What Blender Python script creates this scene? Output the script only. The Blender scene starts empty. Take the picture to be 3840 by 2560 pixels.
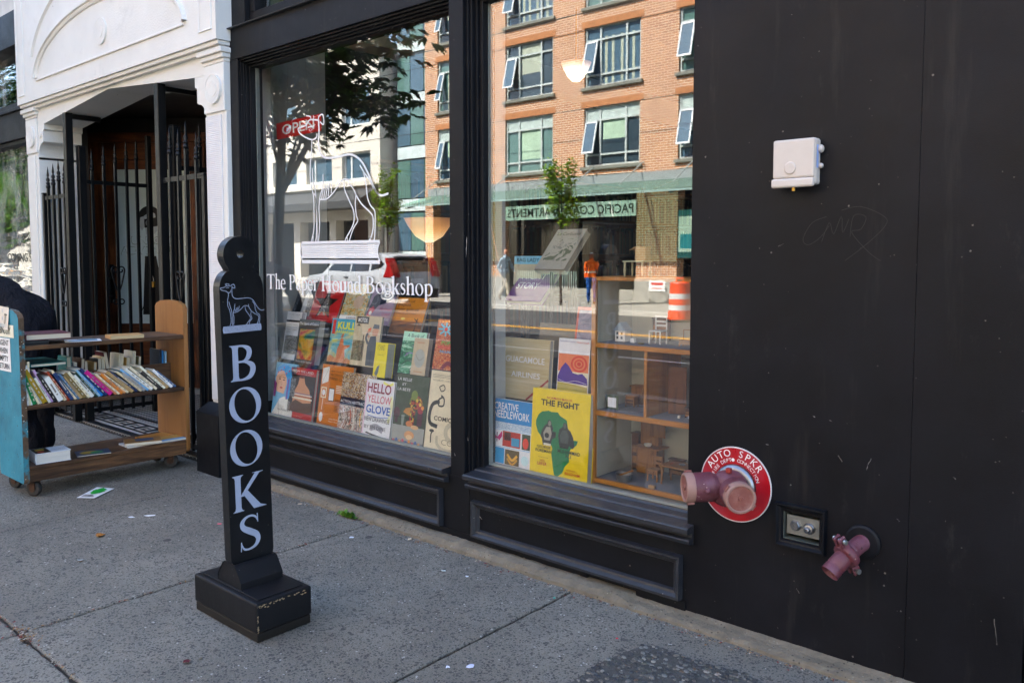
import bpy, math, random
from math import sin, cos, pi, radians as R
from mathutils import Vector, Matrix
from mathutils.geometry import tessellate_polygon
rnd = random.Random(7)
sc = bpy.context.scene
COL = sc.collection

# ------------------------------------------------------------------ camera
cam_d = bpy.data.cameras.new('camera'); cam = bpy.data.objects.new('camera', cam_d); COL.objects.link(cam)
cam.location = (0, -2.83, 1.42)
cam.rotation_euler = (R(90 - 3.68), 0, R(41.1))
cam_d.sensor_width = 36; cam_d.lens = 28.79; cam_d.shift_y = -0.0302
cam_d.clip_start = 0.05; cam_d.clip_end = 600
cam_d.dof.use_dof = True; cam_d.dof.focus_distance = 5.4; cam_d.dof.aperture_fstop = 9.0
sc.camera = cam
# ------------------------------------------------------------------ sky and sun
SUN_AZ = Vector((-0.42, 0.91, 0)).normalized(); SUN_EL = R(50)
wd = bpy.data.worlds.new('World'); sc.world = wd; wd.use_nodes = True
nt = wd.node_tree; nt.nodes.clear()
sky = nt.nodes.new('ShaderNodeTexSky'); sky.sky_type = 'NISHITA'; sky.sun_disc = False
sky.sun_elevation = SUN_EL; sky.sun_rotation = math.atan2(SUN_AZ.x, SUN_AZ.y)
sky.air_density = 1.0; sky.dust_density = 1.5; sky.ozone_density = 1.0
bg = nt.nodes.new('ShaderNodeBackground'); bg.inputs[1].default_value = 0.15
wo = nt.nodes.new('ShaderNodeOutputWorld')
nt.links.new(sky.outputs[0], bg.inputs[0]); nt.links.new(bg.outputs[0], wo.inputs[0])
sun_d = bpy.data.lights.new('sun', 'SUN'); sun_d.energy = 5.0; sun_d.angle = R(0.5); sun_d.color = (1, 0.95, 0.87)
sun = bpy.data.objects.new('sun', sun_d); COL.objects.link(sun)
sd = Vector((SUN_AZ.x * cos(SUN_EL), SUN_AZ.y * cos(SUN_EL), sin(SUN_EL)))
sun.rotation_euler = sd.to_track_quat('Z', 'Y').to_euler(); sun.location = (0, 20, 30)
sc.view_settings.view_transform = 'Standard'; sc.view_settings.look = 'None'
sc.view_settings.exposure = 2.7; sc.view_settings.gamma = 1.0
sc.view_settings.use_curve_mapping = False
sc.cycles.use_denoising = True
sc.cycles.max_bounces = 8; sc.cycles.diffuse_bounces = 3; sc.cycles.glossy_bounces = 3
sc.cycles.use_adaptive_sampling = True; sc.cycles.adaptive_threshold = .02
sc.cycles.transparent_max_bounces = 24
sc.cycles.sample_clamp_indirect = 4.0
sc.cycles.caustics_reflective = False; sc.cycles.caustics_refractive = False

# ------------------------------------------------------------------ materials
def lin(h):
    if not isinstance(h, str): return (*h[:3], 1)
    h = h.lstrip('#'); h = h if len(h) == 6 else ''.join(c * 2 for c in h); v = [int(h[i:i+2], 16) / 255 for i in (0, 2, 4)]
    return (*[c / 12.92 if c <= .04045 else ((c + .055) / 1.055) ** 2.4 for c in v], 1)
class NT:
    def __init__(s, name):
        s.m = bpy.data.materials.new(name); s.m.use_nodes = True; s.t = s.m.node_tree; s.t.nodes.clear()
        s.out = s.t.nodes.new('ShaderNodeOutputMaterial')
        s.geo = None; s.tc = None
    def n(s, k, **kw):
        x = s.t.nodes.new('ShaderNode' + k)
        for a, b in kw.items(): setattr(x, a, b)
        return x
    def l(s, a, b): s.t.links.new(a, b)
    def set(s, sock, v):
        if hasattr(v, 'is_output'): s.l(v, sock)
        else: sock.default_value = v
    def pos(s, scale=(1, 1, 1), obj=False):
        if obj:
            if not s.tc: s.tc = s.n('TexCoord')
            src = s.tc.outputs['Object']
        else:
            if not s.geo: s.geo = s.n('NewGeometry')
            src = s.geo.outputs['Position']
        mp = s.n('Mapping'); s.l(src, mp.inputs[0]); mp.inputs['Scale'].default_value = scale
        return mp.outputs[0]
    def noise(s, vec, scale, detail=4, rough=.55, dist=0):
        x = s.n('TexNoise'); s.l(vec, x.inputs['Vector']); x.inputs['Scale'].default_value = scale
        x.inputs['Detail'].default_value = detail; x.inputs['Roughness'].default_value = rough
        x.inputs['Distortion'].default_value = dist
        return x.outputs[0]
    def vor(s, vec, scale, feat='F1', out='Distance', rand=1):
        x = s.n('TexVoronoi', feature=feat); s.l(vec, x.inputs['Vector']); x.inputs['Scale'].default_value = scale
        x.inputs['Randomness'].default_value = rand
        return x.outputs[out]
    def ramp(s, f, stops, interp='LINEAR'):
        x = s.n('ValToRGB'); s.l(f, x.inputs[0]); e = x.color_ramp.elements; x.color_ramp.interpolation = interp
        while len(e) < len(stops): e.new(.5)
        for i, (p, c) in enumerate(stops):
            e[i].position = p; e[i].color = c if len(c) == 4 else (*c, 1)
        return x.outputs[0]
    def step(s, f, a, b):
        x = s.n('MapRange'); s.l(f, x.inputs[0]); x.inputs[1].default_value = a; x.inputs[2].default_value = b
        return x.outputs[0]
    def math(s, op, a, b=0, c=None):
        x = s.n('Math', operation=op); s.set(x.inputs[0], a); s.set(x.inputs[1], b)
        if c is not None: s.set(x.inputs[2], c)
        return x.outputs[0]
    def mix(s, f, a, b, blend='MIX'):
        x = s.n('MixRGB', blend_type=blend); s.set(x.inputs[0], f); s.set(x.inputs[1], a); s.set(x.inputs[2], b)
        return x.outputs[0]
    def bump(s, h, strength=.3, dist=.01):
        x = s.n('Bump'); s.l(h, x.inputs['Height']); x.inputs['Strength'].default_value = strength
        x.inputs['Distance'].default_value = dist
        return x.outputs[0]
    def bsdf(s, col, rough=.6, metal=0, spec=.5, normal=None, **kw):
        b = s.n('BsdfPrincipled'); s.set(b.inputs['Base Color'], col); s.set(b.inputs['Roughness'], rough)
        s.set(b.inputs['Metallic'], metal); s.set(b.inputs['Specular IOR Level'], spec)
        if normal is not None: s.l(normal, b.inputs['Normal'])
        for k, v in kw.items(): s.set(b.inputs[k], v)
        s.l(b.outputs[0], s.out.inputs[0]); return b
MC = {}
def mat(name, col, rough=.6, metal=0, var=.18, vs=5, bump=.0, bs=90, spec=.5, specks=None, obj=False, rv=.12, mottle=None):
    """painted / plain surface with uneven tone, uneven gloss, optional fine relief and specks"""
    if name in MC: return MC[name]
    N = NT(name); p = N.pos(obj=obj); c = lin(col)
    f = N.noise(p, vs, 5, .6)
    lo = tuple(v * (1 - var) for v in c[:3]); hi = tuple(min(1, v * (1 + var)) for v in c[:3])
    cc = N.ramp(f, [(.28, lo), (.72, hi)])
    if mottle:
        g = N.step(N.noise(p, mottle[1], 6, .65), mottle[2], mottle[3]); cc = N.mix(N.math('MULTIPLY', g, mottle[4] if len(mottle) > 4 else 1), cc, lin(mottle[0]))
    for sp in specks or []:
        col2, scale, thr = sp[:3]
        d = N.vor(p, scale); g = N.noise(p, scale * .21, 2)
        m = N.math('MULTIPLY', N.math('LESS_THAN', d, thr), N.math('GREATER_THAN', g, sp[3] if len(sp) > 3 else .55))
        cc = N.mix(m, cc, lin(col2))
    rr = N.math('ADD', rough - rv, N.math('MULTIPLY', N.noise(p, vs * 2.3, 4), rv * 2))
    nrm = N.bump(N.noise(p, bs, 5), bump, .01) if bump else None
    N.bsdf(cc, rr, metal, spec, nrm); MC[name] = N.m; return N.m
def wood(name, c1, c2, axis='x', scale=14, rough=.6, bump=.25, obj=True, c3=None):
    if name in MC: return MC[name]
    N = NT(name); sc_ = {'x': (.09, 1, 1), 'y': (1, .09, 1), 'z': (1, 1, .09)}[axis]
    p = N.pos(sc_, obj=obj)
    f = N.noise(p, scale, 6, .62, 1.6); g = N.noise(p, scale * 7, 4, .6, .3)
    h = N.math('ADD', N.math('MULTIPLY', f, .7), N.math('MULTIPLY', g, .3))
    cc = N.ramp(h, [(.32, lin(c1)), (.5, lin(c2)), (.66, lin(c3 or c2))])
    big = N.noise(N.pos(obj=obj), 3.1, 3); cc = N.mix(N.step(big, .35, .75), cc, lin(c1), 'MULTIPLY') if c3 else cc
    N.bsdf(cc, N.math('ADD', rough - .1, N.math('MULTIPLY', f, .2)), 0, .4, N.bump(h, bump, .004)); MC[name] = N.m; return N.m
def paper(h, rough=.38, spec=.4):
    """printed paper, cloth or card of one ink colour"""
    k = 'ink_' + (h if isinstance(h, str) else '%.3f_%.3f_%.3f' % tuple(h[:3])).lstrip('#')
    if k in MC: return MC[k]
    N = NT(k); c = [min(.88, v * 1.38) for v in lin(h)[:3]]; f = N.noise(N.pos(obj=True), 23, 3)
    cc = N.ramp(f, [(.25, tuple(v * .9 for v in c[:3])), (.75, tuple(min(1, v * 1.06) for v in c[:3]))])
    N.bsdf(cc, rough, 0, spec); MC[k] = N.m; return N.m
def emis(name, col, strength):
    if name in MC: return MC[name]
    N = NT(name); e = N.n('Emission'); e.inputs[0].default_value = lin(col); e.inputs[1].default_value = strength
    N.l(e.outputs[0], N.out.inputs[0]); MC[name] = N.m; return N.m
def glass(name, base=.1, tint=(.93, .97, .95), wave=0, wscale=(1, 1, 1), dirt_haze=0):
    if name in MC: return MC[name]
    N = NT(name); lw = N.n('LayerWeight'); lw.inputs[0].default_value = .5
    nrm = None
    if wave:
        nrm = N.bump(N.noise(N.pos(wscale), 1.0, 2, .4), wave, .02)
        N.l(nrm, lw.inputs['Normal'])
    fac = N.math('ADD', base, N.math('MULTIPLY', N.math('POWER', lw.outputs['Facing'], 4.2), 1 - base))
    gl = N.n('BsdfGlossy'); gl.inputs['Roughness'].default_value = 0; gl.inputs['Color'].default_value = (.97, .98, 1, 1)
    if nrm: N.l(nrm, gl.inputs['Normal'])
    tr = N.n('BsdfTransparent'); tr.inputs[0].default_value = (*tint, 1)
    mx = N.n('MixShader'); N.l(fac, mx.inputs[0]); N.l(tr.outputs[0], mx.inputs[1]); N.l(gl.outputs[0], mx.inputs[2])
    sh = mx.outputs[0]
    if dirt_haze:
        df = N.n('BsdfDiffuse'); df.inputs[0].default_value = (.6, .6, .58, 1)
        m2 = N.n('MixShader'); N.l(N.math('MULTIPLY', N.step(N.noise(N.pos((1, 1, .5)), 3.5, 6, .7), .45, .85), dirt_haze), m2.inputs[0])
        N.l(sh, m2.inputs[1]); N.l(df.outputs[0], m2.inputs[2]); sh = m2.outputs[0]
    N.l(sh, N.out.inputs[0]); MC[name] = N.m; return N.m

# ------------------------------------------------------------------ mesh building
class MB:
    def __init__(s): s.v = []; s.f = []; s.m = []; s.cur = 0
    def add(s, vs, fs, M=None):
        o = len(s.v)
        s.v += [tuple(M @ Vector(p)) for p in vs] if M is not None else [tuple(p) for p in vs]
        for f in fs: s.f.append([i + o for i in f]); s.m.append(s.cur)
        return s
    def box(s, x0, x1, y0, y1, z0, z1, M=None):
        vs = [(x, y, z) for z in (z0, z1) for y in (y0, y1) for x in (x0, x1)]
        return s.add(vs, [(0, 2, 3, 1), (4, 5, 7, 6), (0, 1, 5, 4), (2, 6, 7, 3), (0, 4, 6, 2), (1, 3, 7, 5)], M)
    def cbox(s, x0, x1, y0, y1, z0, z1, b=.004, M=None):
        """box with chamfered edges"""
        X = (x0, x1); Y = (y0, y1); Z = (z0, z1); vs = []; idx = {}
        for i in (0, 1):
            for j in (0, 1):
                for k in (0, 1):
                    sx, sy, sz = (1, -1)[i] * b, (1, -1)[j] * b, (1, -1)[k] * b
                    for a, d in enumerate(((0, sy, sz), (sx, 0, sz), (sx, sy, 0))):
                        idx[i, j, k, a] = len(vs); vs.append((X[i] + d[0], Y[j] + d[1], Z[k] + d[2]))
        fs = []
        for i in (0, 1): fs.append([idx[i, j, k, 0] for j, k in ((0, 0), (1, 0), (1, 1), (0, 1))][::1 if i else -1])
        for j in (0, 1): fs.append([idx[i, j, k, 1] for i, k in ((0, 0), (1, 0), (1, 1), (0, 1))][::-1 if j else 1])
        for k in (0, 1): fs.append([idx[i, j, k, 2] for i, j in ((0, 0), (1, 0), (1, 1), (0, 1))][::1 if k else -1])
        for i in (0, 1):
            for j in (0, 1): fs.append([idx[i, j, 0, 0], idx[i, j, 1, 0], idx[i, j, 1, 1], idx[i, j, 0, 1]][::1 if i != j else -1])
            for k in (0, 1): fs.append([idx[i, 0, k, 0], idx[i, 1, k, 0], idx[i, 1, k, 2], idx[i, 0, k, 2]][::-1 if i != k else 1])
        for j in (0, 1):
            for k in (0, 1): fs.append([idx[0, j, k, 1], idx[1, j, k, 1], idx[1, j, k, 2], idx[0, j, k, 2]][::1 if j != k else -1])
        for i in (0, 1):
            for j in (0, 1):
                for k in (0, 1): fs.append([idx[i, j, k, 0], idx[i, j, k, 1], idx[i, j, k, 2]][::1 if (i + j + k) % 2 else -1])
        return s.add(vs, fs, M)
    def prism(s, pts, a0, a1, axis='y', M=None):
        """extrude a 2-D outline along an axis (outline axes: the other two, in x,y,z order)"""
        n = len(pts)
        def P(p, a): return {'x': (a, p[0], p[1]), 'y': (p[0], a, p[1]), 'z': (p[0], p[1], a)}[axis]
        vs = [P(p, a0) for p in pts] + [P(p, a1) for p in pts]
        tri = tessellate_polygon([[Vector((*p, 0)) for p in pts]])
        fs = [list(t) for t in tri] + [[i + n for i in reversed(t)] for t in tri]
        fs += [(i, (i + 1) % n, (i + 1) % n + n, i + n) for i in range(n)]
        return s.add(vs, fs, M)
    def plate(s, loops, y=0, axis='y', M=None):
        """flat filled outline with holes; loops in the plane's two axes"""
        tri = tessellate_polygon([[Vector((*p, 0)) for p in lp] for lp in loops])
        def P(p): return {'x': (y, p[0], p[1]), 'y': (p[0], y, p[1]), 'z': (p[0], p[1], y)}[axis]
        return s.add([P(p) for lp in loops for p in lp], [list(t) for t in tri], M)
    def tube(s, pts, r, n=8, M=None, cap=True):
        pts = [Vector(p) for p in pts]; rs = r if isinstance(r, (list, tuple)) else [r] * len(pts)
        vs = []; up = None
        for i, p in enumerate(pts):
            d = (pts[min(i + 1, len(pts) - 1)] - pts[max(i - 1, 0)]).normalized()
            if up is None:
                up = Vector((0, 0, 1)) if abs(d.z) < .9 else Vector((1, 0, 0))
            a = d.cross(up).normalized(); up = a.cross(d).normalized()
            vs += [tuple(p + (a * cos(2 * pi * k / n) + up * sin(2 * pi * k / n)) * rs[i]) for k in range(n)]
        fs = [(i * n + k, i * n + (k + 1) % n, (i + 1) * n + (k + 1) % n, (i + 1) * n + k) for i in range(len(pts) - 1) for k in range(n)]
        if cap: fs += [list(range(n)), list(range((len(pts) - 1) * n, len(pts) * n))[::-1]]
        return s.add(vs, fs, M)
    def bar(s, p, q, w, d=None, M=None):
        """square bar from p to q"""
        p, q = Vector(p), Vector(q); a = (q - p).normalized(); up = Vector((0, 0, 1)) if abs(a.z) < .9 else Vector((0, 1, 0))
        u = a.cross(up).normalized(); v = u.cross(a).normalized(); d = d or w
        vs = [b + u * i * w / 2 + v * j * d / 2 for b in (p, q) for i, j in ((-1, -1), (1, -1), (1, 1), (-1, 1))]
        return s.add(vs, [(0, 1, 2, 3), (7, 6, 5, 4), (0, 4, 5, 1), (1, 5, 6, 2), (2, 6, 7, 3), (3, 7, 4, 0)], M)
    def lathe(s, prof, n=16, M=None, cap=True):
        """profile (r, h) turned round z"""
        vs = [(r * cos(2 * pi * k / n), r * sin(2 * pi * k / n), h) for r, h in prof for k in range(n)]
        fs = [(i * n + k, i * n + (k + 1) % n, (i + 1) * n + (k + 1) % n, (i + 1) * n + k) for i in range(len(prof) - 1) for k in range(n)]
        if cap and prof[0][0] > 1e-5: fs.append(list(range(n))[::-1])
        if cap and prof[-1][0] > 1e-5: fs.append(list(range((len(prof) - 1) * n, len(prof) * n)))
        return s.add(vs, fs, M)
    def ribbon(s, pts, w, y=0, axis='y', sm=4, M=None):
        """flat stroke of width w (or a list of widths) along smoothed points"""
        ws = w if isinstance(w, (list, tuple)) else [w] * len(pts)
        P = [Vector((*p, ww)) for p, ww in zip(pts, ws)]
        if sm and len(P) > 2:
            o = []
            for i in range(len(P) - 1):
                a, b, c, d = P[max(i - 1, 0)], P[i], P[i + 1], P[min(i + 2, len(P) - 1)]
                for k in range(sm):
                    t = k / sm; o.append(.5 * (2 * b + (c - a) * t + (2 * a - 5 * b + 4 * c - d) * t * t + (3 * b - a - 3 * c + d) * t ** 3))
            P = o + [P[-1]]
        L = []; Rr = []
        for i, p in enumerate(P):
            d = P[min(i + 1, len(P) - 1)] - P[max(i - 1, 0)]; n = Vector((-d.y, d.x)); n = n.normalized() if n.length > 1e-9 else Vector((0, 1))
            L.append((p.x + n.x * p.z / 2, p.y + n.y * p.z / 2)); Rr.append((p.x - n.x * p.z / 2, p.y - n.y * p.z / 2))
        n = len(P)
        def Q(p): return {'x': (y, p[0], p[1]), 'y': (p[0], y, p[1]), 'z': (p[0], p[1], y)}[axis]
        return s.add([Q(p) for p in L + Rr], [(i, i + 1, i + 1 + n, i + n) for i in range(n - 1)], M)
def wm(o):
    return (wm(o.parent) if o.parent else Matrix()) @ o.matrix_basis
def obj(name, mb, mats, parent=None, w=False, smooth=False, bevel=0, loc=None, rot=None, kind=None):
    me = bpy.data.meshes.new(name)
    vs = mb.v
    if w and parent is not None:
        I = wm(parent).inverted(); vs = [tuple(I @ Vector(v)) for v in vs]
    me.from_pydata(vs, [], mb.f)
    for m in (mats if isinstance(mats, (list, tuple)) else [mats]): me.materials.append(m)
    if any(mb.m): me.polygons.foreach_set('material_index', mb.m)
    if smooth: me.polygons.foreach_set('use_smooth', [True] * len(me.polygons))
    me.update()
    o = bpy.data.objects.new(name, me); COL.objects.link(o)
    if parent is not None: o.parent = parent
    if loc: o.location = loc
    if rot: o.rotation_euler = rot
    if kind: o['kind'] = kind
    if bevel:
        b = o.modifiers.new('bevel', 'BEVEL'); b.width = bevel; b.segments = 2; b.limit_method = 'ANGLE'; b.angle_limit = R(40)
    return o
def smooth_by_angle(o, a=40):
    o.data.polygons.foreach_set('use_smooth', [True] * len(o.data.polygons))
    o.data.set_sharp_from_angle(angle=R(a)); return o
def tag(o, label, cat, group=None):
    o['label'] = label; o['category'] = cat
    if group: o['group'] = group
    return o
def thing(name, label, cat, loc=(0, 0, 0), rot=(0, 0, 0), group=None):
    o = bpy.data.objects.new(name, None); COL.objects.link(o); o.location = loc; o.rotation_euler = rot
    o.empty_display_size = .1
    return tag(o, label, cat, group)
def struct(name, mb, m, parent=None, **k):
    o = obj(name, mb, m, parent, **k)
    if parent is None: o['kind'] = 'structure'
    return o
TEXTS = []
def text(s, name, m, parent, M, w=None, h=None, align='C', bold=0, shear=0, depth=0.0):
    """flat lettering; M puts the text plane (x right, y up, z out) in the parent's frame; fitted to w x h"""
    cu = bpy.data.curves.new(name, 'FONT'); cu.body = s; cu.fill_mode = 'FRONT'; cu.offset = bold; cu.shear = shear
    cu.resolution_u = 3; cu.align_x = 'CENTER'; cu.extrude = 0
    o = bpy.data.objects.new(name + '_src', cu); COL.objects.link(o)
    TEXTS.append((o, name, m, parent, M, w, h, align)); return o
def finish_texts():
    dg = bpy.context.evaluated_depsgraph_get(); dg.update()
    for o, name, m, parent, M, w, h, align in TEXTS:
        me = bpy.data.meshes.new_from_object(o.evaluated_get(dg)); me.name = name
        if len(me.vertices):
            xs = [v.co.x for v in me.vertices]; ys = [v.co.y for v in me.vertices]
            x0, x1, y0, y1 = min(xs), max(xs), min(ys), max(ys)
            sx = w / (x1 - x0) if w else None; sy = h / (y1 - y0) if h else None
            sx = sx or sy; sy = sy or sx
            ox = {'C': (x0 + x1) / 2, 'L': x0, 'R': x1}[align]
            for v in me.vertices: v.co = ((v.co.x - ox) * sx, (v.co.y - y0) * sy, 0)
        me.materials.clear(); me.materials.append(m)
        n = bpy.data.objects.new(name, me); COL.objects.link(n); n.parent = parent; n.matrix_basis = M
    for t in TEXTS: bpy.data.objects.remove(t[0], do_unlink=True)
def frame_xz(x, y, z, flip=False):
    """plane facing -y (flip: facing +y)"""
    if flip: return Matrix(((-1, 0, 0, x), (0, 0, 1, y), (0, 1, 0, z), (0, 0, 0, 1)))
    return Matrix(((1, 0, 0, x), (0, 0, -1, y), (0, 1, 0, z), (0, 0, 0, 1)))
def circle(cx, cy, rx, ry=None, n=24, a0=0, a1=2 * pi):
    ry = ry or rx; full = abs(a1 - a0 - 2 * pi) < 1e-6
    return [(cx + rx * cos(a0 + (a1 - a0) * k / (n if full else n - 1)), cy + ry * sin(a0 + (a1 - a0) * k / (n if full else n - 1))) for k in range(n)]
def copy_tree(o, parent=None):
    c = o.copy(); COL.objects.link(c); c.parent = parent
    for ch in list(o.children): copy_tree(ch, c)
    return c
ORD = 'first second third fourth fifth sixth seventh eighth ninth tenth eleventh twelfth thirteenth fourteenth fifteenth sixteenth seventeenth eighteenth nineteenth twentieth'.split()
for t_ in ('twenty', 'thirty', 'forty'): ORD += [t_ + '-' + ORD[k] for k in range(9)] + [{'twenty': 'thirtieth', 'thirty': 'fortieth', 'forty': 'fiftieth'}[t_]]
# ------------------------------------------------------------------ shared materials
def black_paint(name, col='#0f1116', rough=.5, streak=True):
    if name in MC: return MC[name]
    N = NT(name); p = N.pos()
    c = lin(col); f = N.noise(p, 2.2, 6, .6)
    cc = N.ramp(f, [(.3, tuple(v * .6 for v in c[:3])), (.7, tuple(v * 1.5 for v in c[:3]))])
    smd = N.step(N.noise(N.pos((1, 1, 1.6)), 1.5, 7, .7), .56, .74); cc = N.mix(N.math('MULTIPLY', smd, .5), cc, lin('#08090c'))
    dst = N.step(N.noise(N.pos((1.2, 1.2, .12)), 7, 6, .7), .58, .82); cc = N.mix(N.math('MULTIPLY', dst, .10), cc, lin('#7a7468'))
    scuff = N.step(N.noise(N.pos((1, 1, .35)), 9, 8, .75), .60, .80)
    cc = N.mix(N.math('MULTIPLY', scuff, .16), cc, lin('#6a675f'))
    d = N.vor(p, 34); g = N.noise(p, 7.3, 3)
    spk = N.math('MULTIPLY', N.math('LESS_THAN', d, .075), N.math('GREATER_THAN', g, .56))
    d2 = N.vor(p, 13); spk2 = N.math('MULTIPLY', N.math('LESS_THAN', d2, .045), N.math('GREATER_THAN', N.noise(p, 3.3, 2), .5))
    cc = N.mix(N.math('MULTIPLY', spk, .28), cc, lin('#8f8a80')); cc = N.mix(N.math('MULTIPLY', spk2, .36), cc, lin('#a8a49a'))
    h = N.math('ADD', N.math('MULTIPLY', N.noise(N.pos((1, 1, .25)), 60, 4, .6), .5), N.math('MULTIPLY', N.noise(p, 320, 3), .5))
    rr = N.math('ADD', rough - .2, N.math('MULTIPLY', N.noise(p, 3, 7, .7), .42))
    N.bsdf(cc, rr, 0, .19, N.bump(h, .16, .006)); MC[name] = N.m; return N.m
BLACK = black_paint('black_painted_wood')
WALLB = black_paint('black_painted_board', '#111217', .46)
WHITE = mat('white_painted_stucco', '#dededa', .7, var=.05, vs=3, bump=.25, bs=70, mottle=('#9c9a96', 2.2, .6, .82, .5), specks=[('#8b8a86', 9, .05, .6)])
def concrete():
    N = NT('sidewalk_concrete'); p = N.pos()
    big = N.noise(p, 1.3, 5, .6); mid = N.noise(p, 9, 6, .7); fine = N.noise(p, 160, 4, .7)
    cc = N.ramp(big, [(.3, lin('#6f6a5f')), (.55, lin('#858073')), (.75, lin('#979285'))])
    cc = N.mix(N.math('MULTIPLY', N.step(mid, .45, .75), .55), cc, lin('#64625e'))
    cc = N.mix(N.math('MULTIPLY', N.step(fine, .42, .7), .6), cc, lin('#4b4b4b'))
    cc = N.mix(N.math('MULTIPLY', N.step(N.noise(p, 420, 2), .6, .72), .6), cc, lin('#c3c1bb'))
    for scl, thr, col, gs in ((58, .30, '#363635', .50), (36, .26, '#3c3c3a', .55), (95, .36, '#3a3a3a', .44), (19, .2, '#444441', .58), (50, .2, '#c9c6bc', .6)):
        d = N.vor(p, scl); g = N.noise(p, scl * .3, 2)
        cc = N.mix(N.math('MULTIPLY', N.math('MULTIPLY', N.math('LESS_THAN', d, thr), N.math('GREATER_THAN', g, gs)), .72), cc, lin(col))
    gum = N.vor(p, 2.6); gm = N.math('MULTIPLY', N.math('LESS_THAN', gum, .055), N.math('GREATER_THAN', N.noise(p, 1.1, 2), .46)); cc = N.mix(N.math('MULTIPLY', gm, .7), cc, lin('#2f2f30'))
    wash = N.step(N.noise(N.pos((1, .5, 1)), .9, 6, .65), .5, .72); cc = N.mix(N.math('MULTIPLY', wash, .4), cc, lin('#4d4a44'))
    stain = N.step(N.noise(p, 3.1, 4, .6), .63, .78); cc = N.mix(N.math('MULTIPLY', stain, .45), cc, lin('#47443f'))
    h = N.math('ADD', N.math('MULTIPLY', fine, .6), N.math('MULTIPLY', N.noise(p, 50, 4), .4))
    N.bsdf(cc, .82, 0, .35, N.bump(h, .35, .006)); return N.m
CONC = concrete()
def concrete_far(name, a, b, scale=1.2):
    N = NT(name); p = N.pos()
    cc = N.ramp(N.noise(p, scale, 6, .65), [(.3, lin(a)), (.7, lin(b))])
    cc = N.mix(N.math('MULTIPLY', N.step(N.noise(p, 30, 4), .45, .7), .3), cc, lin(a))
    N.bsdf(cc, .85, 0, .3, N.bump(N.noise(p, 90, 4), .3, .01)); return N.m
ASPH = concrete_far('asphalt', '#3f3f40', '#565552')
FARWALK = concrete_far('far_walk_concrete', '#8a867c', '#a09c92')
DIRT = mat('joint_dirt', '#3a3128', .95, var=.4, vs=40, bump=.6, bs=150)
TANC = mat('foundation_concrete', '#756c5c', .9, var=.25, vs=16, bump=.8, bs=70, specks=[('#4d463b', 60, .22, .5), ('#8a8474', 75, .2, .56)], mottle=('#55503f', 5, .55, .75, .6))

# ------------------------------------------------------------------ ground
g = MB().box(-70, 60, -60, 40, -.6, -.14); struct('ground', g, mat('earth', '#4a453e', .95))
rd = MB().box(-70, 60, -15.5, -4.2, -.135, -.12); struct('road', rd, ASPH)
for yy in (-10.78, -10.95):
    m = MB().box(-70, 60, yy - .05, yy + .05, -.117, -.1165); struct('road_marking', m, mat('yellow_road_paint', '#d99a1c', .7, var=.3, vs=12))
mr = MB().box(-70, 60, -7.66, -7.55, -.117, -.1165); struct('road_marking', mr, mat('white_road_paint', '#d8d6d0', .7, var=.2, vs=12))
struct('far_sidewalk', MB().box(-70, 60, -20.2, -15.7, -.3, 0), FARWALK)
struct('far_kerb', MB().box(-70, 60, -15.7, -15.48, -.3, .004), mat('kerb_stone', '#b5b1a7', .85, var=.15))
struct('near_kerb', MB().box(-70, 60, -4.22, -4.02, -.3, .004), mat('near_kerb_stone', '#8f8c86', .85, var=.15))
sw = struct('sidewalk', MB().box(-70, 60, -4.02, .2, -.3, -.012), DIRT)
xs = [-2.056 - 1.3445 * k for k in range(-4, 9)]; xs = sorted(xs); ys = [-4.016, -1.781, -.006]
def slab(x0, x1, y0, y1, seed):
    """a cast slab: edges wander a little and are rounded, with chips"""
    r = random.Random(seed); G = .006; mb = MB(); pts = []
    def edge(a, b, n, nx, ny):
        o = []
        for k in range(n):
            t = k / n; j = r.uniform(-.0025, .0025) - (r.random() < .06) * r.uniform(.004, .011)
            o.append((a[0] + (b[0] - a[0]) * t + nx * j, a[1] + (b[1] - a[1]) * t + ny * j))
        return o
    A, B, C_, D = (x0 + G, y0 + G), (x1 - G, y0 + G), (x1 - G, y1 - G), (x0 + G, y1 - G)
    pts = edge(A, B, 44, 0, -1) + edge(B, C_, 52, 1, 0) + edge(C_, D, 44, 0, 1) + edge(D, A, 52, -1, 0)
    cx, cy = (x0 + x1) / 2, (y0 + y1) / 2; n = len(pts); dz = r.uniform(-.003, 0)
    def ins(p, d): return (p[0] + (d if p[0] < cx else -d) * (abs(p[0] - cx) > (x1 - x0) / 2 - .03), p[1] + (d if p[1] < cy else -d) * (abs(p[1] - cy) > (y1 - y0) / 2 - .03))
    top = [(*ins(p, .006), dz) for p in pts]; mid = [(*p, dz - .005) for p in pts]; bot = [(*p, -.05) for p in pts]
    mb.add(top + mid + bot, [list(range(n))] + [(k + i * n, k + (i + 1) * n, (k + 1) % n + (i + 1) * n, (k + 1) % n + i * n) for i in (0, 1) for k in range(n)])
    return mb
for i in range(len(xs) - 1):
    for j in range(2): obj('paving_slab', slab(xs[i], xs[i + 1], ys[j], ys[j + 1], i * 7 + j), CONC, sw)
for i in range(6): obj('paving_slab', slab(xs[0] - 1.3445 * (i + 1), xs[0] - 1.3445 * i, ys[i % 1], ys[2], i + 90), CONC, sw)
# hairline crack along the joint's continuation and dirt in the joints is the slab bed below

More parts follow.
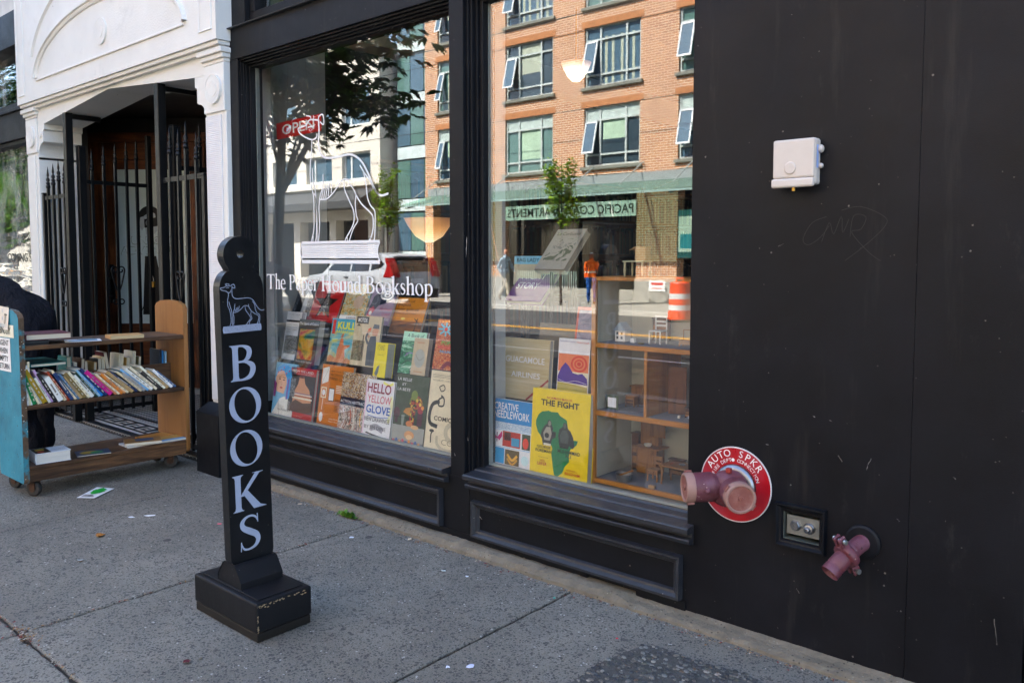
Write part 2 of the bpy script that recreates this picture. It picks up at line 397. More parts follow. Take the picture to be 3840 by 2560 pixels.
# ------------------------------------------------------------------ bookshop front
shop = thing('bookshop_front', 'black painted bookshop front with two large display windows', 'shopfront', (-2.8, 0, 0))
def P(name, mb, m=BLACK, parent=None, **k): return obj(name, mb, m, parent or shop, w=True, **k)
HX = (-1.170, -1.030, .411, .511)
w1 = MB().box(-1.555, HX[0], 0, .1, .028, 3.3).box(HX[1], -.7500, 0, .1, .028, 3.3).box(HX[0], HX[1], 0, .1, .028, HX[2]).box(HX[0], HX[1], 0, .1, HX[3], 3.3)
P('wall_panel', w1, WALLB)
P('wall_panel', MB().cbox(-.7494, -.418, -.0015, .1, .026, 3.3, .002), WALLB)
P('wall_panel', MB().cbox(-.414, .8, .004, .1, .026, 3.3, .002), WALLB)
P('wall_panel', MB().cbox(.803, 3.2, 0, .1, .026, 3.3, .002), WALLB)
for x0, x1 in ((-2.875, -2.78), (-4.868, -4.776)): P('post', MB().cbox(x0, x1, 0, .16, .28, 2.676, .003))
jm = [(-2.780, .022, -2.766), (-2.766, .034, -2.752), (-2.752, .056, -2.738), (-2.738, .072, -2.716)]
for a, y, b in jm: P('jamb_moulding', MB().cbox(a, b, y, .16, .37, 2.66, .002))
for k, (a, y, b) in enumerate(((-4.776, .02, -4.769), (-4.769, .034, -4.764), (-4.764, .05, -4.759), (-4.759, .07, -4.748))):
    P('jamb_moulding', MB().cbox(a, b, y, .16, .37, 2.66, .0015))
for k in range(3): P('jamb_moulding', MB().cbox(-2.875 - .014 * (k + 1), -2.875 - .014 * k, .03 + .02 * k, .16, .37, 2.66, .002))
P('header', MB().cbox(-4.868, -1.555, 0, .2, 2.676, 2.868, .003))
for k, (y, z) in enumerate(((.016, 2.664), (.034, 2.652), (.055, 2.642), (.075, 2.630))):
    P('head_moulding', MB().cbox(-4.776, -1.555, y, .16, z, z + .013, .002))
P('ledge', MB().prism([(-.028, 2.872), (.1, 2.884), (.1, 2.866), (-.024, 2.866)], -4.868, -1.555, 'x'), mat('worn_black_trim', '#3a3d42', .45))
for x0, x1 in ((-4.868, -4.70), (-2.90, -2.74), (-1.70, -1.555)): P('transom_post', MB().cbox(x0, x1, .01, .2, 2.884, 3.3, .003))
for x0, x1 in ((-4.70, -2.90), (-2.74, -1.70)):
    P('transom_frame', MB().cbox(x0, x1, .045, .12, 2.884, 2.955, .003).cbox(x0, x0 + .06, .045, .12, 2.955, 3.3, .003).cbox(x1 - .06, x1, .045, .12, 2.955, 3.3, .003))
    P('transom_pane', MB().box(x0 + .05, x1 - .05, .09, .096, 2.93, 3.3), glass('transom_glass', .12))
GL = glass('shop_window_glass', .095, (.995, 1, .997), wave=.035, wscale=(.7, .7, .55), dirt_haze=.02)
P('window_pane', MB().box(-4.756, -2.872, .100, .107, .385, 2.64), GL)
P('window_pane', MB().box(-2.724, -1.45, .100, .107, .385, 2.64), GL)
sill = [(.16, .398), (.092, .398), (.086, .391), (.035, .389), (.03, .382), (-.048, .377), (-.053, .372), (-.053, .356), (-.050, .352), (-.012, .350), (-.012, .331), (-.036, .327), (-.039, .323), (-.034, .309), (0, .301), (.16, .301)]
SILLM = mat('worn_black_sill', '#26282e', .42, var=.3, vs=12, bump=.3, bs=60, specks=[('#8a8780', 30, .07, .55), ('#5c5346', 22, .1, .6)])
P('window_sill', MB().prism(sill, -4.80, -2.886, 'x'), SILLM)
P('window_sill', MB().prism(sill, -2.742, -1.527, 'x'), SILLM)
FR = mat('grey_glazing_frame', '#8e9896', .5)
for x0, x1 in ((-4.752, -2.88), (-2.722, -1.45)): P('glazing_bar', MB().cbox(x0, x1, .109, .135, .39, .408, .002).cbox(x0, x0 + .012, .109, .135, .408, 2.64, .002), FR)
P('riser_board', MB().box(-4.868, -1.555, 0, .12, .045, .30))
P('riser_board', MB().cbox(-2.885, -2.744, -.003, -.0005, .05, .345, .001))
def moulding_rect(x0, x1, z0, z1, wd, pr):
    mb = MB(); lev = [(0, 0), (.003, -pr), (wd * .35, -pr), (wd * .6, -pr * .55), (wd * .85, -pr * .45), (wd, -.001)]
    for (ax, az, bx, bz) in ((x0, z0, x1, z0), (x1, z0, x1, z1), (x1, z1, x0, z1), (x0, z1, x0, z0)):
        vs = []
        for d, y in lev:
            for (px, pz) in ((ax, az), (bx, bz)): vs.append((px + (d if px == x0 else -d), y, pz + (d if pz == z0 else -d)))
        o = [vs, [(2 * k, 2 * k + 1, 2 * k + 3, 2 * k + 2) for k in range(len(lev) - 1)]]
        yield MB().add(*o)
for (x0, x1, z0, z1) in ((-2.714, -1.572, .068, .25), (-4.76, -2.927, .072, .264)):
    for mb in moulding_rect(x0, x1, z0, z1, .04, .03): P('panel_moulding', mb, SILLM)
def ragged(x0, x1, z0, z1, y, seed, amp):
    r = random.Random(seed); n = int((x1 - x0) / .03) + 2; pts = [(x0 + (x1 - x0) * k / (n - 1), z0 + r.uniform(0, amp)) for k in range(n)]
    return MB().prism(pts + [(x1, z1), (x0, z1)], y, .1, 'y')
P('base_board', ragged(-4.868, -2.03, .022, .068, -.006, 3, .02)); P('base_board', ragged(-1.785, -1.556, .022, .068, -.006, 4, .006))
# foundation ledge the boards stand on
fm = MB(); r = random.Random(5); n = 260; x0, x1 = -4.86, 3.2; prof = []
for k in range(n):
    x = x0 + (x1 - x0) * k / (n - 1); a = r.uniform(-1, 1); lo = 1 if x < -1.8 else .55
    prof.append([(x, -.088 + .004 * a, -.03), (x, -.080 + .005 * r.uniform(-1, 1), .012 * lo + .004 * r.random()), (x, -.060 + .008 * r.uniform(-1, 1), (.028 + .008 * r.random()) * lo), (x, -.025, (.036 + .007 * r.random()) * lo), (x, .02, .04)])
vs = [p for q in prof for p in q]; fm.add(vs, [(k * 5 + j, (k + 1) * 5 + j, (k + 1) * 5 + j + 1, k * 5 + j + 1) for k in range(n - 1) for j in range(4)])
P('foundation_ledge', fm, TANC)
# floors above, roof, inside walls
UP = mat('upper_wall_render', '#55524e', .8)
P('upper_wall', MB().box(-4.845, 30, .05, 14, 3.3, 12.6), UP)
P('side_wall', MB().box(3.2, 30, 0, 14, -.1, 3.3), UP)
INW = mat('shop_wall_paint', '#33322f', .8, var=.12)
P('interior_wall', MB().box(-5.104, -5.09, .9, 7.2, -.05, 3.3), INW); P('interior_wall', MB().box(-5.104, -5.09, .301, .9, -.05, 3.3).box(-5.09, -4.874, .301, .32, .386, 3.3), mat('reveal_paint', '#b9bdbb', .7, var=.06))
P('interior_wall', MB().box(-5.09, 3.3, 7.2, 7.4, -.05, 3.3).box(3.1, 3.3, .1, 7.2, -.05, 3.3), INW)
P('ceiling', MB().box(-5.09, 3.1, .301, 7.2, 3.2, 3.298), mat('shop_ceiling', '#55554f', .85))
P('shop_floor', MB().box(-5.09, 3.1, .1, 7.2, -.1, -.02), wood('shop_floor_boards', '#3c2c1f', '#5d4630', 'x', 9))
P('display_deck', MB().box(-4.79, -1.2, .136, .95, .33, .386), mat('deck_paint', '#8d908c', .6))
P('display_deck', MB().box(-4.79, -1.2, .93, .96, 0, .33), mat('deck_paint', '#8d908c', .6))
P('window_reveal', MB().box(-2.85, -2.775, .165, .30, .386, 2.64), mat('reveal_paint', '#b9bdbb', .7))
WOODP = wood('shop_post_wood', '#3a2416', '#6a4526', 'z', 12)
for x in (-4.55,): P('shop_post', MB().cbox(x, x + .1, 1.9, 2.0, 0, 3.2, .004), WOODP)

# ------------------------------------------------------------------ white portal
portal = thing('white_portal', 'white plastered entrance portal with arch relief and iron gates', 'portal', (-6.6, 0, 0))
def Q(name, mb, m=WHITE, **k): return obj(name, mb, m, portal, w=True, **k)
PR = (-5.122, -4.872); PL = (-8.33, -8.082); MX = -6.6
RIB = NT('ribbed_white_plaster'); p_ = RIB.pos(); wv = RIB.n('TexWave', bands_direction='Z'); RIB.l(p_, wv.inputs[0]); wv.inputs['Scale'].default_value = 26; wv.inputs['Distortion'].default_value = .8
RIB.bsdf(RIB.ramp(RIB.noise(p_, 3, 4), [(.3, lin('#d2d2d5')), (.7, lin('#dededf'))]), .7, 0, .4, RIB.bump(wv.outputs[1], .35, .004)); RIB = RIB.m
for (a, b), zb, sgn in ((PR, .45, -1), (PL, .1, 1)):
    Q('pier', MB().cbox(a, b, -.03, .3, zb, 2.70, .004), WHITE)
    Q('pier_panel', MB().cbox(a + .008, b - .05 if sgn < 0 else b - .06, -.040, -.0295, zb + .02, 2.34, .003), RIB if sgn < 0 else WHITE)
    Q('pier_block', MB().cbox(a - .002, b + .002, -.043, .05, 2.36, 2.665, .004), WHITE)
    cx = (a + b) / 2 + .01
    for rr, pr in ((.092, .014), (.066, .008), (.048, .016)):
        Q('roundel', MB().prism(circle(cx, 2.505, rr, n=32), -.043 - pr, -.04, 'y'), WHITE, bevel=.003)
    for k, (ov, z0, z1) in enumerate(((.012, 2.668, 2.692), (.028, 2.692, 2.722), (.045, 2.722, 2.756))):
        Q('capital_moulding', MB().cbox(a - ov * .7, b + (ov * .5 if sgn < 0 else ov), -.03 - ov, .05, z0, z1, .004), WHITE)
    e = a if sgn < 0 else b
    cur = [(e, 2.30)] + [(e + sgn * .1 * (1 - cos(t)), 2.32 + .12 * sin(t)) for t in [k * pi / 16 for k in range(9)]] + [(e + sgn * .118, 2.45), (e + sgn * .118, 2.545), (e + sgn * .145, 2.555), (e + sgn * .145, 2.64), (e, 2.64)]
    Q('bracket', MB().prism(cur, -.026, .298, 'y'), WHITE, bevel=.004)
    if sgn > 0:
        Q('bracket_boss', MB().prism(circle(e + .06, 2.515, .03, n=16), -.036, -.0255, 'y'), WHITE)
Q('black_plinth', MB().prism([(-.14, -.05), (-.14, .40), (-.05, .452), (.3, .452), (.3, -.05)], -5.14, -4.862, 'x'), BLACK, bevel=.004)
Q('black_plinth', MB().cbox(-8.34, -8.07, -.08, .3, -.05, .12, .005), BLACK)
beam = [(PL[0], 2.70), (PL[1], 2.62), (PL[1] + .14, 2.60), (MX, 2.727), (PR[0] - .14, 2.62), (PR[0], 2.62), (PR[1], 2.70), (PR[1], 2.78), (PL[0], 2.78)]
Q('beam', MB().prism(beam[1:6] + [(PR[0], 2.78), (PL[1], 2.78)], -.028, .3, 'y'), WHITE)
Q('cornice', MB().cbox(-8.315, -4.88, -.06, .1, 2.742, 2.768, .003)); Q('cornice', MB().cbox(-8.33, -4.86, -.085, .1, 2.768, 2.796, .004))
Q('frieze', MB().box(-8.342, -4.85, -.10, .3, 2.796, 3.95))
Q('upper_wall', MB().box(-8.342, -4.85, -.06, 14, 3.95, 12.6))
Q('upper_wall', MB().box(-8.342, -4.85, .3, 14, 3.0, 3.95))
def arch(rx, rz, cz, wd, pr, a0=0, a1=pi, n=40):
    mb = MB(); prof = [(-.5, 0), (-.42, 1), (-.1, 1), (0, .55), (.15, .6), (.42, .35), (.5, 0)]; vs = []
    for k in range(n + 1):
        t = a0 + (a1 - a0) * k / n
        for u, h in prof: vs.append((-6.553 + (rx - u * wd) * cos(t), -.10 - h * pr, cz + (rz - u * wd) * sin(t)))
    m = len(prof); return mb.add(vs, [(k * m + j, (k + 1) * m + j, (k + 1) * m + j + 1, k * m + j + 1) for k in range(n) for j in range(m - 1)])
Q('arch_moulding', arch(1.31, .43, 2.957, .06, .03, .04, pi - .04)); Q('arch_moulding', arch(1.415, .68, 3.03, .022, .014, .2, pi - .2))
Q('arch_base_moulding', MB().cbox(-7.86, -5.245, -.112, -.0995, 2.945, 2.962, .004))
for rr, pr in ((.098, .012), (.07, .006), (.05, .014)): Q('roundel', MB().prism(circle(-6.52, 3.135, rr, n=32), -.10 - pr, -.0985, 'y'), WHITE, bevel=.003)
for x0, x1 in ((-8.30, -8.14), (-5.06, -4.895)):
    for mb in moulding_rect(x0, x1, 2.86, 3.75, .014, .008): 
        Q('panel_moulding', MB().add([(v[0], v[1] - .1003, v[2]) for v in mb.v], mb.f))
DARKIN = mat('dark_entry_paint', '#352c26', .7)
Q('entry_wall', MB().box(-9.6, -8.085, .3, .4, 0, 3.0).box(-9.7, -9.6, .3, 2.8, 0, 3.0).box(-9.7, -5.106, 2.8, 2.9, 0, 3.0).box(-5.118, -5.106, .3, 2.8, 0, 3.0), DARKIN)
Q('entry_ceiling', MB().box(-9.7, -5.106, .3, 2.9, 2.86, 2.998), DARKIN)
Q('ceiling_light', MB().lathe([(.0, 2.852), (.09, 2.852), (.1, 2.862)], 20, Matrix.Translation((-6.3, 1.1, 0))), mat('lamp_rim', '#8a8682', .5))
# mosaic floor: checker of small tiles, with bands and a key border laid as strips
N = NT('mosaic_tile_checker'); p_ = N.pos(); mp = N.n('Mapping'); N.l(p_, mp.inputs[0]); mp.inputs['Rotation'].default_value = (0, 0, R(45))
ck = N.n('TexChecker'); N.l(mp.outputs[0], ck.inputs[0]); ck.inputs['Scale'].default_value = 28; ck.inputs[1].default_value = lin('#b9b9b4'); ck.inputs[2].default_value = lin('#24262b')
N.bsdf(N.mix(N.math('MULTIPLY', N.step(N.noise(p_, 4, 5), .4, .8), .5), ck.outputs[0], lin('#5a564e')), .45); MOS = N.m
Q('mosaic_floor', MB().box(-9.6, -5.12, .03, 2.8, -.03, .004), MOS)
TB = mat('black_mosaic', '#1c1e22', .45, var=.25, vs=60); TW = mat('white_mosaic', '#b7b6b0', .45, var=.15, vs=60)
for y0, y1, m_ in ((.032, .10, TB), (.10, .135, TW), (.135, .32, TB), (.32, .355, TW), (.40, .43, TB)): Q('mosaic_band', MB().box(-8.08, -5.125, y0, y1, .004, .0065), m_)
for k in range(14):
    x = -7.95 + k * .2; mb = MB()
    for (a, b, c, d) in ((0, .16, 0, .02), (0, .02, .02, .12), (.02, .12, .10, .12), (.10, .12, .05, .10), (.06, .10, .05, .07)): mb.box(x + a, x + b, .165 + c, .165 + d, .0065, .0085)
    Q('key_motif', mb, TW)
# ------------------------------------------------------------------ shop beyond the portal
nb = thing('neighbour_shopfront', 'black framed shopfront with rippled old glass left of the white portal', 'shopfront', (-10.5, 0, 0))
def S(name, mb, m=BLACK, **k): return obj(name, mb, m, nb, w=True, **k)
S('header', MB().cbox(-16, -8.33, .0, .3, 2.54, 2.80, .004)); S('head_moulding', MB().cbox(-16, -8.33, .03, .3, 2.50, 2.538, .003)); S('ledge', MB().cbox(-16, -8.33, -.02, .3, 2.80, 2.83, .003))
S('transom_frame', MB().cbox(-16, -8.33, .04, .3, 2.83, 2.90, .003)); S('fascia', MB().cbox(-16, -8.34, -.02, .3, 3.40, 3.72, .004))
S('post', MB().cbox(-8.40, -8.335, .02, .3, .1, 2.5, .004)); S('post', MB().cbox(-11.3, -11.18, .02, .3, .1, 3.4, .004)); S('riser', MB().cbox(-16, -8.335, 0, .3, -.05, .5, .004))
OLDG = glass('rippled_old_glass', .2, (.85, .9, .88), wave=.5, wscale=(1.1, 1.1, 7), dirt_haze=.8)  # patchy pale film on this pane stands in for a hazy reflection
S('window_pane', MB().box(-16, -8.40, .09, .096, .48, 2.52), OLDG); S('transom_pane', MB().box(-16, -8.34, .12, .126, 2.88, 3.42), OLDG)
S('upper_wall', MB().box(-20, -8.345, .0, 14, 3.72, 12.6).box(-34, -20, 0, 14, 3.72, 15.9), mat('neighbour_render', '#c9c7c1', .8)); S('side_wall', MB().box(-32, -16, 0, 14, -.1, 3.72), mat('neighbour_render', '#c9c7c1', .8))  # left block is unseen, raised to throw a longer shadow over the road
S('interior_wall', MB().box(-16, -9.72, 3.0, 3.1, -.1, 3.72).box(-9.75, -9.705, .4, 3.0, -.1, 3.72), mat('pale_interior', '#aab0ac', .8)); S('interior_floor', MB().box(-16, -8.34, .3, 3, -.1, .02), INW); S('ceiling', MB().box(-16, -9.72, .3, 3.1, 3.6, 3.7), INW)
DK = paper('#15181a')
for s_, x, z, w_, h_ in (('COMING SOON', -8.86, 1.38, .98, .085), ('OPTICAL SHOP', -8.9, 1.53, .5, .03)): text(s_, 'window_lettering', DK, nb, frame_xz(x + 10.5, .0875, z), w=w_, h=h_)
mb = MB()
for k, (x, z, a) in enumerate(((-8.50, 1.85, -.25), (-8.62, 1.9, .1), (-8.75, 1.85, .3), (-8.52, 2.02, .2), (-8.68, 2.1, -.2), (-8.9, 2.0, .2))): mb.ribbon([(x, z), (x + .12 * a, z + .1), (x + .22 * a, z + .24)], [.004, .014, .004], .0875)
S('brushed_lettering', mb, DK)
# ------------------------------------------------------------------ iron gates
IRON = mat('black_iron', '#0e0f11', .36, var=.2, vs=14, bump=.1, bs=60, specks=[('#3a332c', 40, .08, .64)], spec=.3)
def finial(mb, x, y, z, big=1):
    M = Matrix.Translation((x, y, z))
    mb.lathe([(.019, 0), (.019, .022), (.013, .026), (.013, .034), (.018, .038), (.018, .046), (.009, .052), (.016, .066), (.015, .08), (.006, .094), (.008, .102), (.0105, .115), (.006, .15), (.0005, .19)], 8, M)
def heart(mb, pt, u, s=1.0):
    """twin scrolls of a wrought heart; u = horizontal direction"""
    u = Vector(u); o = Vector(pt)
    for sg in (-1, 1):
        pts = []
        for k in range(26):
            t = k / 25
            if t < .45: a = t / .45; p = (sg * (.004 + .055 * a ** .7), -.20 + .19 * a + .02)
            else:
                a = (t - .45) / .55; th = a * 4.4 * pi / 2; rr = .034 * (1 - .72 * a); p = (sg * (.026 + .033 * cos(th) * (1 - .7 * a)), .01 + rr * sin(th) * 1.1)
            pts.append(o + u * p[0] * s + Vector((0, 0, p[1] * s)))
        mb.tube(pts, .0065, 6)
        pts = [o + u * (sg * (.004 + .022 * (1 - cos(a)))) * s + Vector((0, 0, -.20 - .05 * s * 1 + .022 * sin(a) - .02)) for a in [k * .5 for k in range(13)]]
        mb.tube(pts, .006, 6)
def fence(name, label, pts, rail_z, tips, post0, post1, low=.09, hearts=(), group=None):
    """pts: list of (x, y) of the bars; post0/post1: (x, y, width, top)"""
    t = thing(name, label, 'gate', (pts[0][0], pts[0][1], 0), group=group)
    for (x, y, w_, zt) in (post0, post1):
        obj('post', MB().cbox(x - w_ / 2, x + w_ / 2, y - w_ / 2, y + w_ / 2, .006, zt, .003), IRON, t, w=True)
        if zt < 2.45: obj('post_cap', MB().cbox(x - w_ / 2 - .003, x + w_ / 2 + .003, y - w_ / 2 - .003, y + w_ / 2 + .003, zt, zt + .012, .003), IRON, t, w=True)
    for (x, y), tip in zip(pts, tips):
        b = obj('bar', MB().bar((x, y, low - .03), (x, y, tip - .185), .022), IRON, t, w=True)
        mb = MB(); finial(mb, x, y, tip - .19); o = obj('finial', mb, IRON, b, w=True, smooth=True)
    a = Vector((post0[0], post0[1], 0)); b = Vector((post1[0], post1[1], 0))
    for z in (rail_z, low): obj('rail', MB().bar(a + Vector((0, 0, z)), b + Vector((0, 0, z)), .014, .034), IRON, t, w=True)
    for x, y, z in hearts:
        mb = MB(); heart(mb, (x, y, z), (b - a).normalized()); obj('scroll', mb, IRON, t, w=True, smooth=True)
    return t
gA = fence('iron_gate', 'fixed iron gate panel against the left white pier, spear-topped bars', [(-7.965, 0), (-7.845, 0), (-7.722, 0), (-7.598, 0)], 1.955, [2.23, 2.25, 2.275, 2.25], (-8.055, 0, .036, 1.99), (-7.485, 0, .06, 2.648), hearts=[(-7.66, -.012, 1.29)])
obj('ceiling_bracket', MB().cbox(-7.505, -7.465, .03, .27, 2.60, 2.64, .003), IRON, gA, w=True)
gB = fence('iron_gate', 'iron gate leaf swung inward beside the left tall gate post', [(-7.42, .16), (-7.42, .26), (-7.42, .358), (-7.42, .455), (-7.42, .545)], 2.07, [2.36, 2.41, 2.44, 2.47, 2.49], (-7.42, .075, .06, 2.36), (-7.42, .655, .042, 2.52), hearts=[(-7.432, .36, 1.3)])
gC = fence('iron_gate', 'fixed iron gate panel against the right white pier behind the book cart', [(-5.695, 0), (-5.57, 0), (-5.462, 0), (-5.32, 0)], 1.975, [2.345, 2.32, 2.365, 2.275], (-5.822, 0, .06, 2.66), (-5.215, 0, .036, 1.97), hearts=[(-5.565, -.012, 1.28)])
obj('ceiling_bracket', MB().cbox(-5.84, -5.80, .03, .27, 2.615, 2.648, .003), IRON, gC, w=True)
gD = fence('iron_gate', 'iron gate leaf swung inward beside the right tall gate post', [(-5.76, .16), (-5.76, .26), (-5.76, .358), (-5.76, .455), (-5.76, .545)], 2.07, [2.36, 2.41, 2.44, 2.47, 2.49], (-5.76, .075, .06, 2.36), (-5.76, .655, .042, 2.52))
t = thing('padlock', 'small brass padlock hanging on the inward gate leaf', 'padlock', (-7.40, .655, 1.2))
BRASS = mat('worn_brass', '#a8803a', .35, 1)
obj('lock_body', MB().cbox(-.03, .03, -.012, .012, -.05, .005, .004), BRASS, t); obj('shackle', MB().tube([(.02 * cos(a), 0, .005 + .045 * sin(a)) for a in [k * pi / 10 for k in range(11)]], .005, 6), mat('steel', '#9a9a98', .3, 1), t)
# ------------------------------------------------------------------ angled entry door
a41 = R(41.1); dfw = Vector((-sin(a41), cos(a41), 0)); drt = Vector((cos(a41), sin(a41), 0))
DO = Vector((0, -2.83, 0)) + 8.55 * (dfw + (213 - 1176) / 1881 * drt)
door = thing('entry_door', 'brown timber entry door with a frosted poster pane, set at an angle', 'door', DO, (0, 0, a41))
OAK = wood('dark_oak', '#4a2410', '#7d421e', 'z', 16, .5, c3='#9a5a2a'); OAKX = wood('dark_oak_rail', '#4a2410', '#7d421e', 'x', 16, .5, c3='#9a5a2a')
for u0, u1 in ((0, .16), (1.08, 1.22)): obj('casing', MB().cbox(u0, u1, -.06, .04, .0, 2.60, .006), OAK, door)
obj('casing', MB().cbox(-.02, 1.24, -.07, .04, 2.601, 2.70, .008), OAKX, door)
obj('stile', MB().cbox(.163, .285, -.03, .02, .06, 2.42, .004), OAK, door); obj('stile', MB().cbox(1.05, 1.077, -.03, .02, .06, 2.42, .004), OAK, door)
obj('rail', MB().cbox(.287, 1.048, -.028, .02, 2.33, 2.42, .004), OAKX, door); obj('rail', MB().cbox(.287, 1.048, -.028, .02, .06, .735, .004), OAKX, door); obj('rail', MB().cbox(.163, 1.077, -.04, .03, 2.424, 2.598, .005), OAKX, door)
pane = obj('poster_pane', MB().box(.286, 1.049, -.012, .0, .736, 2.329), mat('frosted_film', '#dfe8e2', .35, var=.03), door)
ink = paper('#0d0e10'); K = .004545
def du(px): return (px - 213) * K
def dz(py): return 1.42 + (592 - py) * K
m = MB(); m.plate([circle(du(349), dz(500), .118, n=36)], -.0125); m.plate([[(du(336), dz(588)), (du(362), dz(588)), (du(384), dz(722)), (du(328), dz(722))]], -.0127)
m.cur = 1; m.plate([[(du(336), dz(497)), (du(352), dz(486)), (du(362), dz(492)), (du(366), dz(530)), (du(352), dz(545)), (du(340), dz(538))]], -.0130); m.plate([[(du(328), dz(500)), (du(336), dz(498)), (du(337), dz(522)), (du(331), dz(530)), (du(325), dz(520))]], -.0132)
m.cur = 0; m.plate([[(du(337), dz(504)), (du(366), dz(500)), (du(366), dz(520)), (du(338), dz(524))]], -.0134); m.cur = 2; m.plate([circle(du(347), dz(513), .034, n=20)], -.0136); m.cur = 0; m.plate([circle(du(347), dz(513), .02, n=16)], -.0138)
m.cur = 1; m.plate([[(du(338), dz(545)), (du(352), dz(556)), (du(364), dz(542)), (du(364), dz(556)), (du(352), dz(566)), (du(340), dz(560))]], -.0140)
obj('poster_figure', m, [ink, paper('#a9aba9'), paper('#6d6f70')], pane)
GRN = paper('#6f7352')
def outline_text(s, x, z, w_, h_, par, y):
    M = frame_xz(x, y, z); text(s, 'poster_lettering', GRN, par, M, w=w_, h=h_)
    text(s, 'poster_lettering', paper('#c8d2cb'), par, frame_xz(x, y - .0004, z + h_ * .06), w=w_ * .985, h=h_ * .88)
outline_text('UNLOCK', du(360), dz(562), .49, .085, pane, -.0145); outline_text('ADVENTURE', du(360), dz(585), .72, .085, pane, -.0145)
text('VENUE', 'poster_lettering', ink, pane, frame_xz(du(352), -.0145, dz(716)), w=.3, h=.07)
obj('lock_plate', MB().cbox(.195, .25, -.045, -.03, .95, 1.35, .01), IRON, door); obj('door_pull', MB().tube([(.222, -.045, 1.02), (.222, -.1, 1.04), (.222, -.1, 1.2), (.222, -.045, 1.22)], .011), IRON, door)
obj('threshold', MB().cbox(-.02, 1.26, -.16, .04, .005, .06, .006), mat('stone_step', '#8f8f8c', .8), door)
obj('side_wall', MB().box(-.7, -.001, -.02, .05, 0, 2.85).box(1.221, 2.4, -.02, .05, 0, 2.85).box(-.02, 1.24, -.02, .03, 2.701, 2.85), DARKIN, door)

# ------------------------------------------------------------------ books
def book(name, label, dims, col, M, hard=False, pages='#d9d0bb', band=None, parent=None, group=None, art=None, cat='book'):
    """spine on x=0, fore-edge towards +x, front board on y=0, standing on z=0"""
    w_, h_, t_ = dims; root = thing(name, label, cat, group=group); root.matrix_basis = M
    c = .0025 if hard else .0009; ov = .003 if hard else 0; mb = MB()
    mb.box(0, w_, 0, c, 0, h_).box(0, w_, t_ - c, t_, 0, h_); s_ = c
    mb.add([(x, y, z) for z in (0, h_) for x, y in ((0, c), (-.002 if hard else 0, t_ * .25), (-.003 if hard else -.0006, t_ * .5), (-.002 if hard else 0, t_ * .75), (0, t_ - c), (c, t_ - c), (c, c))],
           [(0, 7, 8, 1), (1, 8, 9, 2), (2, 9, 10, 3), (3, 10, 11, 4), (0, 1, 2, 3, 4, 5, 6), (13, 12, 11, 10, 9, 8, 7)])
    if band:
        mb.cur = 1
        for z0, z1 in band[1:]:
            d = -.0042 if hard else -.0016; mb.add([(d, t_ * .36, z0 * h_), (d, t_ * .64, z0 * h_), (d, t_ * .64, z1 * h_), (d, t_ * .36, z1 * h_)], [(0, 1, 2, 3)])
    cv = obj('cover', mb, [paper(col), paper(band[0] if band else col)], root)
    pg = MB().box(c, w_ - ov - .001, c + .0002, t_ - c - .0002, ov + .0005, h_ - ov - .0005); obj('page_block', pg, PAGES(pages), root)
    if art: cover_art(root, cv, w_, h_, art)
    return root
def PAGES(col):
    k = 'pages_' + col.lstrip('#')
    if k in MC: return MC[k]
    N = NT(k); p = N.pos((1, 320, 1), obj=True); f = N.noise(p, 3, 2); c = lin(col)
    N.bsdf(N.ramp(f, [(.3, tuple(v * .72 for v in c[:3])), (.65, c)]), .8, 0, .2); MC[k] = N.m; return N.m
def cover_art(root, cv, w_, h_, art):
    mats = []; mb = MB(); y = -.0004
    for it in art:
        k = it[0]; y -= .00012
        if k == 'text':
            _, s, u0, v0, u1, v1, col = it[:7]; a = it[7] if len(it) > 7 else {}
            M = frame_xz((u0 + u1) / 2 * w_, y - .0004, v0 * h_) @ Matrix.Rotation(R(a.get('rot', 0)), 4, 'Z')
            text(s, 'title_lettering', paper(col), root, M, w=(u1 - u0) * w_, h=(v1 - v0) * h_, bold=a.get('bold', 0), shear=a.get('shear', 0)); continue
        m_ = it[-1] if not isinstance(it[-1], str) else paper(it[-1])
        if m_ not in mats: mats.append(m_)
        mb.cur = mats.index(m_)
        if k == 'rect': u0, v0, u1, v1 = it[1:5]; mb.plate([[(u0 * w_, v0 * h_), (u1 * w_, v0 * h_), (u1 * w_, v1 * h_), (u0 * w_, v1 * h_)]], y)
        elif k == 'ell': cx, cy, rx, ry = it[1:5]; mb.plate([circle(cx * w_, cy * h_, rx * w_, ry * h_, 28)], y)
        elif k == 'poly': mb.plate([[(u * w_, v * h_) for u, v in it[1]]], y)
        elif k == 'line': mb.ribbon([(u * w_, v * h_) for u, v in it[1]], it[2] * w_, y)
    if mb.f: obj('cover_print', mb, mats, cv)

# ------------------------------------------------------------------ book cart
cart = thing('book_cart', 'old wooden library book cart with a teal painted end panel, on casters', 'book cart', (-5.46, -.63, 0))
def Cc(name, mb, m, par=None, **k): return obj(name, mb, m, par or cart, w=True, **k)
TEAL = mat('worn_teal_paint', '#2f87a0', .55, var=.15, vs=7, bump=.25, bs=40, mottle=('#1c5468', 3, .5, .72, .7), specks=[('#3a2a1c', 26, .12, .5), ('#b9b3a0', 34, .09, .56)])
DKW = wood('cart_dark_wood', '#2e1f15', '#5c4029', 'y', 13, .55, .6, False, c3='#86623f'); ORW = wood('cart_maple', '#744a26', '#96683a', 'z', 7, .42, .15, False)
EDGE = mat('chipped_edge', '#5a4632', .7, var=.5, vs=25, bump=.6, bs=60, mottle=('#2d8a9c', 8, .5, .6, .9), specks=[('#b9b4a6', 60, .25, .56)])
X0, X1 = -5.665, -5.262
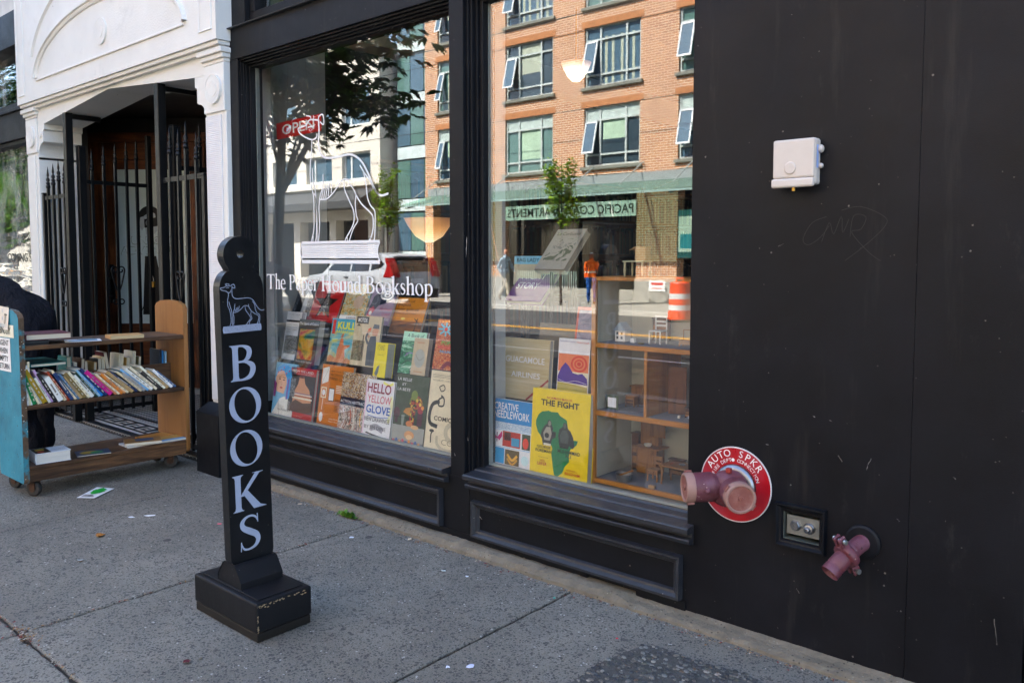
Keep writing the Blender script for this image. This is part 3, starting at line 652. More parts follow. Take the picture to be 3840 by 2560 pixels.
def end_outline(x0, x1, z0, z1):
    return [(x0, z0 + .02), (x0 + .012, z0), (x1 - .012, z0), (x1, z0 + .02), (x1, z1 - .05), (x1 - .02, z1 - .028), (x1 - .08, z1 - .008), ((x0 + x1) / 2, z1), (x0 + .08, z1 - .008), (x0 + .02, z1 - .028), (x0, z1 - .05)]
for (ya, yb, m_, dz_) in ((-1.148, -1.118, TEAL, -.006), (-.152, -.124, ORW, .008)):
    ol = end_outline(X0, X1, .10 + dz_, 1.125 + dz_); mb = MB().prism(ol, ya, yb, 'y'); n_ = len(ol)
    # edge faces in the worn edge material, inner face of the teal end in bare wood
    nt_ = len(tessellate_polygon([[Vector((*p, 0)) for p in ol]])); mb.m = [0] * nt_ + [2 if m_ is TEAL else 0] * nt_ + [1] * n_
    Cc('end_panel', mb, [m_, EDGE if m_ is TEAL else ORW, ORW])
Cc('shelf', MB().cbox(X0 + .01, X1 - .002, -1.1175, -.1525, .878, .905, .004), DKW); Cc('shelf', MB().cbox(X0 + .01, X1 - .004, -1.1175, -.1525, .527, .553, .004), DKW)
Cc('shelf', MB().cbox(X0 + .008, X1 + .002, -1.1175, -.1525, .168, .194, .004), DKW); Cc('base_rail', MB().cbox(X1 - .022, X1 - .001, -1.1175, -.1525, .098, .1675, .003), DKW); Cc('base_rail', MB().cbox(X0 + .01, X0 + .03, -1.1175, -.1525, .098, .1675, .003), DKW)
Cc('centre_divider', MB().box(-5.468, -5.456, -1.1175, -.1525, .5535, .70), DKW)
WHEEL = mat('caster_rubber', '#2e2c2b', .7, var=.3, vs=30); RUST = mat('rusty_steel', '#4a3529', .6, .6, var=.4, vs=30, bump=.3)
for (x, y, a) in ((-5.325, -1.075, .5), (-5.60, -1.085, .4), (-5.36, -.215, .9), (-5.6, -.2, .2)):
    M = Matrix.Translation((x, y, .047)) @ Matrix.Rotation(a, 4, 'Z')
    wh = Cc('caster', MB().lathe([(.012, -.016), (.036, -.016), (.044, -.013), (.0465, -.006), (.0465, .006), (.044, .013), (.036, .016), (.012, .016)], 20, M @ Matrix.Rotation(R(90), 4, 'X')), WHEEL, smooth=False)
    Cc('caster_hub', MB().lathe([(.0, -.019), (.022, -.018), (.024, .0), (.022, .018), (0, .019)], 14, M @ Matrix.Rotation(R(90), 4, 'X')), RUST, wh)
    Cc('caster_fork', MB().box(-.014, .022, -.024, -.0195, -.005, .052, M).box(-.014, .022, .0195, .024, -.005, .052, M).box(-.02, .028, -.026, .026, .0465, .0515, M), RUST, wh)
# paper signs on the teal end
def csign(name, label, x0, x1, z0, z1, col, rot=0, curl=0):
    t = thing(name, label, 'sign', (x0, -1.1494, z0), (0, R(rot), 0)); W, H = x1 - x0, z1 - z0; n = 8
    mb = MB().add([(W * i / n, -.0008 - curl * (abs(i / n - .3) ** 2) * (1 - j), H * j) for j in (0, 1) for i in range(n + 1)], [(i, i + 1, i + n + 2, i + n + 1) for i in range(n)])
    obj('sheet', mb, paper(col, .6), t); return t
s1 = csign('paper_sign', 'white paper sign reading urgent when empty return, on the cart end', -5.64, -5.40, .74, .94, '#cfd0d2', -1)
for k, s in enumerate(('URGENT', 'WHEN', 'EMPTY', 'RETURN')): text(s, 'sign_lettering', paper('#1f2024'), s1, frame_xz(.12, -.0022, .155 - k * .047), w=(.2, .15, .17, .19)[k], h=.033, bold=.015)
s2 = csign('paper_sign', 'cream paper strip reading prebindery below the clipped tag', -5.66, -5.335, .945, 1.02, '#d6d0bd', -1)
text('PREBINDERY', 'sign_lettering', paper('#15161a'), s2, frame_xz(.15, -.0022, .02), w=.26, h=.043, bold=.01)
s3 = csign('paper_tag', 'curled pale tag with faded blue writing clipped to the cart end', -5.63, -5.40, 1.0, 1.135, '#c9c3b8', 2, .02)
for k, s in enumerate(('B', '&', 'BOOKS')): text(s, 'sign_lettering', paper('#88a4b4'), s3, frame_xz(.12, -.003, .1 - k * .045), h=.022)
t = thing('binder_clip', 'black binder clip holding the pale tag on the cart end', 'clip', (-5.45, -1.151, 1.105)); obj('clip_body', MB().prism([(-.014, -.025), (.014, -.025), (.003, .028), (-.003, .028)], -.022, .022, 'x', Matrix.Translation((0, .012, 0))), paper('#131417'), t); obj('clip_wire', MB().tube([(-.012, -.004, -.02), (-.008, -.009, -.07), (0, -.01, -.075), (.008, -.009, -.07), (.012, -.004, -.02)], .0016, 5), mat('steel', '#9a9a98', .3, 1), t)
for (z0, z1) in ((.35, .68), (.2, .33)):
    pass
GRP = 'books on the middle shelf of the book cart'
CN = [('white', '#d8d5cc'), ('cream', '#cfc3a0'), ('white', '#cfccc4'), ('green', '#0f6b3a'), ('cream', '#cbbf9e'), ('pale grey', '#a9a79f'), ('ochre yellow', '#8d7418'), ('white', '#c9c6bd'), ('lilac', '#b38fb3'), ('black', '#1b1b1e'), ('white and black', '#d9d5cb'), ('cream', '#c8b998'), ('rust red', '#8e3a22'), ('navy blue', '#22365c'), ('cream', '#cabb9a'), ('blue grey', '#4b6a86'), ('tan', '#a98a5c'), ('olive brown', '#6f5d35'), ('cream', '#d3c7a9'), ('white', '#dad6cc'), ('dark green', '#233c34'), ('light blue', '#7fa5bb'), ('bright blue', '#1d6fae'), ('dark blue', '#1c2f57'), ('magenta', '#b01c74'), ('salmon', '#c07a5a'), ('cream', '#cdbf9f'), ('orange', '#c8772f'), ('pale orange', '#cf9360'), ('cream', '#cfc2a4'), ('tan', '#a08457'), ('navy blue', '#1f3050'), ('beige', '#c2b28e'), ('grey', '#8c8d8b'), ('sky blue', '#6c9fc4'), ('white', '#d2cfc6'), ('cream', '#d0c4a8'), ('charcoal', '#2e2c2c'), ('ivory', '#d8d0bc'), ('tan', '#a88a5e'), ('white', '#dcd9d0'), ('slate blue', '#3c5474'), ('cream', '#cbbd9c'), ('peach', '#cf9a76'), ('pale grey', '#b4b2ac'), ('white', '#d8d5cc'), ('beige', '#bfae8a'), ('off-white', '#d5d0c2')]
r = random.Random(21); y = -1.112; ang = 0; cnt = {}
for k, (cn, cc) in enumerate(CN):
    th = [.009, .012, .007, .026, .012, .012, .028, .013, .013, .02, .03, .016, .012, .02, .013, .013, .018, .02, .015, .022, .011, .013, .016, .02, .026, .011, .012, .017, .014, .014, .02, .017, .013, .018, .013, .02, .016, .022, .014, .02, .018, .016, .02, .016, .018, .014, .02, .022][k]
    ang = 0 if k < 2 else [3, 16][k > 2] if k < 4 else min(46, 22 + (k - 4) * .9 + r.uniform(-1, 4)) if k < 28 else 46 + r.uniform(-2, 5)
    hh = r.uniform(.165, .235) + (.06 if k < 2 else 0) + (.02 if cn in ('ochre yellow', 'magenta') else 0); ww = hh * r.uniform(.62, .7)
    a = R(ang); cnt[cn] = cnt.get(cn, 0) + 1
    M = Matrix.Translation((-5.272 - r.uniform(0, .012), y, .5535)) @ Matrix.Rotation(a, 4, 'X') @ Matrix.Translation((0, th, 0)) @ Matrix.Rotation(pi, 4, 'Z')
    ink_ = '#a8a294' if sum(lin(cc)[:3]) < .6 else '#7d7468'
    band = (ink_, (.12, .2), (.3, .36), (.42, .47), (.5, .62), (.68, .76)) if k % 3 != 1 else (ink_, (.25, .3), (.36, .72))
    book('book', '%s book leaning %s from the teal end on the cart\'s middle shelf' % (cn, ORD[k]), (ww, hh, th), cc, M, hard=(k % 4 == 3), band=band, group=GRP)
    y += th / cos(a) + .0008
    if y > -.20: break
last_y = y
# far side of the same shelf, seen over the tops
FB = [('teal', '#1c7a78', .24), ('pale grey', '#a7aab0', .2), ('brown', '#4d2f1c', .22), ('dark grey', '#3a3d42', .2), ('tan', '#9a7a4a', .19), ('black', '#1a1a1c', .21), ('cream', '#cdbf9f', .22), ('maroon', '#4d1420', .25), ('ivory', '#d5ccb4', .23), ('ochre', '#9c7a35', .2), ('white', '#d4d0c6', .24), ('olive', '#5f5b3a', .2)]
y = -.80
for k, (cn, cc, hh) in enumerate(FB):
    th = r.uniform(.016, .032); a = R(r.choice((0, 3, 8, 12, -4)))
    M = Matrix.Translation((-5.655, y, .5535 + (th * sin(-a) if a < 0 else 0))) @ Matrix.Rotation(a, 4, 'X'); book('book', '%s book on the far side of the cart\'s middle shelf, %s of that row' % (cn, ORD[k]), (.14, hh, th), cc, M, hard=k % 2 == 0, group='books on the far side of the cart')
    y += th / cos(a) + .012 + hh * abs(sin(a)) * .5
# upright blue books by the maple end
for k, (cn, cc, th) in enumerate((('black and blue', '#16202e', .016), ('bright blue', '#1f6ca8', .01), ('pale blue', '#86a8c0', .012))):
    M = Matrix.Translation((-5.49, -.155 - .02 * (3 - k), .5535)) @ Matrix.Translation((0, th, 0)) @ Matrix.Rotation(pi, 4, 'Z'); book('book', '%s upright book against the cart\'s maple end panel' % cn, (.14, .24 - .008 * k, th), cc, M, group='upright books by the maple end')
def flat(name, label, dims, col, x, y, z, rz, **k):
    """lying book: front board up"""
    w_, h_, t_ = dims
    M = Matrix.Translation((x, y, z)) @ Matrix.Rotation(R(rz), 4, 'Z') @ Matrix.Rotation(R(-90), 4, 'X') @ Matrix.Translation((0, -t_, 0))
    return book(name, label, dims, col, M, **k)
flat('hardcover_book', 'teal hardcover lying across the leaning books on the cart', (.20, .36, .018), '#0f5a58', -5.31, -1.075, .772, 90, hard=True, band=('#bcd0c8', (.3, .36), (.55, .7)))
flat('hardcover_book', 'black and white book under the maroon one on the cart top', (.20, .17, .028), '#2b2c2e', -5.30, -.975, .906, 178, hard=True, pages='#d8d8d6')
flat('hardcover_book', 'maroon cloth hardcover on top of the cart by the teal end', (.245, .25, .034), '#4e1426', -5.29, -1.10, .935, 86, hard=True)
flat('leaflet', 'white leaflet with a blue picture lying on the cart top', (.20, .145, .003), '#d5dae0', -5.31, -.88, .906, 72, cat='leaflet', art=[('poly', [(.1, .12), (.9, .12), (.9, .86), (.55, .88), (.1, .4)], '#2f6f8c')])
flat('paperback_book', 'kraft brown paperback lying on the cart top by the maple end', (.20, .145, .022), '#b08a58', -5.285, -.62, .906, 80, pages='#c9b48c')
flat('hardcover_book', 'thick white dictionary lying on the cart\'s bottom shelf', (.19, .16, .062), '#c9ccd0', -5.28, -1.075, .195, 84, hard=True, pages='#dcdad2', art=[('rect', .02, .05, .45, .95, '#15161a'), ('ell', .2, .3, .1, .12, '#b5402c'), ('rect', .1, .55, .35, .8, '#c2a22c'), ('line', [(.55, .2), (.9, .3)], .02, '#222'), ('line', [(.55, .4), (.9, .5)], .02, '#222')])
flat('booklet', 'dark blue picture booklet on the cart\'s bottom shelf', (.19, .14, .006), '#1e3350', -5.29, -.84, .195, 75, cat='booklet', art=[('ell', .4, .5, .3, .3, '#9a7a28'), ('ell', .6, .4, .2, .25, '#2f6f4a')])
flat('paperback_book', 'pale paperback lowest of the right pile on the cart\'s bottom shelf', (.24, .15, .010), '#b3b6bb', -5.29, -.53, .195, 88)
flat('paperback_book', 'tan paperback fanned over the pale one on the cart\'s bottom shelf', (.22, .15, .018), '#7d5a30', -5.31, -.54, .2055, 70, art=[('rect', .3, .3, .8, .8, '#35405c')])
flat('paperback_book', 'orange brown paperback rearmost on the cart\'s bottom shelf', (.2, .14, .012), '#a06a22', -5.40, -.36, .195, 95)
flat('paperback_book', 'light blue paperback by the maple end on the bottom shelf', (.22, .14, .012), '#5f92b8', -5.28, -.35, .195, 86, art=[('rect', .05, .3, .95, .97, '#a27a34')])
# ------------------------------------------------------------------ people
def person(name, label, joints, edges, zones, loc, rz=0, sub=2, scale=1.0, group=None):
    """one skinned body; joints: name -> (x, y, z, r); zones: list of (centre, radius, colour) over a base colour"""
    names = list(joints); me = bpy.data.meshes.new('body')
    me.from_pydata([tuple(c * scale for c in joints[n][:3]) for n in names], [(names.index(a), names.index(b)) for a, b in edges], [])
    o = bpy.data.objects.new(name, me); COL.objects.link(o); o.location = loc; o.rotation_euler = (0, 0, rz); tag(o, label, 'person', group)
    sk = o.modifiers.new('skin', 'SKIN'); sk.use_smooth_shade = True
    for i, n in enumerate(names):
        rr = joints[n][3:]; me.skin_vertices[0].data[i].radius = (rr[0] * scale, rr[-1] * scale); me.skin_vertices[0].data[i].use_root = (i == 0)
    s = o.modifiers.new('sub', 'SUBSURF'); s.levels = sub; s.render_levels = sub
    tx = bpy.data.textures.new('cloth_folds', 'CLOUDS'); tx.noise_scale = .16 * scale; dm = o.modifiers.new('folds', 'DISPLACE'); dm.texture = tx; dm.strength = .07 * scale; dm.mid_level = .5; dm.texture_coords = 'LOCAL'
    N = NT(name + '_cloth'); p = N.pos(obj=True); sep = N.n('SeparateXYZ'); N.l(p, sep.inputs[0])
    cc = lin(zones[0])
    for z in zones[1:]:
        if z[0] == 'ball':
            d = N.n('VectorMath', operation='DISTANCE'); N.l(p, d.inputs[0]); d.inputs[1].default_value = tuple(c * scale for c in z[1]); f = N.math('LESS_THAN', d.outputs['Value'], z[2] * scale)
        else: f = N.math('MULTIPLY', N.math('GREATER_THAN', sep.outputs[2], z[1] * scale), N.math('LESS_THAN', sep.outputs[2], z[2] * scale))
        cc = N.mix(f, cc, lin(z[-1]))
    fold = N.noise(N.pos((1, 1, .5), obj=True), 9, 4, .6)
    N.bsdf(cc, .9, 0, .2, N.bump(fold, .9, .06)); me.materials.append(N.m); return o
E_STD = [('pel', 'sp1'), ('sp1', 'ch'), ('ch', 'nk'), ('nk', 'hd'), ('hd', 'tp'), ('ch', 'sl'), ('sl', 'el'), ('el', 'wl'), ('wl', 'hl'), ('ch', 'sr'), ('sr', 'er'), ('er', 'wr'), ('wr', 'hr'), ('pel', 'pl'), ('pl', 'kl'), ('kl', 'al'), ('al', 'fl'), ('pel', 'pr'), ('pr', 'kr'), ('kr', 'ar'), ('ar', 'fr')]
# bending browser behind the cart: bends towards local -x
J = dict(pel=(0, 0, .93, .15, .145), sp1=(-.15, 0, 1.07, .14, .13), ch=(-.40, 0, 1.21, .165, .14), nk=(-.57, 0, 1.24, .06), hd=(-.68, 0, 1.18, .085, .095), tp=(-.77, 0, 1.12, .07),
         sl=(-.44, .19, 1.17, .07), el=(-.50, .25, .88, .055), wl=(-.56, .16, .66, .042), hl=(-.60, .12, .58, .03), sr=(-.44, -.19, 1.17, .07), er=(-.52, -.27, .86, .055), wr=(-.62, -.2, .70, .042), hr=(-.68, -.16, .63, .03),
         pl=(.02, .1, .86, .12), kl=(-.03, .11, .48, .078), al=(.03, .11, .09, .058), fl=(-.11, .12, .045, .042), pr=(.02, -.1, .86, .12), kr=(.0, -.11, .48, .078), ar=(.05, -.11, .09, .058), fr=(-.09, -.12, .045, .042))
browser = person('person', 'person in a black coat bending over behind the book cart', J, E_STD, ['#15161d', ('ball', (-.72, 0, 1.15), .13, '#8a5a42'), ('ball', (-.76, 0, 1.22), .10, '#1d140f'), ('ball', (-.60, .12, .58), .06, '#8a5a42'), ('ball', (-.68, -.16, .63), .06, '#8a5a42')], (-6.22, -.76, 0), R(41), scale=1.085)

# ------------------------------------------------------------------ serif lettering
def ser(glyph):
    """strokes of a bold-contrast roman letter in a box of height 1 (lower case x-height .66); returns list of loops groups and width"""
    T, t = .15, .055          # thick, thin
    def st(x, y0=0, y1=1, s0=True, s1=True, w_=T, sw=.07, left=True, right=True):
        o = []
        pts = []
        l0 = sw if left else 0; r0 = sw if right else 0
        a = [(x, y0 + .10)] if s0 else [(x, y0)]
        lo = [(x - l0, y0 + .012), (x - l0, y0), (x + w_ + r0, y0), (x + w_ + r0, y0 + .012), (x + w_ + .015, y0 + .05), (x + w_, y0 + .12)] if s0 else [(x, y0), (x + w_, y0)]
        hi = [(x + w_, y1 - .12), (x + w_ + .015, y1 - .05), (x + w_ + r0, y1 - .012), (x + w_ + r0, y1), (x - l0, y1), (x - l0, y1 - .012), (x - .015, y1 - .05), (x, y1 - .12)] if s1 else [(x + w_, y1), (x, y1)]
        tail = [(x, y0 + .12), (x - .015, y0 + .05)] if s0 else []
        return [lo + hi + tail]
    def flag(x, y1, y0=0, w_=T):   # lower-case stem with a slanted head
        p = [(x - .07, 0), (x + w_ + .07, 0), (x + w_ + .07, .012), (x + w_ + .015, .05), (x + w_, .11), (x + w_, y1), (x + w_ - .02, y1 + .01), (x - .085, y1 - .055), (x - .085, y1 - .075), (x, y1 - .085), (x, .11), (x - .015, .05), (x - .07, .012)]
        return [[(a, b + y0) if b < .2 else (a, b) for a, b in p]]
    def ring(cx, cy, rx, ry, tx, ty, n=36, tilt=0): 
        o = circle(cx, cy, rx, ry, n); i = [(cx + (rx - tx) * cos(a) , cy + (ry - ty) * sin(a)) for a in [2 * pi * k / n for k in range(n)]]
        if tilt: i = [(cx + (x - cx) * cos(tilt) - (y - cy) * sin(tilt), cy + (x - cx) * sin(tilt) + (y - cy) * cos(tilt)) for x, y in i]
        return [o, i]
    def arc(pts): return ('r', pts)
    g = glyph; S = []
    if g == 'B': S = [st(.08, right=False), arc([(.2, .972, t), (.36, .965, t * 1.1), (.5, .88, T * .9), (.53, .76, T), (.48, .62, T * .8), (.36, .535, t), (.2, .53, t)]), arc([(.2, .525, t), (.40, .52, t * 1.1), (.58, .42, T * .95), (.61, .27, T * 1.05), (.53, .1, T * .85), (.36, .028, t * 1.1), (.2, .028, t)])]; W = .72
    elif g == 'O': S = [ring(.44, .5, .44, .52, .15, .045, tilt=.18)]; W = .88
    elif g == 'K': S = [st(.08), [[(.2, .40), (.62, .985), (.54, .985), (.54, 1), (.84, 1), (.84, .985), (.74, .965), (.30, .40)]], [[(.26, .5), (.38, .58), (.74, .08), (.9, .015), (.9, 0), (.56, 0)]]]; W = .88
    elif g == 'S': S = [arc([(.55, .78, t * .4), (.50, .9, t), (.36, .968, t), (.2, .93, t * 1.4), (.10, .80, T * .85), (.14, .66, T), (.32, .53, T * 1.15), (.5, .40, T * 1.1), (.55, .24, T * .9), (.46, .09, t * 1.6), (.28, .03, t), (.13, .07, t), (.06, .24, t * .4)]), [[(.535, .99), (.565, .99), (.57, .74), (.545, .74)]], [[(.03, .01), (.06, .01), (.075, .28), (.045, .28)]]]; W = .62
    elif g == 'T': S = [st(.285, s1=False, y1=.99), [[(.0, 1), (.72, 1), (.735, .76), (.715, .76), (.66, .93), (.6, .945), (.12, .945), (.06, .93), (.005, .76), (-.015, .76)]]]; W = .72
    elif g == 'P': S = [st(.08, ), arc([(.2, .972, t), (.4, .965, t * 1.2), (.56, .88, T * .95), (.59, .74, T), (.53, .58, T * .85), (.38, .5, t), (.2, .50, t)])]; W = .68
    elif g == 'H': S = [st(.08), st(.62), [[(.2, .47), (.64, .47), (.64, .525), (.2, .525)]]]; W = .85
    elif g in 'hn': 
        S = [flag(.08, 1.06 if g == 'h' else .66), st(.44, 0, .46, True, False), arc([(.2, .5, t * .6), (.28, .6, t * 1.2), (.40, .635, t * 1.7), (.50, .57, T * .95), (.515, .44, T)])]; W = .66
    elif g == 'u': S = [flag(.40, .66), [[(.06, .12), (.06, .575), (-.02, .61), (-.02, .625), (.19, .66), (.21, .655), (.21, .12)]], arc([(.135, .16, T), (.16, .06, T * .9), (.26, .03, t * 1.6), (.36, .07, t), (.43, .16, t * .6)])]; W = .62
    elif g == 'o': S = [ring(.28, .33, .28, .345, .125, .04, tilt=.12)]; W = .56
    elif g == 'e': S = [arc([(.04, .36, t * .6), (.04, .33, T * .9), (.07, .18, T), (.16, .055, T * .85), (.29, .018, t * 1.6), (.42, .06, t), (.5, .15, t * .5)]), arc([(.05, .34, T * .85), (.09, .52, T * .7), (.18, .63, t * 1.1), (.3, .645, t), (.4, .56, T * .7), (.43, .44, T * .6), (.43, .385, t * .8)]), [[(.06, .355), (.485, .355), (.485, .40), (.06, .40)]]]; W = .54
    elif g == 'a': S = [flag(.29, .50, w_=.13)[:0] or [[(.29, .1), (.29, .5), (.42, .5), (.42, .1), (.45, .06), (.5, .05), (.52, .06), (.52, .04), (.46, -.01), (.38, -.005), (.32, .03)]], arc([(.355, .48, .13), (.34, .59, T * .7), (.24, .645, t), (.12, .62, t * 1.1), (.06, .53, T * .75), (.07, .47, t)]), arc([(.33, .395, t), (.2, .35, t * 1.2), (.09, .27, T * .8), (.06, .16, T), (.12, .06, T * .8), (.21, .045, t * 1.5), (.31, .12, t)])]; W = .5
    elif g == 'p': S = [[[(.08 - .07, -.34), (.08 + T + .07, -.34), (.08 + T + .07, -.328), (.08 + T, -.25), (.08 + T, .66), (.08 + T - .02, .67), (-.0, .605), (-.0, .59), (.08, .57), (.08, -.25), (.01, -.328)]], arc([(.2, .54, t * .6), (.28, .62, t * 1.2), (.42, .62, T * .6), (.54, .5, T * .9), (.565, .33, T), (.52, .14, T * .8), (.40, .03, t * 1.4), (.27, .03, t), (.2, .09, t * .6)])]; W = .64
    elif g == 'd': S = [[[(.42, .02), (.42, .94), (.35, .98), (.35, .995), (.55, 1.06), (.57, 1.05), (.57, .11), (.6, .05), (.65, .035), (.65, .02), (.45, -.01)]], arc([(.43, .56, t * .6), (.35, .63, t), (.2, .62, T * .6), (.09, .5, T * .9), (.07, .33, T), (.11, .14, T * .8), (.22, .035, t * 1.5), (.35, .05, t), (.43, .13, t * .6)])]; W = .64
    elif g == 'r': S = [flag(.08, .66), arc([(.2, .48, t * .6), (.27, .58, t), (.36, .62, T * .6), (.42, .57, T * .7)])]; W = .47
    elif g == 'k': S = [flag(.08, 1.06), [[(.2, .27), (.42, .60), (.36, .62), (.36, .635), (.6, .635), (.6, .62), (.52, .60), (.28, .27)]], [[(.24, .34), (.35, .42), (.56, .06), (.66, .015), (.66, 0), (.40, 0), (.40, .012)]]]; W = .64
    elif g == 's': S = [arc([(.38, .5, t * .4), (.34, .59, t), (.24, .632, t), (.13, .6, T * .6), (.09, .5, T * .75), (.16, .40, T * .9), (.3, .31, T * .95), (.37, .2, T * .8), (.32, .08, T * .5), (.2, .025, t), (.09, .06, t), (.05, .18, t * .4)])]; W = .43
    else: W = .3
    return S, W
def serif_letter(mb, g, ox, oz, sx, sz, y, axis='y'):
    S, W = ser(g)
    for k, s in enumerate(S):
        yy = y - (.00008 * k if axis == 'y' else -.00008 * k)
        if isinstance(s, tuple):
            mb.ribbon([(ox + p[0] * sx, oz + p[1] * sz) for p in s[1]], [p[2] * (sx + sz) / 2 for p in s[1]], yy, axis)
        else: mb.plate([[(ox + p[0] * sx, oz + p[1] * sz) for p in lp] for lp in s], yy, axis)
    return W
# ------------------------------------------------------------------ BOOKS sign on its wooden foot
sign = thing('sidewalk_sign', 'freestanding black wooden sidewalk sign with white letters BOOKS and a hound', 'sign', (-2.865, -1.115, 0))
FOOT = black_paint('black_painted_foot', '#17181b', .5)
def Z(name, mb, m, par=None, **k): return obj(name, mb, m, par or sign, w=True, **k)
FW = wood('worn_foot_side', '#0f0d0b', '#17130f', 'x', 18, .6, .5, False)
Z('foot', MB().box(-3.096, -2.636, -1.237, -.996, .036, .148), FOOT, bevel=.007); Z('foot_plinth', MB().box(-3.092, -2.640, -1.233, -1.0, .0005, .0345), FW, bevel=.004)
Z('foot_top', MB().box(-3.07, -2.66, -1.215, -1.018, .1485, .153), FOOT, bevel=.002)
CHIP = mat('bare_wood_chips', '#a58e6d', .8, var=.4, vs=60)
mb = MB(); r = random.Random(9)
for k in range(34):
    y_ = -1.225 + r.random() ** 1.3 * .2; z_ = .139 - r.random() ** 2 * .012; s_ = r.uniform(.001, .0035)
    mb.plate([[(y_ + s_ * 1.8 * cos(a) * r.uniform(.6, 1.2), z_ + s_ * sin(a) * r.uniform(.5, 1.2)) for a in [j * pi / 3.5 for j in range(7)]]], -2.6356, 'x')
for k in range(14):
    z_ = .04 + r.random() * .1; mb.plate([[(-1.2345 + r.uniform(0, .006) + .002 * cos(a), z_ + .004 * sin(a) * r.uniform(.5, 1.4)) for a in [j * pi / 3 for j in range(6)]]], -2.6356, 'x')
Z('paint_chips', mb, CHIP, kind='stuff')
sad = [(-2.955, .152), (-2.785, .152), (-2.785, .178), (-2.822, .232), (-2.835, .238), (-2.905, .238), (-2.918, .232), (-2.955, .178)]
Z('saddle', MB().prism(sad, -1.208, -1.03, 'y'), FOOT, bevel=.003)
LEAN = Matrix.Translation((-2.865, -1.12, .215)) @ Matrix.Rotation(R(1.35), 4, 'X') @ Matrix.Translation((2.865, 1.12, -.215))
def board():
    yc = -1.122; hw = .0925; pts = [(yc - hw + .03, .222), (yc + hw - .02, .222), (yc + hw - .006, .232), (yc + hw, .26), (yc + hw, 1.30)]
    pts += [(yc + hw - .055 * (1 - cos(a)), 1.30 + .075 * sin(a)) for a in [k * pi / 2 / 8 for k in range(1, 8)]]
    pts += [(yc + .0705 * sin(a), 1.432 - .0705 * cos(a)) for a in [R(52 + k * 256 / 30) for k in range(31)]]
    pts += [(yc - hw + .055 * (1 - cos(a)), 1.30 + .075 * sin(a)) for a in [k * pi / 2 / 8 for k in range(7, 0, -1)]]
    pts += [(yc - hw, 1.30), (yc - hw, .255), (yc - hw + .01, .237)]
    return pts, circle(yc, 1.434, .0145, n=16)
ol, hole = board(); mb = MB(); xf, xb = -2.842, -2.888
mb.plate([ol, hole], xf, 'x', LEAN); mb.plate([ol, hole], xb, 'x', LEAN)
for lp in (ol, hole):
    n_ = len(lp); mb.add([(x, *p) for x in (xf, xb) for p in lp], [(k, (k + 1) % n_, (k + 1) % n_ + n_, k + n_) for k in range(n_)], LEAN)
SB = mat('satin_black_board', '#0a0c10', .36, var=.25, vs=8, bump=.16, bs=24, mottle=('#1d2026', 5, .48, .75, .6), specks=[('#66625a', 30, .06, .58), ('#8a857a', 55, .05, .62)], rv=.16)
brd = Z('board', mb, SB)
LETT = mat('sign_letter_paint', '#a3adc4', .5, var=.08, vs=14, specks=[('#4a4f5a', 60, .12, .6)], mottle=('#8a93a8', 9, .55, .75, .6))
for g, z0, z1, y0, y1 in (('B', .946, 1.084, -1.197, -1.082), ('O', .783, .921, -1.203, -1.066), ('O', .613, .753, -1.203, -1.064), ('K', .440, .583, -1.198, -1.056), ('S', .276, .420, -1.173, -1.081)):
    mb = MB(); W = ser(g)[1]; dy = ((z0 + z1) / 2 - .215) * .02357; y0 += dy; y1 += dy; sx = (y1 - y0) / W
    serif_letter(mb, g, y0 - .008, z0 + (.003 if g != 'K' else 0), sx, (z1 - z0) * (.97 if g in 'OS' else 1), xf + .0006, 'x'); mb.v = [tuple(LEAN @ Vector(v)) for v in mb.v]
    Z('letter', mb, LETT, brd)
DOG = [[(320, 755), (318, 840), (330, 890), (370, 915), (440, 912), (520, 903), (570, 912), (610, 945), (640, 1000), (680, 1055), (720, 1075), (755, 1065)], [(300, 745), (325, 725), (350, 728), (357, 770), (332, 765), (316, 748)], [(232, 718), (248, 736), (275, 742), (280, 718), (240, 716)], [(165, 775), (215, 765), (245, 745), (300, 745)], [(165, 775), (180, 800), (240, 815), (270, 835), (298, 825), (305, 798)], [(245, 772), (262, 765), (278, 770)], [(270, 835), (270, 880), (258, 940), (260, 1010), (285, 1080), (297, 1160), (298, 1240), (283, 1282)], [(275, 955), (290, 1020), (308, 1080), (315, 1170), (316, 1278)], [(332, 1275), (337, 1180), (330, 1105), (345, 1060), (355, 985)], [(330, 1105), (380, 1095), (430, 1060), (480, 1012), (530, 1018), (550, 1045)], [(385, 1078), (390, 1030)], [(400, 1070), (412, 1015)], [(370, 1088), (372, 1040)], [(355, 1090), (357, 1060)], [(490, 1020), (500, 1075), (550, 1150), (560, 1190), (520, 1245), (503, 1275)], [(535, 990), (545, 1040), (570, 1080), (566, 1140), (580, 1188), (552, 1225), (540, 1268)], [(570, 1080), (620, 1120), (660, 1140), (676, 1170), (668, 1220), (652, 1262)], [(590, 950), (620, 990), (630, 1060), (650, 1110), (688, 1140), (686, 1230), (676, 1258)]]
# hound drawn in the board's own plane (y to the right, z up); its book lies level under the feet
def dogmap(u, v):
    z = 1.309 - .00028 * (v - 775) - .00002 * (u - 165)
    return (-1.2372 + (u - 165) * .000314 + (z - .215) * .02357, z)
mb = MB()
for st_ in DOG: mb.ribbon([dogmap(*p) for p in st_], .0024, xf + .0008, 'x', 4, LEAN)
y0, y1 = -1.205, -1.045
mb.plate([[(y0, 1.137), (y1, 1.137), (y1 + .001, 1.15), (y1 - .001, 1.163), (y0, 1.163), (y0 - .003, 1.15)]], xf + .0007, 'x', LEAN)
mb.cur = 1
for k in range(5): mb.ribbon([(y0 + .004, 1.141 + k * .0046), (y1 - .004, 1.141 + k * .0046)], .0007, xf + .0009, 'x', 0, LEAN)
Z('hound_drawing', mb, [LETT, SB], brd)
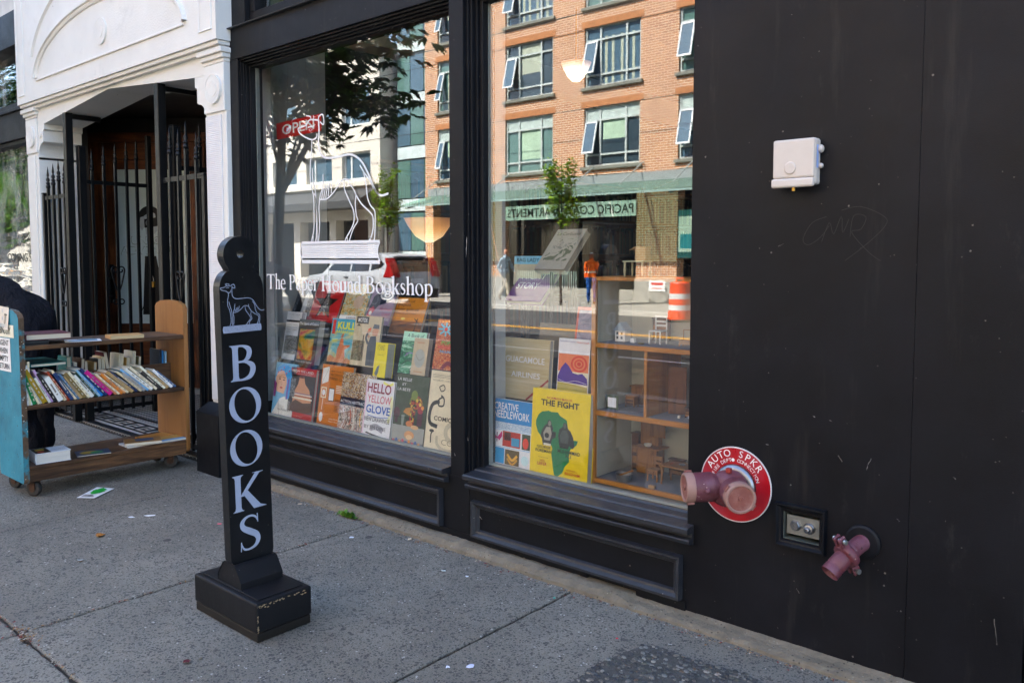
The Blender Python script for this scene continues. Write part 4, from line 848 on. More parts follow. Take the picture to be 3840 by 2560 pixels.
# ------------------------------------------------------------------ window lettering and hound on the glass
wl = thing('window_hound', 'white line drawing of a hound on a book, painted on the left window', 'window lettering', (-4.0, .098, 1.4))
VIN = mat('white_vinyl', '#e4e6ea', .45, var=.03)
Fs = 1881.; a41 = R(41.1); pt = R(-3.68)
# outline points of the drawing in metres on the pane: x along the window, z up
HOUND = [([(-4.065,2.229),(-4.062,2.158),(-4.069,2.105),(-4.06,2.05),(-4.031,2.015),(-3.972,1.999),(-3.875,2.0),(-3.79,2.005),(-3.735,1.994),(-3.672,1.958),(-3.62,1.895),(-3.577,1.825),(-3.543,1.779),(-3.5,1.76),(-3.444,1.768)],0.017),([(-3.686,1.937),(-3.647,1.892),(-3.603,1.849),(-3.568,1.803),(-3.526,1.767)],0.012),([(-4.275,2.2),(-4.23,2.205),(-4.188,2.212),(-4.151,2.238),(-4.071,2.227)],0.012),([(-4.275,2.2),(-4.257,2.171),(-4.201,2.141),(-4.129,2.119),(-4.088,2.13),(-4.083,2.151)],0.013),([(-4.187,2.266),(-4.146,2.256),(-4.141,2.237)],0.01),([(-4.115,2.261),(-4.111,2.234)],0.008),([(-4.07,2.23),(-4.055,2.252),(-4.02,2.251),(-4.016,2.197),(-4.051,2.216)],0.012),([(-4.173,2.196),(-4.107,2.198)],0.01),([(-4.134,2.117),(-4.142,2.033),(-4.154,1.956),(-4.151,1.859),(-4.127,1.791),(-4.124,1.712),(-4.128,1.591),(-4.155,1.519)],0.011),([(-4.133,1.954),(-4.13,1.882),(-4.106,1.814),(-4.099,1.711),(-4.103,1.56),(-4.114,1.518)],0.01),([(-4.122,1.803),(-4.102,1.772),(-4.095,1.663),(-4.096,1.518)],0.009),([(-4.084,1.518),(-4.069,1.62),(-4.074,1.71),(-4.062,1.782),(-4.035,1.834),(-4.028,1.911)],0.011),([(-4.062,1.764),(-3.997,1.764),(-3.938,1.794),(-3.889,1.832),(-3.84,1.867),(-3.784,1.861)],0.011),([(-4.047,1.766),(-4.026,1.828)],0.01),([(-4.027,1.765),(-4.005,1.844)],0.01),([(-4.007,1.764),(-3.986,1.843)],0.01),([(-3.982,1.778),(-3.967,1.863)],0.01),([(-3.952,1.794),(-3.946,1.868)],0.01),([(-3.831,1.858),(-3.827,1.811),(-3.786,1.745),(-3.75,1.692),(-3.742,1.64),(-3.762,1.594),(-3.819,1.532),(-3.829,1.514)],0.012),([(-3.789,1.838),(-3.757,1.819),(-3.726,1.777),(-3.731,1.726),(-3.723,1.662),(-3.71,1.633),(-3.72,1.616),(-3.753,1.583),(-3.791,1.514)],0.011),([(-3.726,1.777),(-3.677,1.723),(-3.597,1.669),(-3.576,1.64),(-3.577,1.579),(-3.595,1.534),(-3.618,1.511)],0.013),([(-3.655,1.898),(-3.634,1.829),(-3.622,1.755),(-3.596,1.709),(-3.562,1.679),(-3.558,1.623),(-3.564,1.533),(-3.578,1.511)],0.012),([(-4.134,1.549),(-4.14,1.515)],0.008),([(-3.809,1.54),(-3.805,1.511)],0.008),([(-3.599,1.539),(-3.598,1.508)],0.008)]
mb = MB()
for st_, w_ in HOUND: mb.ribbon(st_, w_ * .72, .0985)
bx0, bx1, bz0, bz1 = (-4.253, -3.531, 1.401, 1.508)
mb.ribbon([(bx0, bz1), (bx1 + .01, bz1)], .02, .0984, sm=0); mb.ribbon([(bx0, bz0), (bx1 + .01, bz0)], .03, .0984, sm=0)
for k in range(9): z = bz0 + (bz1 - bz0) * (k + 1) / 10; mb.ribbon([(bx0 - .002, z), (bx1 - .004, z)], .009, .0984, sm=0)
mb.ribbon([(bx0, bz1), (bx0 - .018, (bz0 + bz1) / 2), (bx0 + .003, bz0)], .009, .0983); mb.ribbon([(bx1 + .01, bz1), (bx1 - .012, (bz0 + bz1) / 2), (bx1 + .012, bz0)], .009, .0983)
obj('drawing', mb, VIN, wl, w=True)
wt = thing('window_lettering', 'white serif lettering The Paper Hound Bookshop on the left window', 'window lettering', (-3.86, .098, 1.22))
for g, x0, x1 in [('T',-4.641,-4.555),('h',-4.548,-4.492),('e',-4.488,-4.428),('P',-4.395,-4.327),('a',-4.318,-4.268),('p',-4.268,-4.203),('e',-4.2,-4.144),('r',-4.144,-4.095),('H',-4.062,-3.962),('o',-3.956,-3.888),('u',-3.888,-3.816),('n',-3.816,-3.756),('d',-3.752,-3.686),('B',-3.646,-3.564),('o',-3.56,-3.49),('o',-3.49,-3.429),('k',-3.429,-3.355),('s',-3.355,-3.312),('h',-3.309,-3.238),('o',-3.235,-3.171),('p',-3.168,-3.1)]:
    W = ser(g)[1]; sx = (x1 - x0) / W; mb = MB(); serif_letter(mb, g, x0, 1.222, sx, .094, .0985); obj('letter', mb, VIN, wt, w=True)
# ------------------------------------------------------------------ display books
def pattern(name, cols, scale, kind='vor', obj_=True, stretch=(1, 1, 1)):
    if name in MC: return MC[name]
    N = NT(name); p = N.pos(stretch, obj=obj_)
    if kind == 'vor':
        x = N.n('TexVoronoi'); N.l(p, x.inputs['Vector']); x.inputs['Scale'].default_value = scale; sp = N.n('SeparateColor'); N.l(x.outputs['Color'], sp.inputs[0]); f = sp.outputs[0]
        n = len(cols); cc = N.ramp(f, [(k / n, lin(c)) for k, c in enumerate(cols)], 'CONSTANT')
    else:
        f = N.noise(p, scale, 5, .6, 1.5); n = len(cols); cc = N.ramp(f, [(.28 + .44 * k / (n - 1), lin(c)) for k, c in enumerate(cols)], 'CONSTANT' if kind == 'step' else 'LINEAR')
    N.bsdf(cc, .3, 0, .4); MC[name] = N.m; return N.m
def dbook(label, x, w_, y, z, h_, t_, tilt, col, art=None, hard=True, pages='#cfc9bb', yaw=0, side=None):
    M = Matrix.Translation((x, y, z)) @ Matrix.Rotation(R(yaw), 4, 'Z') @ Matrix.Rotation(R(-tilt), 4, 'X')
    return book('display_book', label, (w_, h_, t_), col, M, hard=hard, pages=pages, art=art, group='books on display in the bookshop windows')
ABST = pattern('drip_painting_print', ['#1d1a18', '#c8b48a', '#e2dccb', '#a5552a', '#2d3b4d', '#d0a13a', '#efe9db', '#4a2f22'], 260)
ABS2 = pattern('brush_painting_print', ['#cbbfae', '#8c3d28', '#e0d8ca', '#2c2c30', '#b5a58e', '#6f7f86'], 42, 'step')
PHOTO = pattern('grey_photo_print', ['#111214', '#3c3e40', '#85888a', '#c9cbcb'], 60, 'noise'); PHOTOC = pattern('bw_crowd_print', ['#0c0c0d', '#d6d6d3', '#1a1a1b', '#8b8b8a'], 330)
GARD = pattern('garden_painting_print', ['#4fa3b5', '#8cc3bf', '#e5d9ae', '#d79a3a', '#5a8a4a', '#c9d6cf', '#b56a4a'], 48, 'step')
BRKS = pattern('bead_pattern_print', ['#b8431f', '#d8743a', '#8c2a18', '#e0a060', '#c65a2c'], 210); WASH = pattern('green_wash_print', ['#d9e8df', '#8fd0ae', '#2f8f63', '#1d5a44', '#dfe3ea'], 14, 'noise', True, (1, 1, 2.4))
STILL = pattern('still_life_print', ['#2b3a2c', '#33462f', '#3a4a38', '#4a5a44'], 16, 'noise'); FRUIT = pattern('fruit_print', ['#8c1f1c', '#c2542a', '#5c7a2c', '#d8b23a', '#3a1f24', '#a8343a'], 90); SUNS = pattern('sunset_print', ['#4a2f16', '#8a5014', '#b36f12', '#c98518'], 5, 'noise', True, (1, 1, 3))
TIER = mat('display_tier_paint', '#232221', .7)
P('display_tier', MB().box(-5.085, -2.9, .325, .51, .386, .694), TIER); P('display_tier', MB().box(-5.085, -2.9, .515, .93, .386, .915), TIER); P('display_tier', MB().box(-2.86, -2.2, .325, .60, .386, .698), TIER)
P('display_deck', MB().box(-5.085, -4.79, .325, .95, .33, .386), mat('deck_paint', '#8d908c', .6))
def stand(x0, x1, y0, y1, z0, z1): P('book_stand', MB().cbox(x0, x1, y0, y1, z0, z1, .003), TIER)
DB = 0
dbook('blue picture book of a woman in a patterned headscarf, leftmost at the glass', -4.74, .235, .17, .388, .346, .012, 9, '#6aa3c4', [('poly', [(.0, .0), (.35, .33), (.55, .38), (.85, .3), (1, .1), (1, 0)], '#d8d4c8'), ('poly', [(.15, .45), (.5, .42), (.6, .62), (.52, .88), (.2, .9), (.05, .7)], '#d9a487'), ('poly', [(0, .7), (.1, .9), (.4, .99), (.72, .93), (.85, .7), (.78, .35), (.62, .33), (.6, .7), (.4, .86), (.12, .82)], '#2f8fc8'), ('poly', [(.62, .33), (.7, .33), (.72, .72), (.64, .7)], '#6a4c9a'), ('poly', [(.02, .35), (.12, .35), (.14, .6), (.0, .66)], '#7c2f6a'), ('ell', .25, .69, .05, .012, '#3a2620'), ('ell', .45, .68, .05, .012, '#3a2620'), ('ell', .36, .53, .07, .018, '#b5443c'), ('line', [(.36, .68), (.34, .6), (.38, .58)], .012, '#a8705a'), ('line', [(.2, .72), (.3, .735)], .018, '#3a2620'), ('line', [(.4, .73), (.52, .715)], .018, '#3a2620')] + [('ell', .15 + .13 * k, .86 + .05 * ((k * 7) % 3 - 1), .025, .018, '#b8284a') for k in range(6)] + [('line', [(.3, .3), (.36, .1), (.4, 0)], .015, '#8c8a84'), ('line', [(.75, .25), (.8, .1)], .015, '#8c8a84'), ('text', 'Sopi Puzzles Art', .3, .1, .92, .15, '#6d6a66')])
dbook('red book titled From the Land with a woven bust on its cover', -4.565, .272, .17, .388, .33, .022, 9, '#a51e22', [('rect', .0, .14, 1, .86, '#1f1816'), ('poly', [(.16, .16), (.95, .16), (.9, .42), (.8, .6), (.62, .7), (.55, .84), (.38, .84), (.34, .68), (.2, .52)], '#b9825c'), ('ell', .46, .82, .1, .02, '#5a1f16'), ('poly', [(.1, .15), (.95, .15), (.93, .36), (.6, .33), (.3, .38), (.12, .3)], '#4a3022'), ('rect', .16, .40, .94, .43, '#d9cdb8'), ('rect', .16, .45, .94, .465, '#8c3a34'), ('rect', .18, .475, .93, .49, '#e0d6c4'), ('rect', .18, .50, .9, .515, '#6a5a7a'), ('rect', .04, .42, .24, .78, PHOTO), ('text', 'FROM THE LAND', .07, .905, .9, .955, '#f0e6d8'), ('text', 'TWO HUNDRED YEARS OF DENE CLOTHING', .1, .875, .84, .89, '#e2c8bd'), ('text', 'Judy Thompson', .4, .06, .66, .08, '#e8cfc4')], yaw=0)
dbook('orange book on making a working paper clock', -4.262, .31, .19, .388, .372, .018, 9, '#b8691c', [('text', 'MAKE YOUR OWN', .28, .885, .78, .91, '#2a1a10'), ('text', 'WORKING', .28, .82, .78, .865, '#2a1a10'), ('text', 'PAPER CLOCK', .28, .755, .9, .80, '#2a1a10'), ('poly', [(.03, .66), (.24, .72), (.24, .97), (.03, .93)], '#e6dcc8'), ('line', [(.03, .66), (.12, .8), (.24, .97)], .006, '#7d5a34'), ('rect', .04, .44, .22, .62, '#d8c9a8'), ('rect', .07, .46, .19, .6, '#b8691c'), ('ell', .13, .53, .05, .05, '#efe6d4'), ('line', [(.13, .44), (.12, .24)], .015, '#e6dcc8'), ('ell', .12, .12, .06, .08, '#efe6d4'), ('rect', .3, .40, .48, .62, '#3a2c20'), ('rect', .315, .415, .465, .605, '#cfd2d2')] + [('rect', .52, .66 - .028 * k, .9 - .05 * (k % 3), .672 - .028 * k, '#ecdcc0') for k in range(5)] + [('rect', .52, .44 - .024 * k, .8 - .04 * (k % 4), .448 - .024 * k, '#5a3012') for k in range(9)] + [('text', 'JAMES SMITH RUDOLPH', .4, .1, .85, .125, '#f0e0c4'), ('text', 'Based on a 19th century clock', .4, .06, .85, .085, '#f0e0c4')], hard=False)
dbook('paint-splattered book titled Action Abstract', -4.005, .292, .155, .388, .35, .02, 9, '#c8b79a', [('rect', 0, .58, 1, 1, ABST), ('rect', 0, 0, 1, .44, ABS2), ('rect', 0, .44, 1, .58, '#161b33'), ('text', 'ACTION ABSTRACTION', .02, .482, 1.0, .53, '#eceae4')] + [('line', [(.1 + .13 * k, .02 + .05 * (k % 3)), (.2 + .1 * k, .2), (.12 + .12 * k, .4)], .02, c) for k, c in enumerate(('#e8e0d0', '#22242a', '#b8442a', '#e0d6c4', '#34424e', '#d8a13a'))])
dbook('white book hand-lettered Hello Yellow Glove', -3.762, .246, .145, .388, .334, .014, 9, '#dcdde0', [('line', [(.05, .9), (.3, .8), (.7, .92), (.95, .85)], .16, '#e6c9d2'), ('line', [(.02, .02), (.03, .6), (.02, .98)], .05, '#d8b8c4'), ('line', [(.9, .3), (.96, .6), (.92, .75)], .09, '#ead9a0'), ('line', [(.6, .97), (.8, .93), (.95, .97)], .06, '#e8cf6a'), ('text', 'HELLO', .06, .77, .9, .94, '#7d1832', {'bold': .02}), ('text', 'YELLOW', .1, .60, .94, .73, '#b8324e', {'bold': .0}), ('text', 'GLOVE', .08, .42, .94, .56, '#2456a4', {'bold': .02}), ('line', [(.15, .38), (.5, .36), (.9, .39)], .015, '#2456a4'), ('text', 'NEW DRAWINGS', .06, .28, .95, .36, '#1e1e22'), ('line', [(.3, .16), (.5, .2), (.75, .15)], .14, '#8f8e94'), ('text', 'BY JIM DINE', .08, .13, .85, .21, '#1e1e22'), ('line', [(.15, .08), (.5, .05), (.8, .03)], .035, '#232327')])
dbook('dark green still-life book titled La Belle et la Bete', -3.506, .262, .15, .388, .386, .02, 9, '#33402f', [('rect', 0, 0, 1, 1, STILL), ('rect', 0, .0, 1, .27, '#8f9088'), ('rect', 0, .0, 1, .06, '#6a6f74'), ('ell', .66, .62, .2, .1, FRUIT), ('ell', .6, .72, .1, .07, '#6a7a34'), ('poly', [(.3, .46), (.5, .42), (.62, .5), (.56, .55), (.36, .52)], '#a8742e'), ('poly', [(.5, .28), (.64, .28), (.68, .5), (.52, .5)], FRUIT), ('rect', .75, .3, .9, .5, '#4a2030'), ('ell', .82, .52, .085, .05, '#8c2430'), ('ell', .88, .56, .045, .03, '#c87a2c'), ('ell', .8, .6, .035, .025, '#d0b040'), ('ell', .1, .44, .1, .08, '#4a1f2c'), ('rect', .06, .3, .15, .42, '#3a1a24'), ('poly', [(.28, .27), (.34, .27), (.36, .42), (.26, .42)], '#7a8478'), ('ell', .52, .31, .1, .04, '#b5703a'), ('ell', .7, .27, .12, .03, '#c9a070'), ('ell', .56, .15, .15, .06, '#c58e5c'), ('ell', .56, .12, .1, .035, '#d8b083')] + [('ell', .08 + .1 * k, .04 + .02 * (k % 2), .035, .022, ('#b5455a', '#3a5a94', '#c9843a')[k % 3]) for k in range(9)] + [('text', 'LA BELLE', .04, .91, .48, .95, '#e6e2d6'), ('text', 'ET', .2, .84, .32, .875, '#e6e2d6'), ('text', 'LA BETE', .06, .765, .46, .805, '#e6e2d6')])
dbook('cream paperback with drawn lettering Comics, beside the window post', -3.236, .31, .15, .388, .43, .016, 9, '#cfc4a6', [('line', [(.28, .62), (.12, .58), (.06, .45), (.1, .34), (.28, .31)], .07, '#1f1f1f'), ('line', [(.34, .68), (.25, .64), (.27, .57), (.38, .58), (.38, .66), (.3, .7)], .03, '#2a2a28'), ('text', 'COMICS', .18, .385, .68, .44, '#232220', {'bold': .02}), ('line', [(.98, .9), (.72, .92), (.58, .78), (.66, .62), (.98, .6)], .05, '#a49c86'), ('line', [(.98, .84), (.78, .84), (.7, .76), (.78, .68), (.98, .67)], .02, '#8f8872'), ('line', [(.9, .34), (.6, .36), (.5, .26), (.62, .16), (.95, .17)], .09, '#b0a88f'), ('line', [(.3, .2), (.32, .1), (.5, .04), (.9, .05)], .06, '#b0a88f'), ('text', 'COM', .42, .1, .85, .17, '#8f8872'), ('line', [(.16, .1), (.15, .2), (.17, .24)], .03, '#2a2a28'), ('ell', .16, .25, .06, .02, '#2a2a28'), ('line', [(.24, .8), (.34, .83), (.38, .78), (.3, .75), (.24, .8)], .02, '#3a3834')] + [('rect', .05, .95 - .018 * k, .5, .955 - .018 * k, '#6f6a5c') for k in range(3)] + [('text', 'THE COMPLETE C COMICS', .06, .87, .5, .89, '#4a463c')], hard=False)
# second tier
dbook('white pamphlet book with a small black crowd photograph, second tier left', -4.885, .17, .35, .728, .33, .035, 11, '#d6d5d1', [('rect', 0, .78, 1, .825, '#1d1d20'), ('rect', .08, .12, .92, .5, PHOTOC), ('text', 'SCHOOL OF', .12, .93, .45, .945, '#33332f'), ('text', 'FINE ARTS', .58, .93, .9, .945, '#33332f')] + [('rect', .1 + .42 * (k % 2), .72 - .05 * (k // 2), .38 + .42 * (k % 2), .727 - .05 * (k // 2), '#8c8a86') for k in range(7)], pages='#c5c6c4')
dbook('dark grey book titled The Spirit of Colors with a rainbow panel', -4.728, .226, .345, .714, .298, .05, 11, '#3a3c3b', [('rect', .1, .1, .84, .78, pattern('spectrum_print', ['#1d3a7a', '#2a7a4a', '#d8a52a', '#c8402a', '#b8202a', '#a8182a'], 2.2, 'noise', True, (2, 1, 3))), ('text', 'The Spirit of Colors', .03, .855, .97, .935, '#e9e6df', {'bold': .01}), ('text', 'The Art of Karl Gerstner', .08, .03, .9, .07, '#e2dfd8')])
dbook('turquoise comic magazine with big yellow title Kull', -4.357, .249, .345, .756, .28, .006, 11, '#2c93b0', [('rect', .0, 0, 1, .7, pattern('comic_sky_print', ['#2c93b0', '#5fb3c0', '#c8c27a', '#d89a4a'], 4, 'noise', True, (1, 1, 2.5))), ('rect', .05, .64, .17, .97, '#c4302a'), ('poly', [(.35, .05), (.5, .08), (.6, .02), (.72, .1), (.66, .3), (.85, .38), (.86, .42), (.6, .4), (.56, .55), (.46, .56), (.42, .4), (.36, .3)], '#b5683a'), ('poly', [(.44, .58), (.5, .66), (.58, .7), (.56, .62), (.52, .56)], '#a85a30'), ('poly', [(.0, 0), (1, 0), (1, .06), (.8, .12), (.6, .05), (.3, .1), (.1, .16), (0, .1)], '#b5764a'), ('text', 'KULL', .26, .76, 1.0, .93, '#e8d628', {'bold': .03}), ('text', 'BARBARIAN', .24, .67, .98, .74, '#e8d628', {'bold': .01}), ('rect', .1, .52, .32, .53, '#e0d23a'), ('rect', .08, .49, .34, .5, '#e0d23a'), ('rect', .12, .46, .3, .47, '#e0d23a')], hard=False)
dbook('cream magazine titled Motor with a drawn mechanic drinking', -4.111, .255, .335, .756, .31, .014, 11, '#b8ac90', [('rect', .06, .84, .52, .985, '#17171a'), ('text', 'MOTOR', .12, .87, .47, .955, '#ecebe4', {'bold': .02}), ('poly', [(.08, .79), (.16, .845), (.24, .79)], '#2a2722'), ('rect', .02, .1, .46, .5, pattern('workshop_print', ['#6a5d48', '#8f8468', '#4a4236', '#a89c80', '#c2b696'], 46, 'step')), ('rect', .38, .25, .42, .62, '#3a3026'), ('poly', [(.6, .02), (.9, .02), (.92, .4), (.86, .62), (.66, .6), (.58, .4)], '#3d4750'), ('poly', [(.72, .62), (.9, .62), (.94, .74), (.8, .78), (.7, .72)], '#b5866a'), ('poly', [(.7, .76), (.95, .76), (.93, .84), (.74, .85)], '#4a545c'), ('line', [(.62, .58), (.52, .66), (.66, .72)], .06, '#b5866a'), ('line', [(.6, .45), (.5, .56), (.55, .66)], .07, '#3d4750'), ('poly', [(.56, .7), (.66, .74), (.64, .78), (.54, .74)], '#c9542c'), ('rect', .7, .3, .85, .31, '#23282c'), ('line', [(.76, .02), (.76, .3)], .012, '#23282c')], hard=False)
dbook('bright yellow narrow book titled I Ching with a grey spine side', -3.825, .11, .285, .712, .207, .06, 9, '#d2c41e', [('text', 'I CHING', .2, .78, .75, .93, '#7d7a1e'), ('rect', .25, .64, .7, .65, '#8c8820'), ('poly', [(.12, .1), (.3, .3), (.5, .36), (.42, .12), (.3, .02)], '#5a6a6c')])
dbook('white and green watercolour book titled A Book of', -3.687, .2, .36, .742, .25, .02, 14, '#cfe2d6', [('rect', 0, 0, 1, .8, WASH), ('rect', 0, .78, 1, 1, '#9ed8b8'), ('text', 'A Book of', .18, .86, .9, .95, '#1e2c26', {'shear': .2}), ('line', [(.1, .2), (.5, .34), (.9, .3)], .05, '#2a5a46'), ('line', [(.2, .4), (.4, .5), (.8, .42)], .03, '#7a6aa0')])
dbook('small faded beige paperback in front of the watercolour book', -3.540, .122, .33, .748, .214, .03, 11, '#b3a68a', [('ell', .5, .45, .35, .25, '#9aa09a'), ('line', [(.2, .55), (.5, .4), (.8, .5)], .05, '#8a8a80'), ('text', 'DARWIN', .25, .85, .7, .9, '#a8623a'), ('rect', .2, .08, .8, .1, '#a8805c')], hard=False)
dbook('brick red patterned book by Pauline Johnson, right end of second tier', -3.371, .26, .345, .794, .285, .015, 11, '#b5431f', [('rect', 0, 0, 1, 1, BRKS)] + [('line', [(.28 + .05 * cos(a), .8 + .04 * sin(a)), (.28 + .24 * cos(a), .8 + .14 * sin(a))], .045, '#5ab0c8') for a in [k * pi / 4 for k in range(8)]] + [('ell', .28, .8, .05, .035, '#d83a2a'), ('line', [(.3, .02), (.45, .14), (.62, .1), (.7, .2), (.6, .24)], .09, '#6a1c34'), ('text', 'POPULAR E', .2, .5, .95, .57, '#3a9a3a', {'bold': .02}), ('text', 'WEAVING WITH', .1, .41, .95, .47, '#c82a3a', {'bold': .02}), ('text', 'PAULINE JOHNSON', .18, .32, .98, .38, '#2a9ac8', {'bold': .02})])
# third tier, leaning well back
for x0, x1, z1 in ((-4.88, -4.74, .727), (-4.72, -4.51, .713), (-4.35, -4.12, .755), (-4.10, -3.87, .755), (-3.82, -3.72, .711), (-3.68, -3.56, .741), (-3.53, -3.43, .747), (-3.36, -3.12, .793)): stand(x0, x1, .33, .39, .695, z1)
for x0, x1, z1 in ((-5.0, -4.85, 1.013), (-4.82, -4.5, .981), (-4.45, -4.22, 1.011), (-4.19, -3.97, .993), (-3.96, -3.7, .921)): stand(x0, x1, .52, .60, .916, z1)
def d3(label, x, w_, h_, t_, col, art, y=.52, tilt=22, z=.974, **k): return dbook(label, x, w_, y, z, h_, t_, tilt, col, art, **k)
d3('black and white photo book with a red title, back row far left', -5.01, .2, .29, .02, '#2b2c2e', [('rect', 0, 0, 1, .82, PHOTO), ('poly', [(.5, .1), (.75, .1), (.72, .55), (.6, .62), (.52, .5)], '#b8bab9'), ('poly', [(.15, 0), (.45, 0), (.5, .5), (.4, .72), (.25, .6)], '#141416'), ('rect', 0, .82, 1, 1, '#3a3a3c'), ('text', 'HUNGARIAN', .05, .84, .95, .93, '#c4301e', {'bold': .02})], z=1.014)
d3('red magazine with a big dark star on its cover', -4.829, .33, .30, .012, '#b01c22', [('poly', [(.5 + (.40 if k % 2 == 0 else .155) * sin(k * pi / 5), .44 + (.42 if k % 2 == 0 else .165) * cos(k * pi / 5)) for k in range(10)], '#2a2524'), ('poly', [(.38, .3), (.5, .72), (.58, .5), (.52, .3), (.6, .12), (.44, .26), (.3, .1)], PHOTOC), ('text', 'down beat', .25, .88, .75, .97, '#e8dcd4')], hard=False, z=.982)
d3('colourful garden painting book, middle of the back row', -4.458, .25, .25, .018, '#7fb0b0', [('rect', 0, .12, 1, 1, GARD), ('rect', 0, 0, 1, .12, '#d8dcd8'), ('text', 'DIANA', .3, .03, .7, .09, '#4a4a48'), ('ell', .62, .5, .2, .18, '#b5a08c')], z=1.012)
d3('mauve book on Northwest Coast art with a curling eye motif', -4.2, .245, .25, .015, '#8f7f94', [('poly', [(0, .3), (.12, .75), (.4, .98), (1, .99), (1, .8), (.7, .6), (.4, .52), (.2, .3)], '#20283e'), ('ell', .62, .8, .26, .13, '#c9c7c0'), ('ell', .62, .8, .19, .09, '#23303f'), ('ell', .64, .8, .12, .055, '#b8b6b0'), ('ell', .64, .8, .06, .03, '#1c2230'), ('poly', [(.02, .15), (.16, .2), (.3, .4), (.2, .5), (.06, .4)], '#a8324a'), ('ell', .15, .3, .06, .06, '#d8d4cc'), ('text', 'Northwest', .5, .38, .97, .47, '#b04a6a'), ('text', 'Coast', .62, .26, .95, .34, '#b04a6a'), ('text', 'Indian', .66, .12, .95, .2, '#e0d8dc')], hard=False, z=.994)
d3('orange sunset book titled songs of papua new guinea', -3.974, .292, .268, .016, '#c27a14', [('rect', 0, 0, 1, .42, SUNS), ('ell', .36, .48, .07, .03, '#efc060'), ('text', 'songs of', .1, .86, .6, .94, '#4a2a0c'), ('text', 'papua', .1, .76, .5, .84, '#4a2a0c'), ('text', 'new guinea', .1, .66, .78, .74, '#4a2a0c'), ('text', 'u. beier and nouth breworth', .1, .59, .72, .63, '#6a3f14'), ('line', [(.8, .1), (.82, .5)], .035, '#3a230e'), ('line', [(.72, .5), (.92, .36)], .02, '#3a230e'), ('rect', 0, .0, 1, .12, '#3d2712')], hard=False, z=.922)
# right window
dbook('blue and white book titled Creative Needlework, at the glass', -2.752, .262, .155, .388, .334, .012, 4, '#e0e3e2', [('rect', 0, .66, 1, 1, '#1c76b0'), ('rect', 0, .56, 1, .66, pattern('stitch_print', ['#1c76b0', '#d8e4ea', '#2f86bc', '#8fb8d0'], 9, 'step', True, (60, 1, 4))), ('text', 'CREATIVE', .06, .845, .66, .95, '#eef0f0', {'bold': .015}), ('text', 'NEEDLEWORK', .06, .72, .94, .835, '#eef0f0', {'bold': .015}), ('rect', .3, .31, .74, .535, '#a8301f'), ('rect', .34, .4, .5, .52, '#4a2a22'), ('rect', .52, .33, .72, .45, '#3a86a8'), ('rect', .78, .31, .98, .535, '#3f4a34'), ('ell', .87, .4, .07, .08, '#c8402a'), ('poly', [(.16, .42), (.04, .53), (.02, .45), (.1, .38)], '#b81c6a'), ('poly', [(.16, .42), (.28, .53), (.29, .45), (.22, .38)], '#b81c6a'), ('line', [(.16, .36), (.16, .5)], .02, '#5a1a4a'), ('rect', .02, .545, .98, .552, '#58a8d0'), ('rect', .02, .29, .98, .297, '#58a8d0'), ('rect', .04, .05, .36, .28, '#1b8ac0'), ('rect', .38, .05, .73, .27, '#5a4a24'), ('line', [(.44, .2), (.56, .12), (.68, .2)], .05, '#d09a2a'), ('line', [(.44, .14), (.56, .06), (.68, .14)], .04, '#b88420'), ('ell', .87, .15, .09, .07, '#b8d8e4')])
AFR = [(.12, .70), (.18, .74), (.3, .76), (.34, .75), (.46, .755), (.5, .72), (.62, .68), (.64, .6), (.7, .5), (.72, .47), (.82, .47), (.8, .42), (.7, .36), (.68, .28), (.69, .22), (.62, .16), (.58, .08), (.5, .03), (.44, .04), (.41, .14), (.38, .26), (.39, .34), (.34, .41), (.3, .42), (.22, .43), (.12, .5), (.08, .58), (.08, .63)]
BX = [(.22, .36), (.36, .36), (.38, .44), (.44, .47), (.44, .53), (.38, .52), (.39, .57), (.36, .6), (.355, .63), (.33, .655), (.295, .65), (.285, .61), (.24, .585), (.2, .54), (.17, .46), (.2, .43)]
BX2 = [(.52, .36), (.66, .36), (.68, .4), (.74, .37), (.77, .4), (.74, .5), (.69, .565), (.64, .59), (.63, .63), (.6, .65), (.565, .645), (.555, .6), (.5, .57), (.485, .5), (.5, .42)]
dbook('large yellow book titled The Fight with a green Africa map', -2.489, .34, .15, .388, .412, .04, 4, '#d8b60c', [('poly', AFR, '#136a3c'), ('poly', BX, '#2f302e'), ('poly', [(.24, .42), (.34, .42), (.37, .5), (.34, .575), (.27, .57), (.22, .5)], '#8f8b7d'), ('ell', .325, .615, .026, .03, '#7a766a'), ('rect', .235, .36, .36, .385, '#c9c3b0'), ('ell', .285, .475, .04, .03, '#1a1b1a'), ('ell', .405, .5, .035, .03, '#1a1b1a'), ('poly', BX2, '#232825'), ('poly', [(.53, .42), (.65, .42), (.67, .5), (.62, .57), (.55, .56), (.51, .5)], '#3d4540'), ('ell', .59, .615, .024, .03, '#454b46'), ('text', 'NORMAN MAILER', .26, .895, .7, .922, '#a8402a', {'bold': .005}), ('text', 'THE FIGHT', .16, .815, .82, .885, '#1c2016', {'bold': .025}), ('text', 'GEORGE', .12, .32, .36, .352, '#1c2016', {'bold': .015}), ('text', 'FOREMAN', .1, .275, .385, .31, '#1c2016', {'bold': .015}), ('text', 'MUHAMMAD', .49, .305, .87, .345, '#24301f', {'bold': .015}), ('text', 'ALI', .62, .262, .72, .297, '#24301f', {'bold': .015}), ('rect', .15, .215, .33, .218, '#7d5a1a'), ('text', 'NEIL', .19, .168, .28, .192, '#a83a26'), ('text', 'LEIFER', .14, .125, .31, .16, '#a83a26', {'bold': .01}), ('text', 'HOWARD L.', .65, .115, .84, .137, '#a83a26'), ('text', 'BINGHAM', .63, .072, .88, .105, '#a83a26', {'bold': .01}), ('text', 'TASCHEN', .42, .018, .53, .032, '#3a3414')])
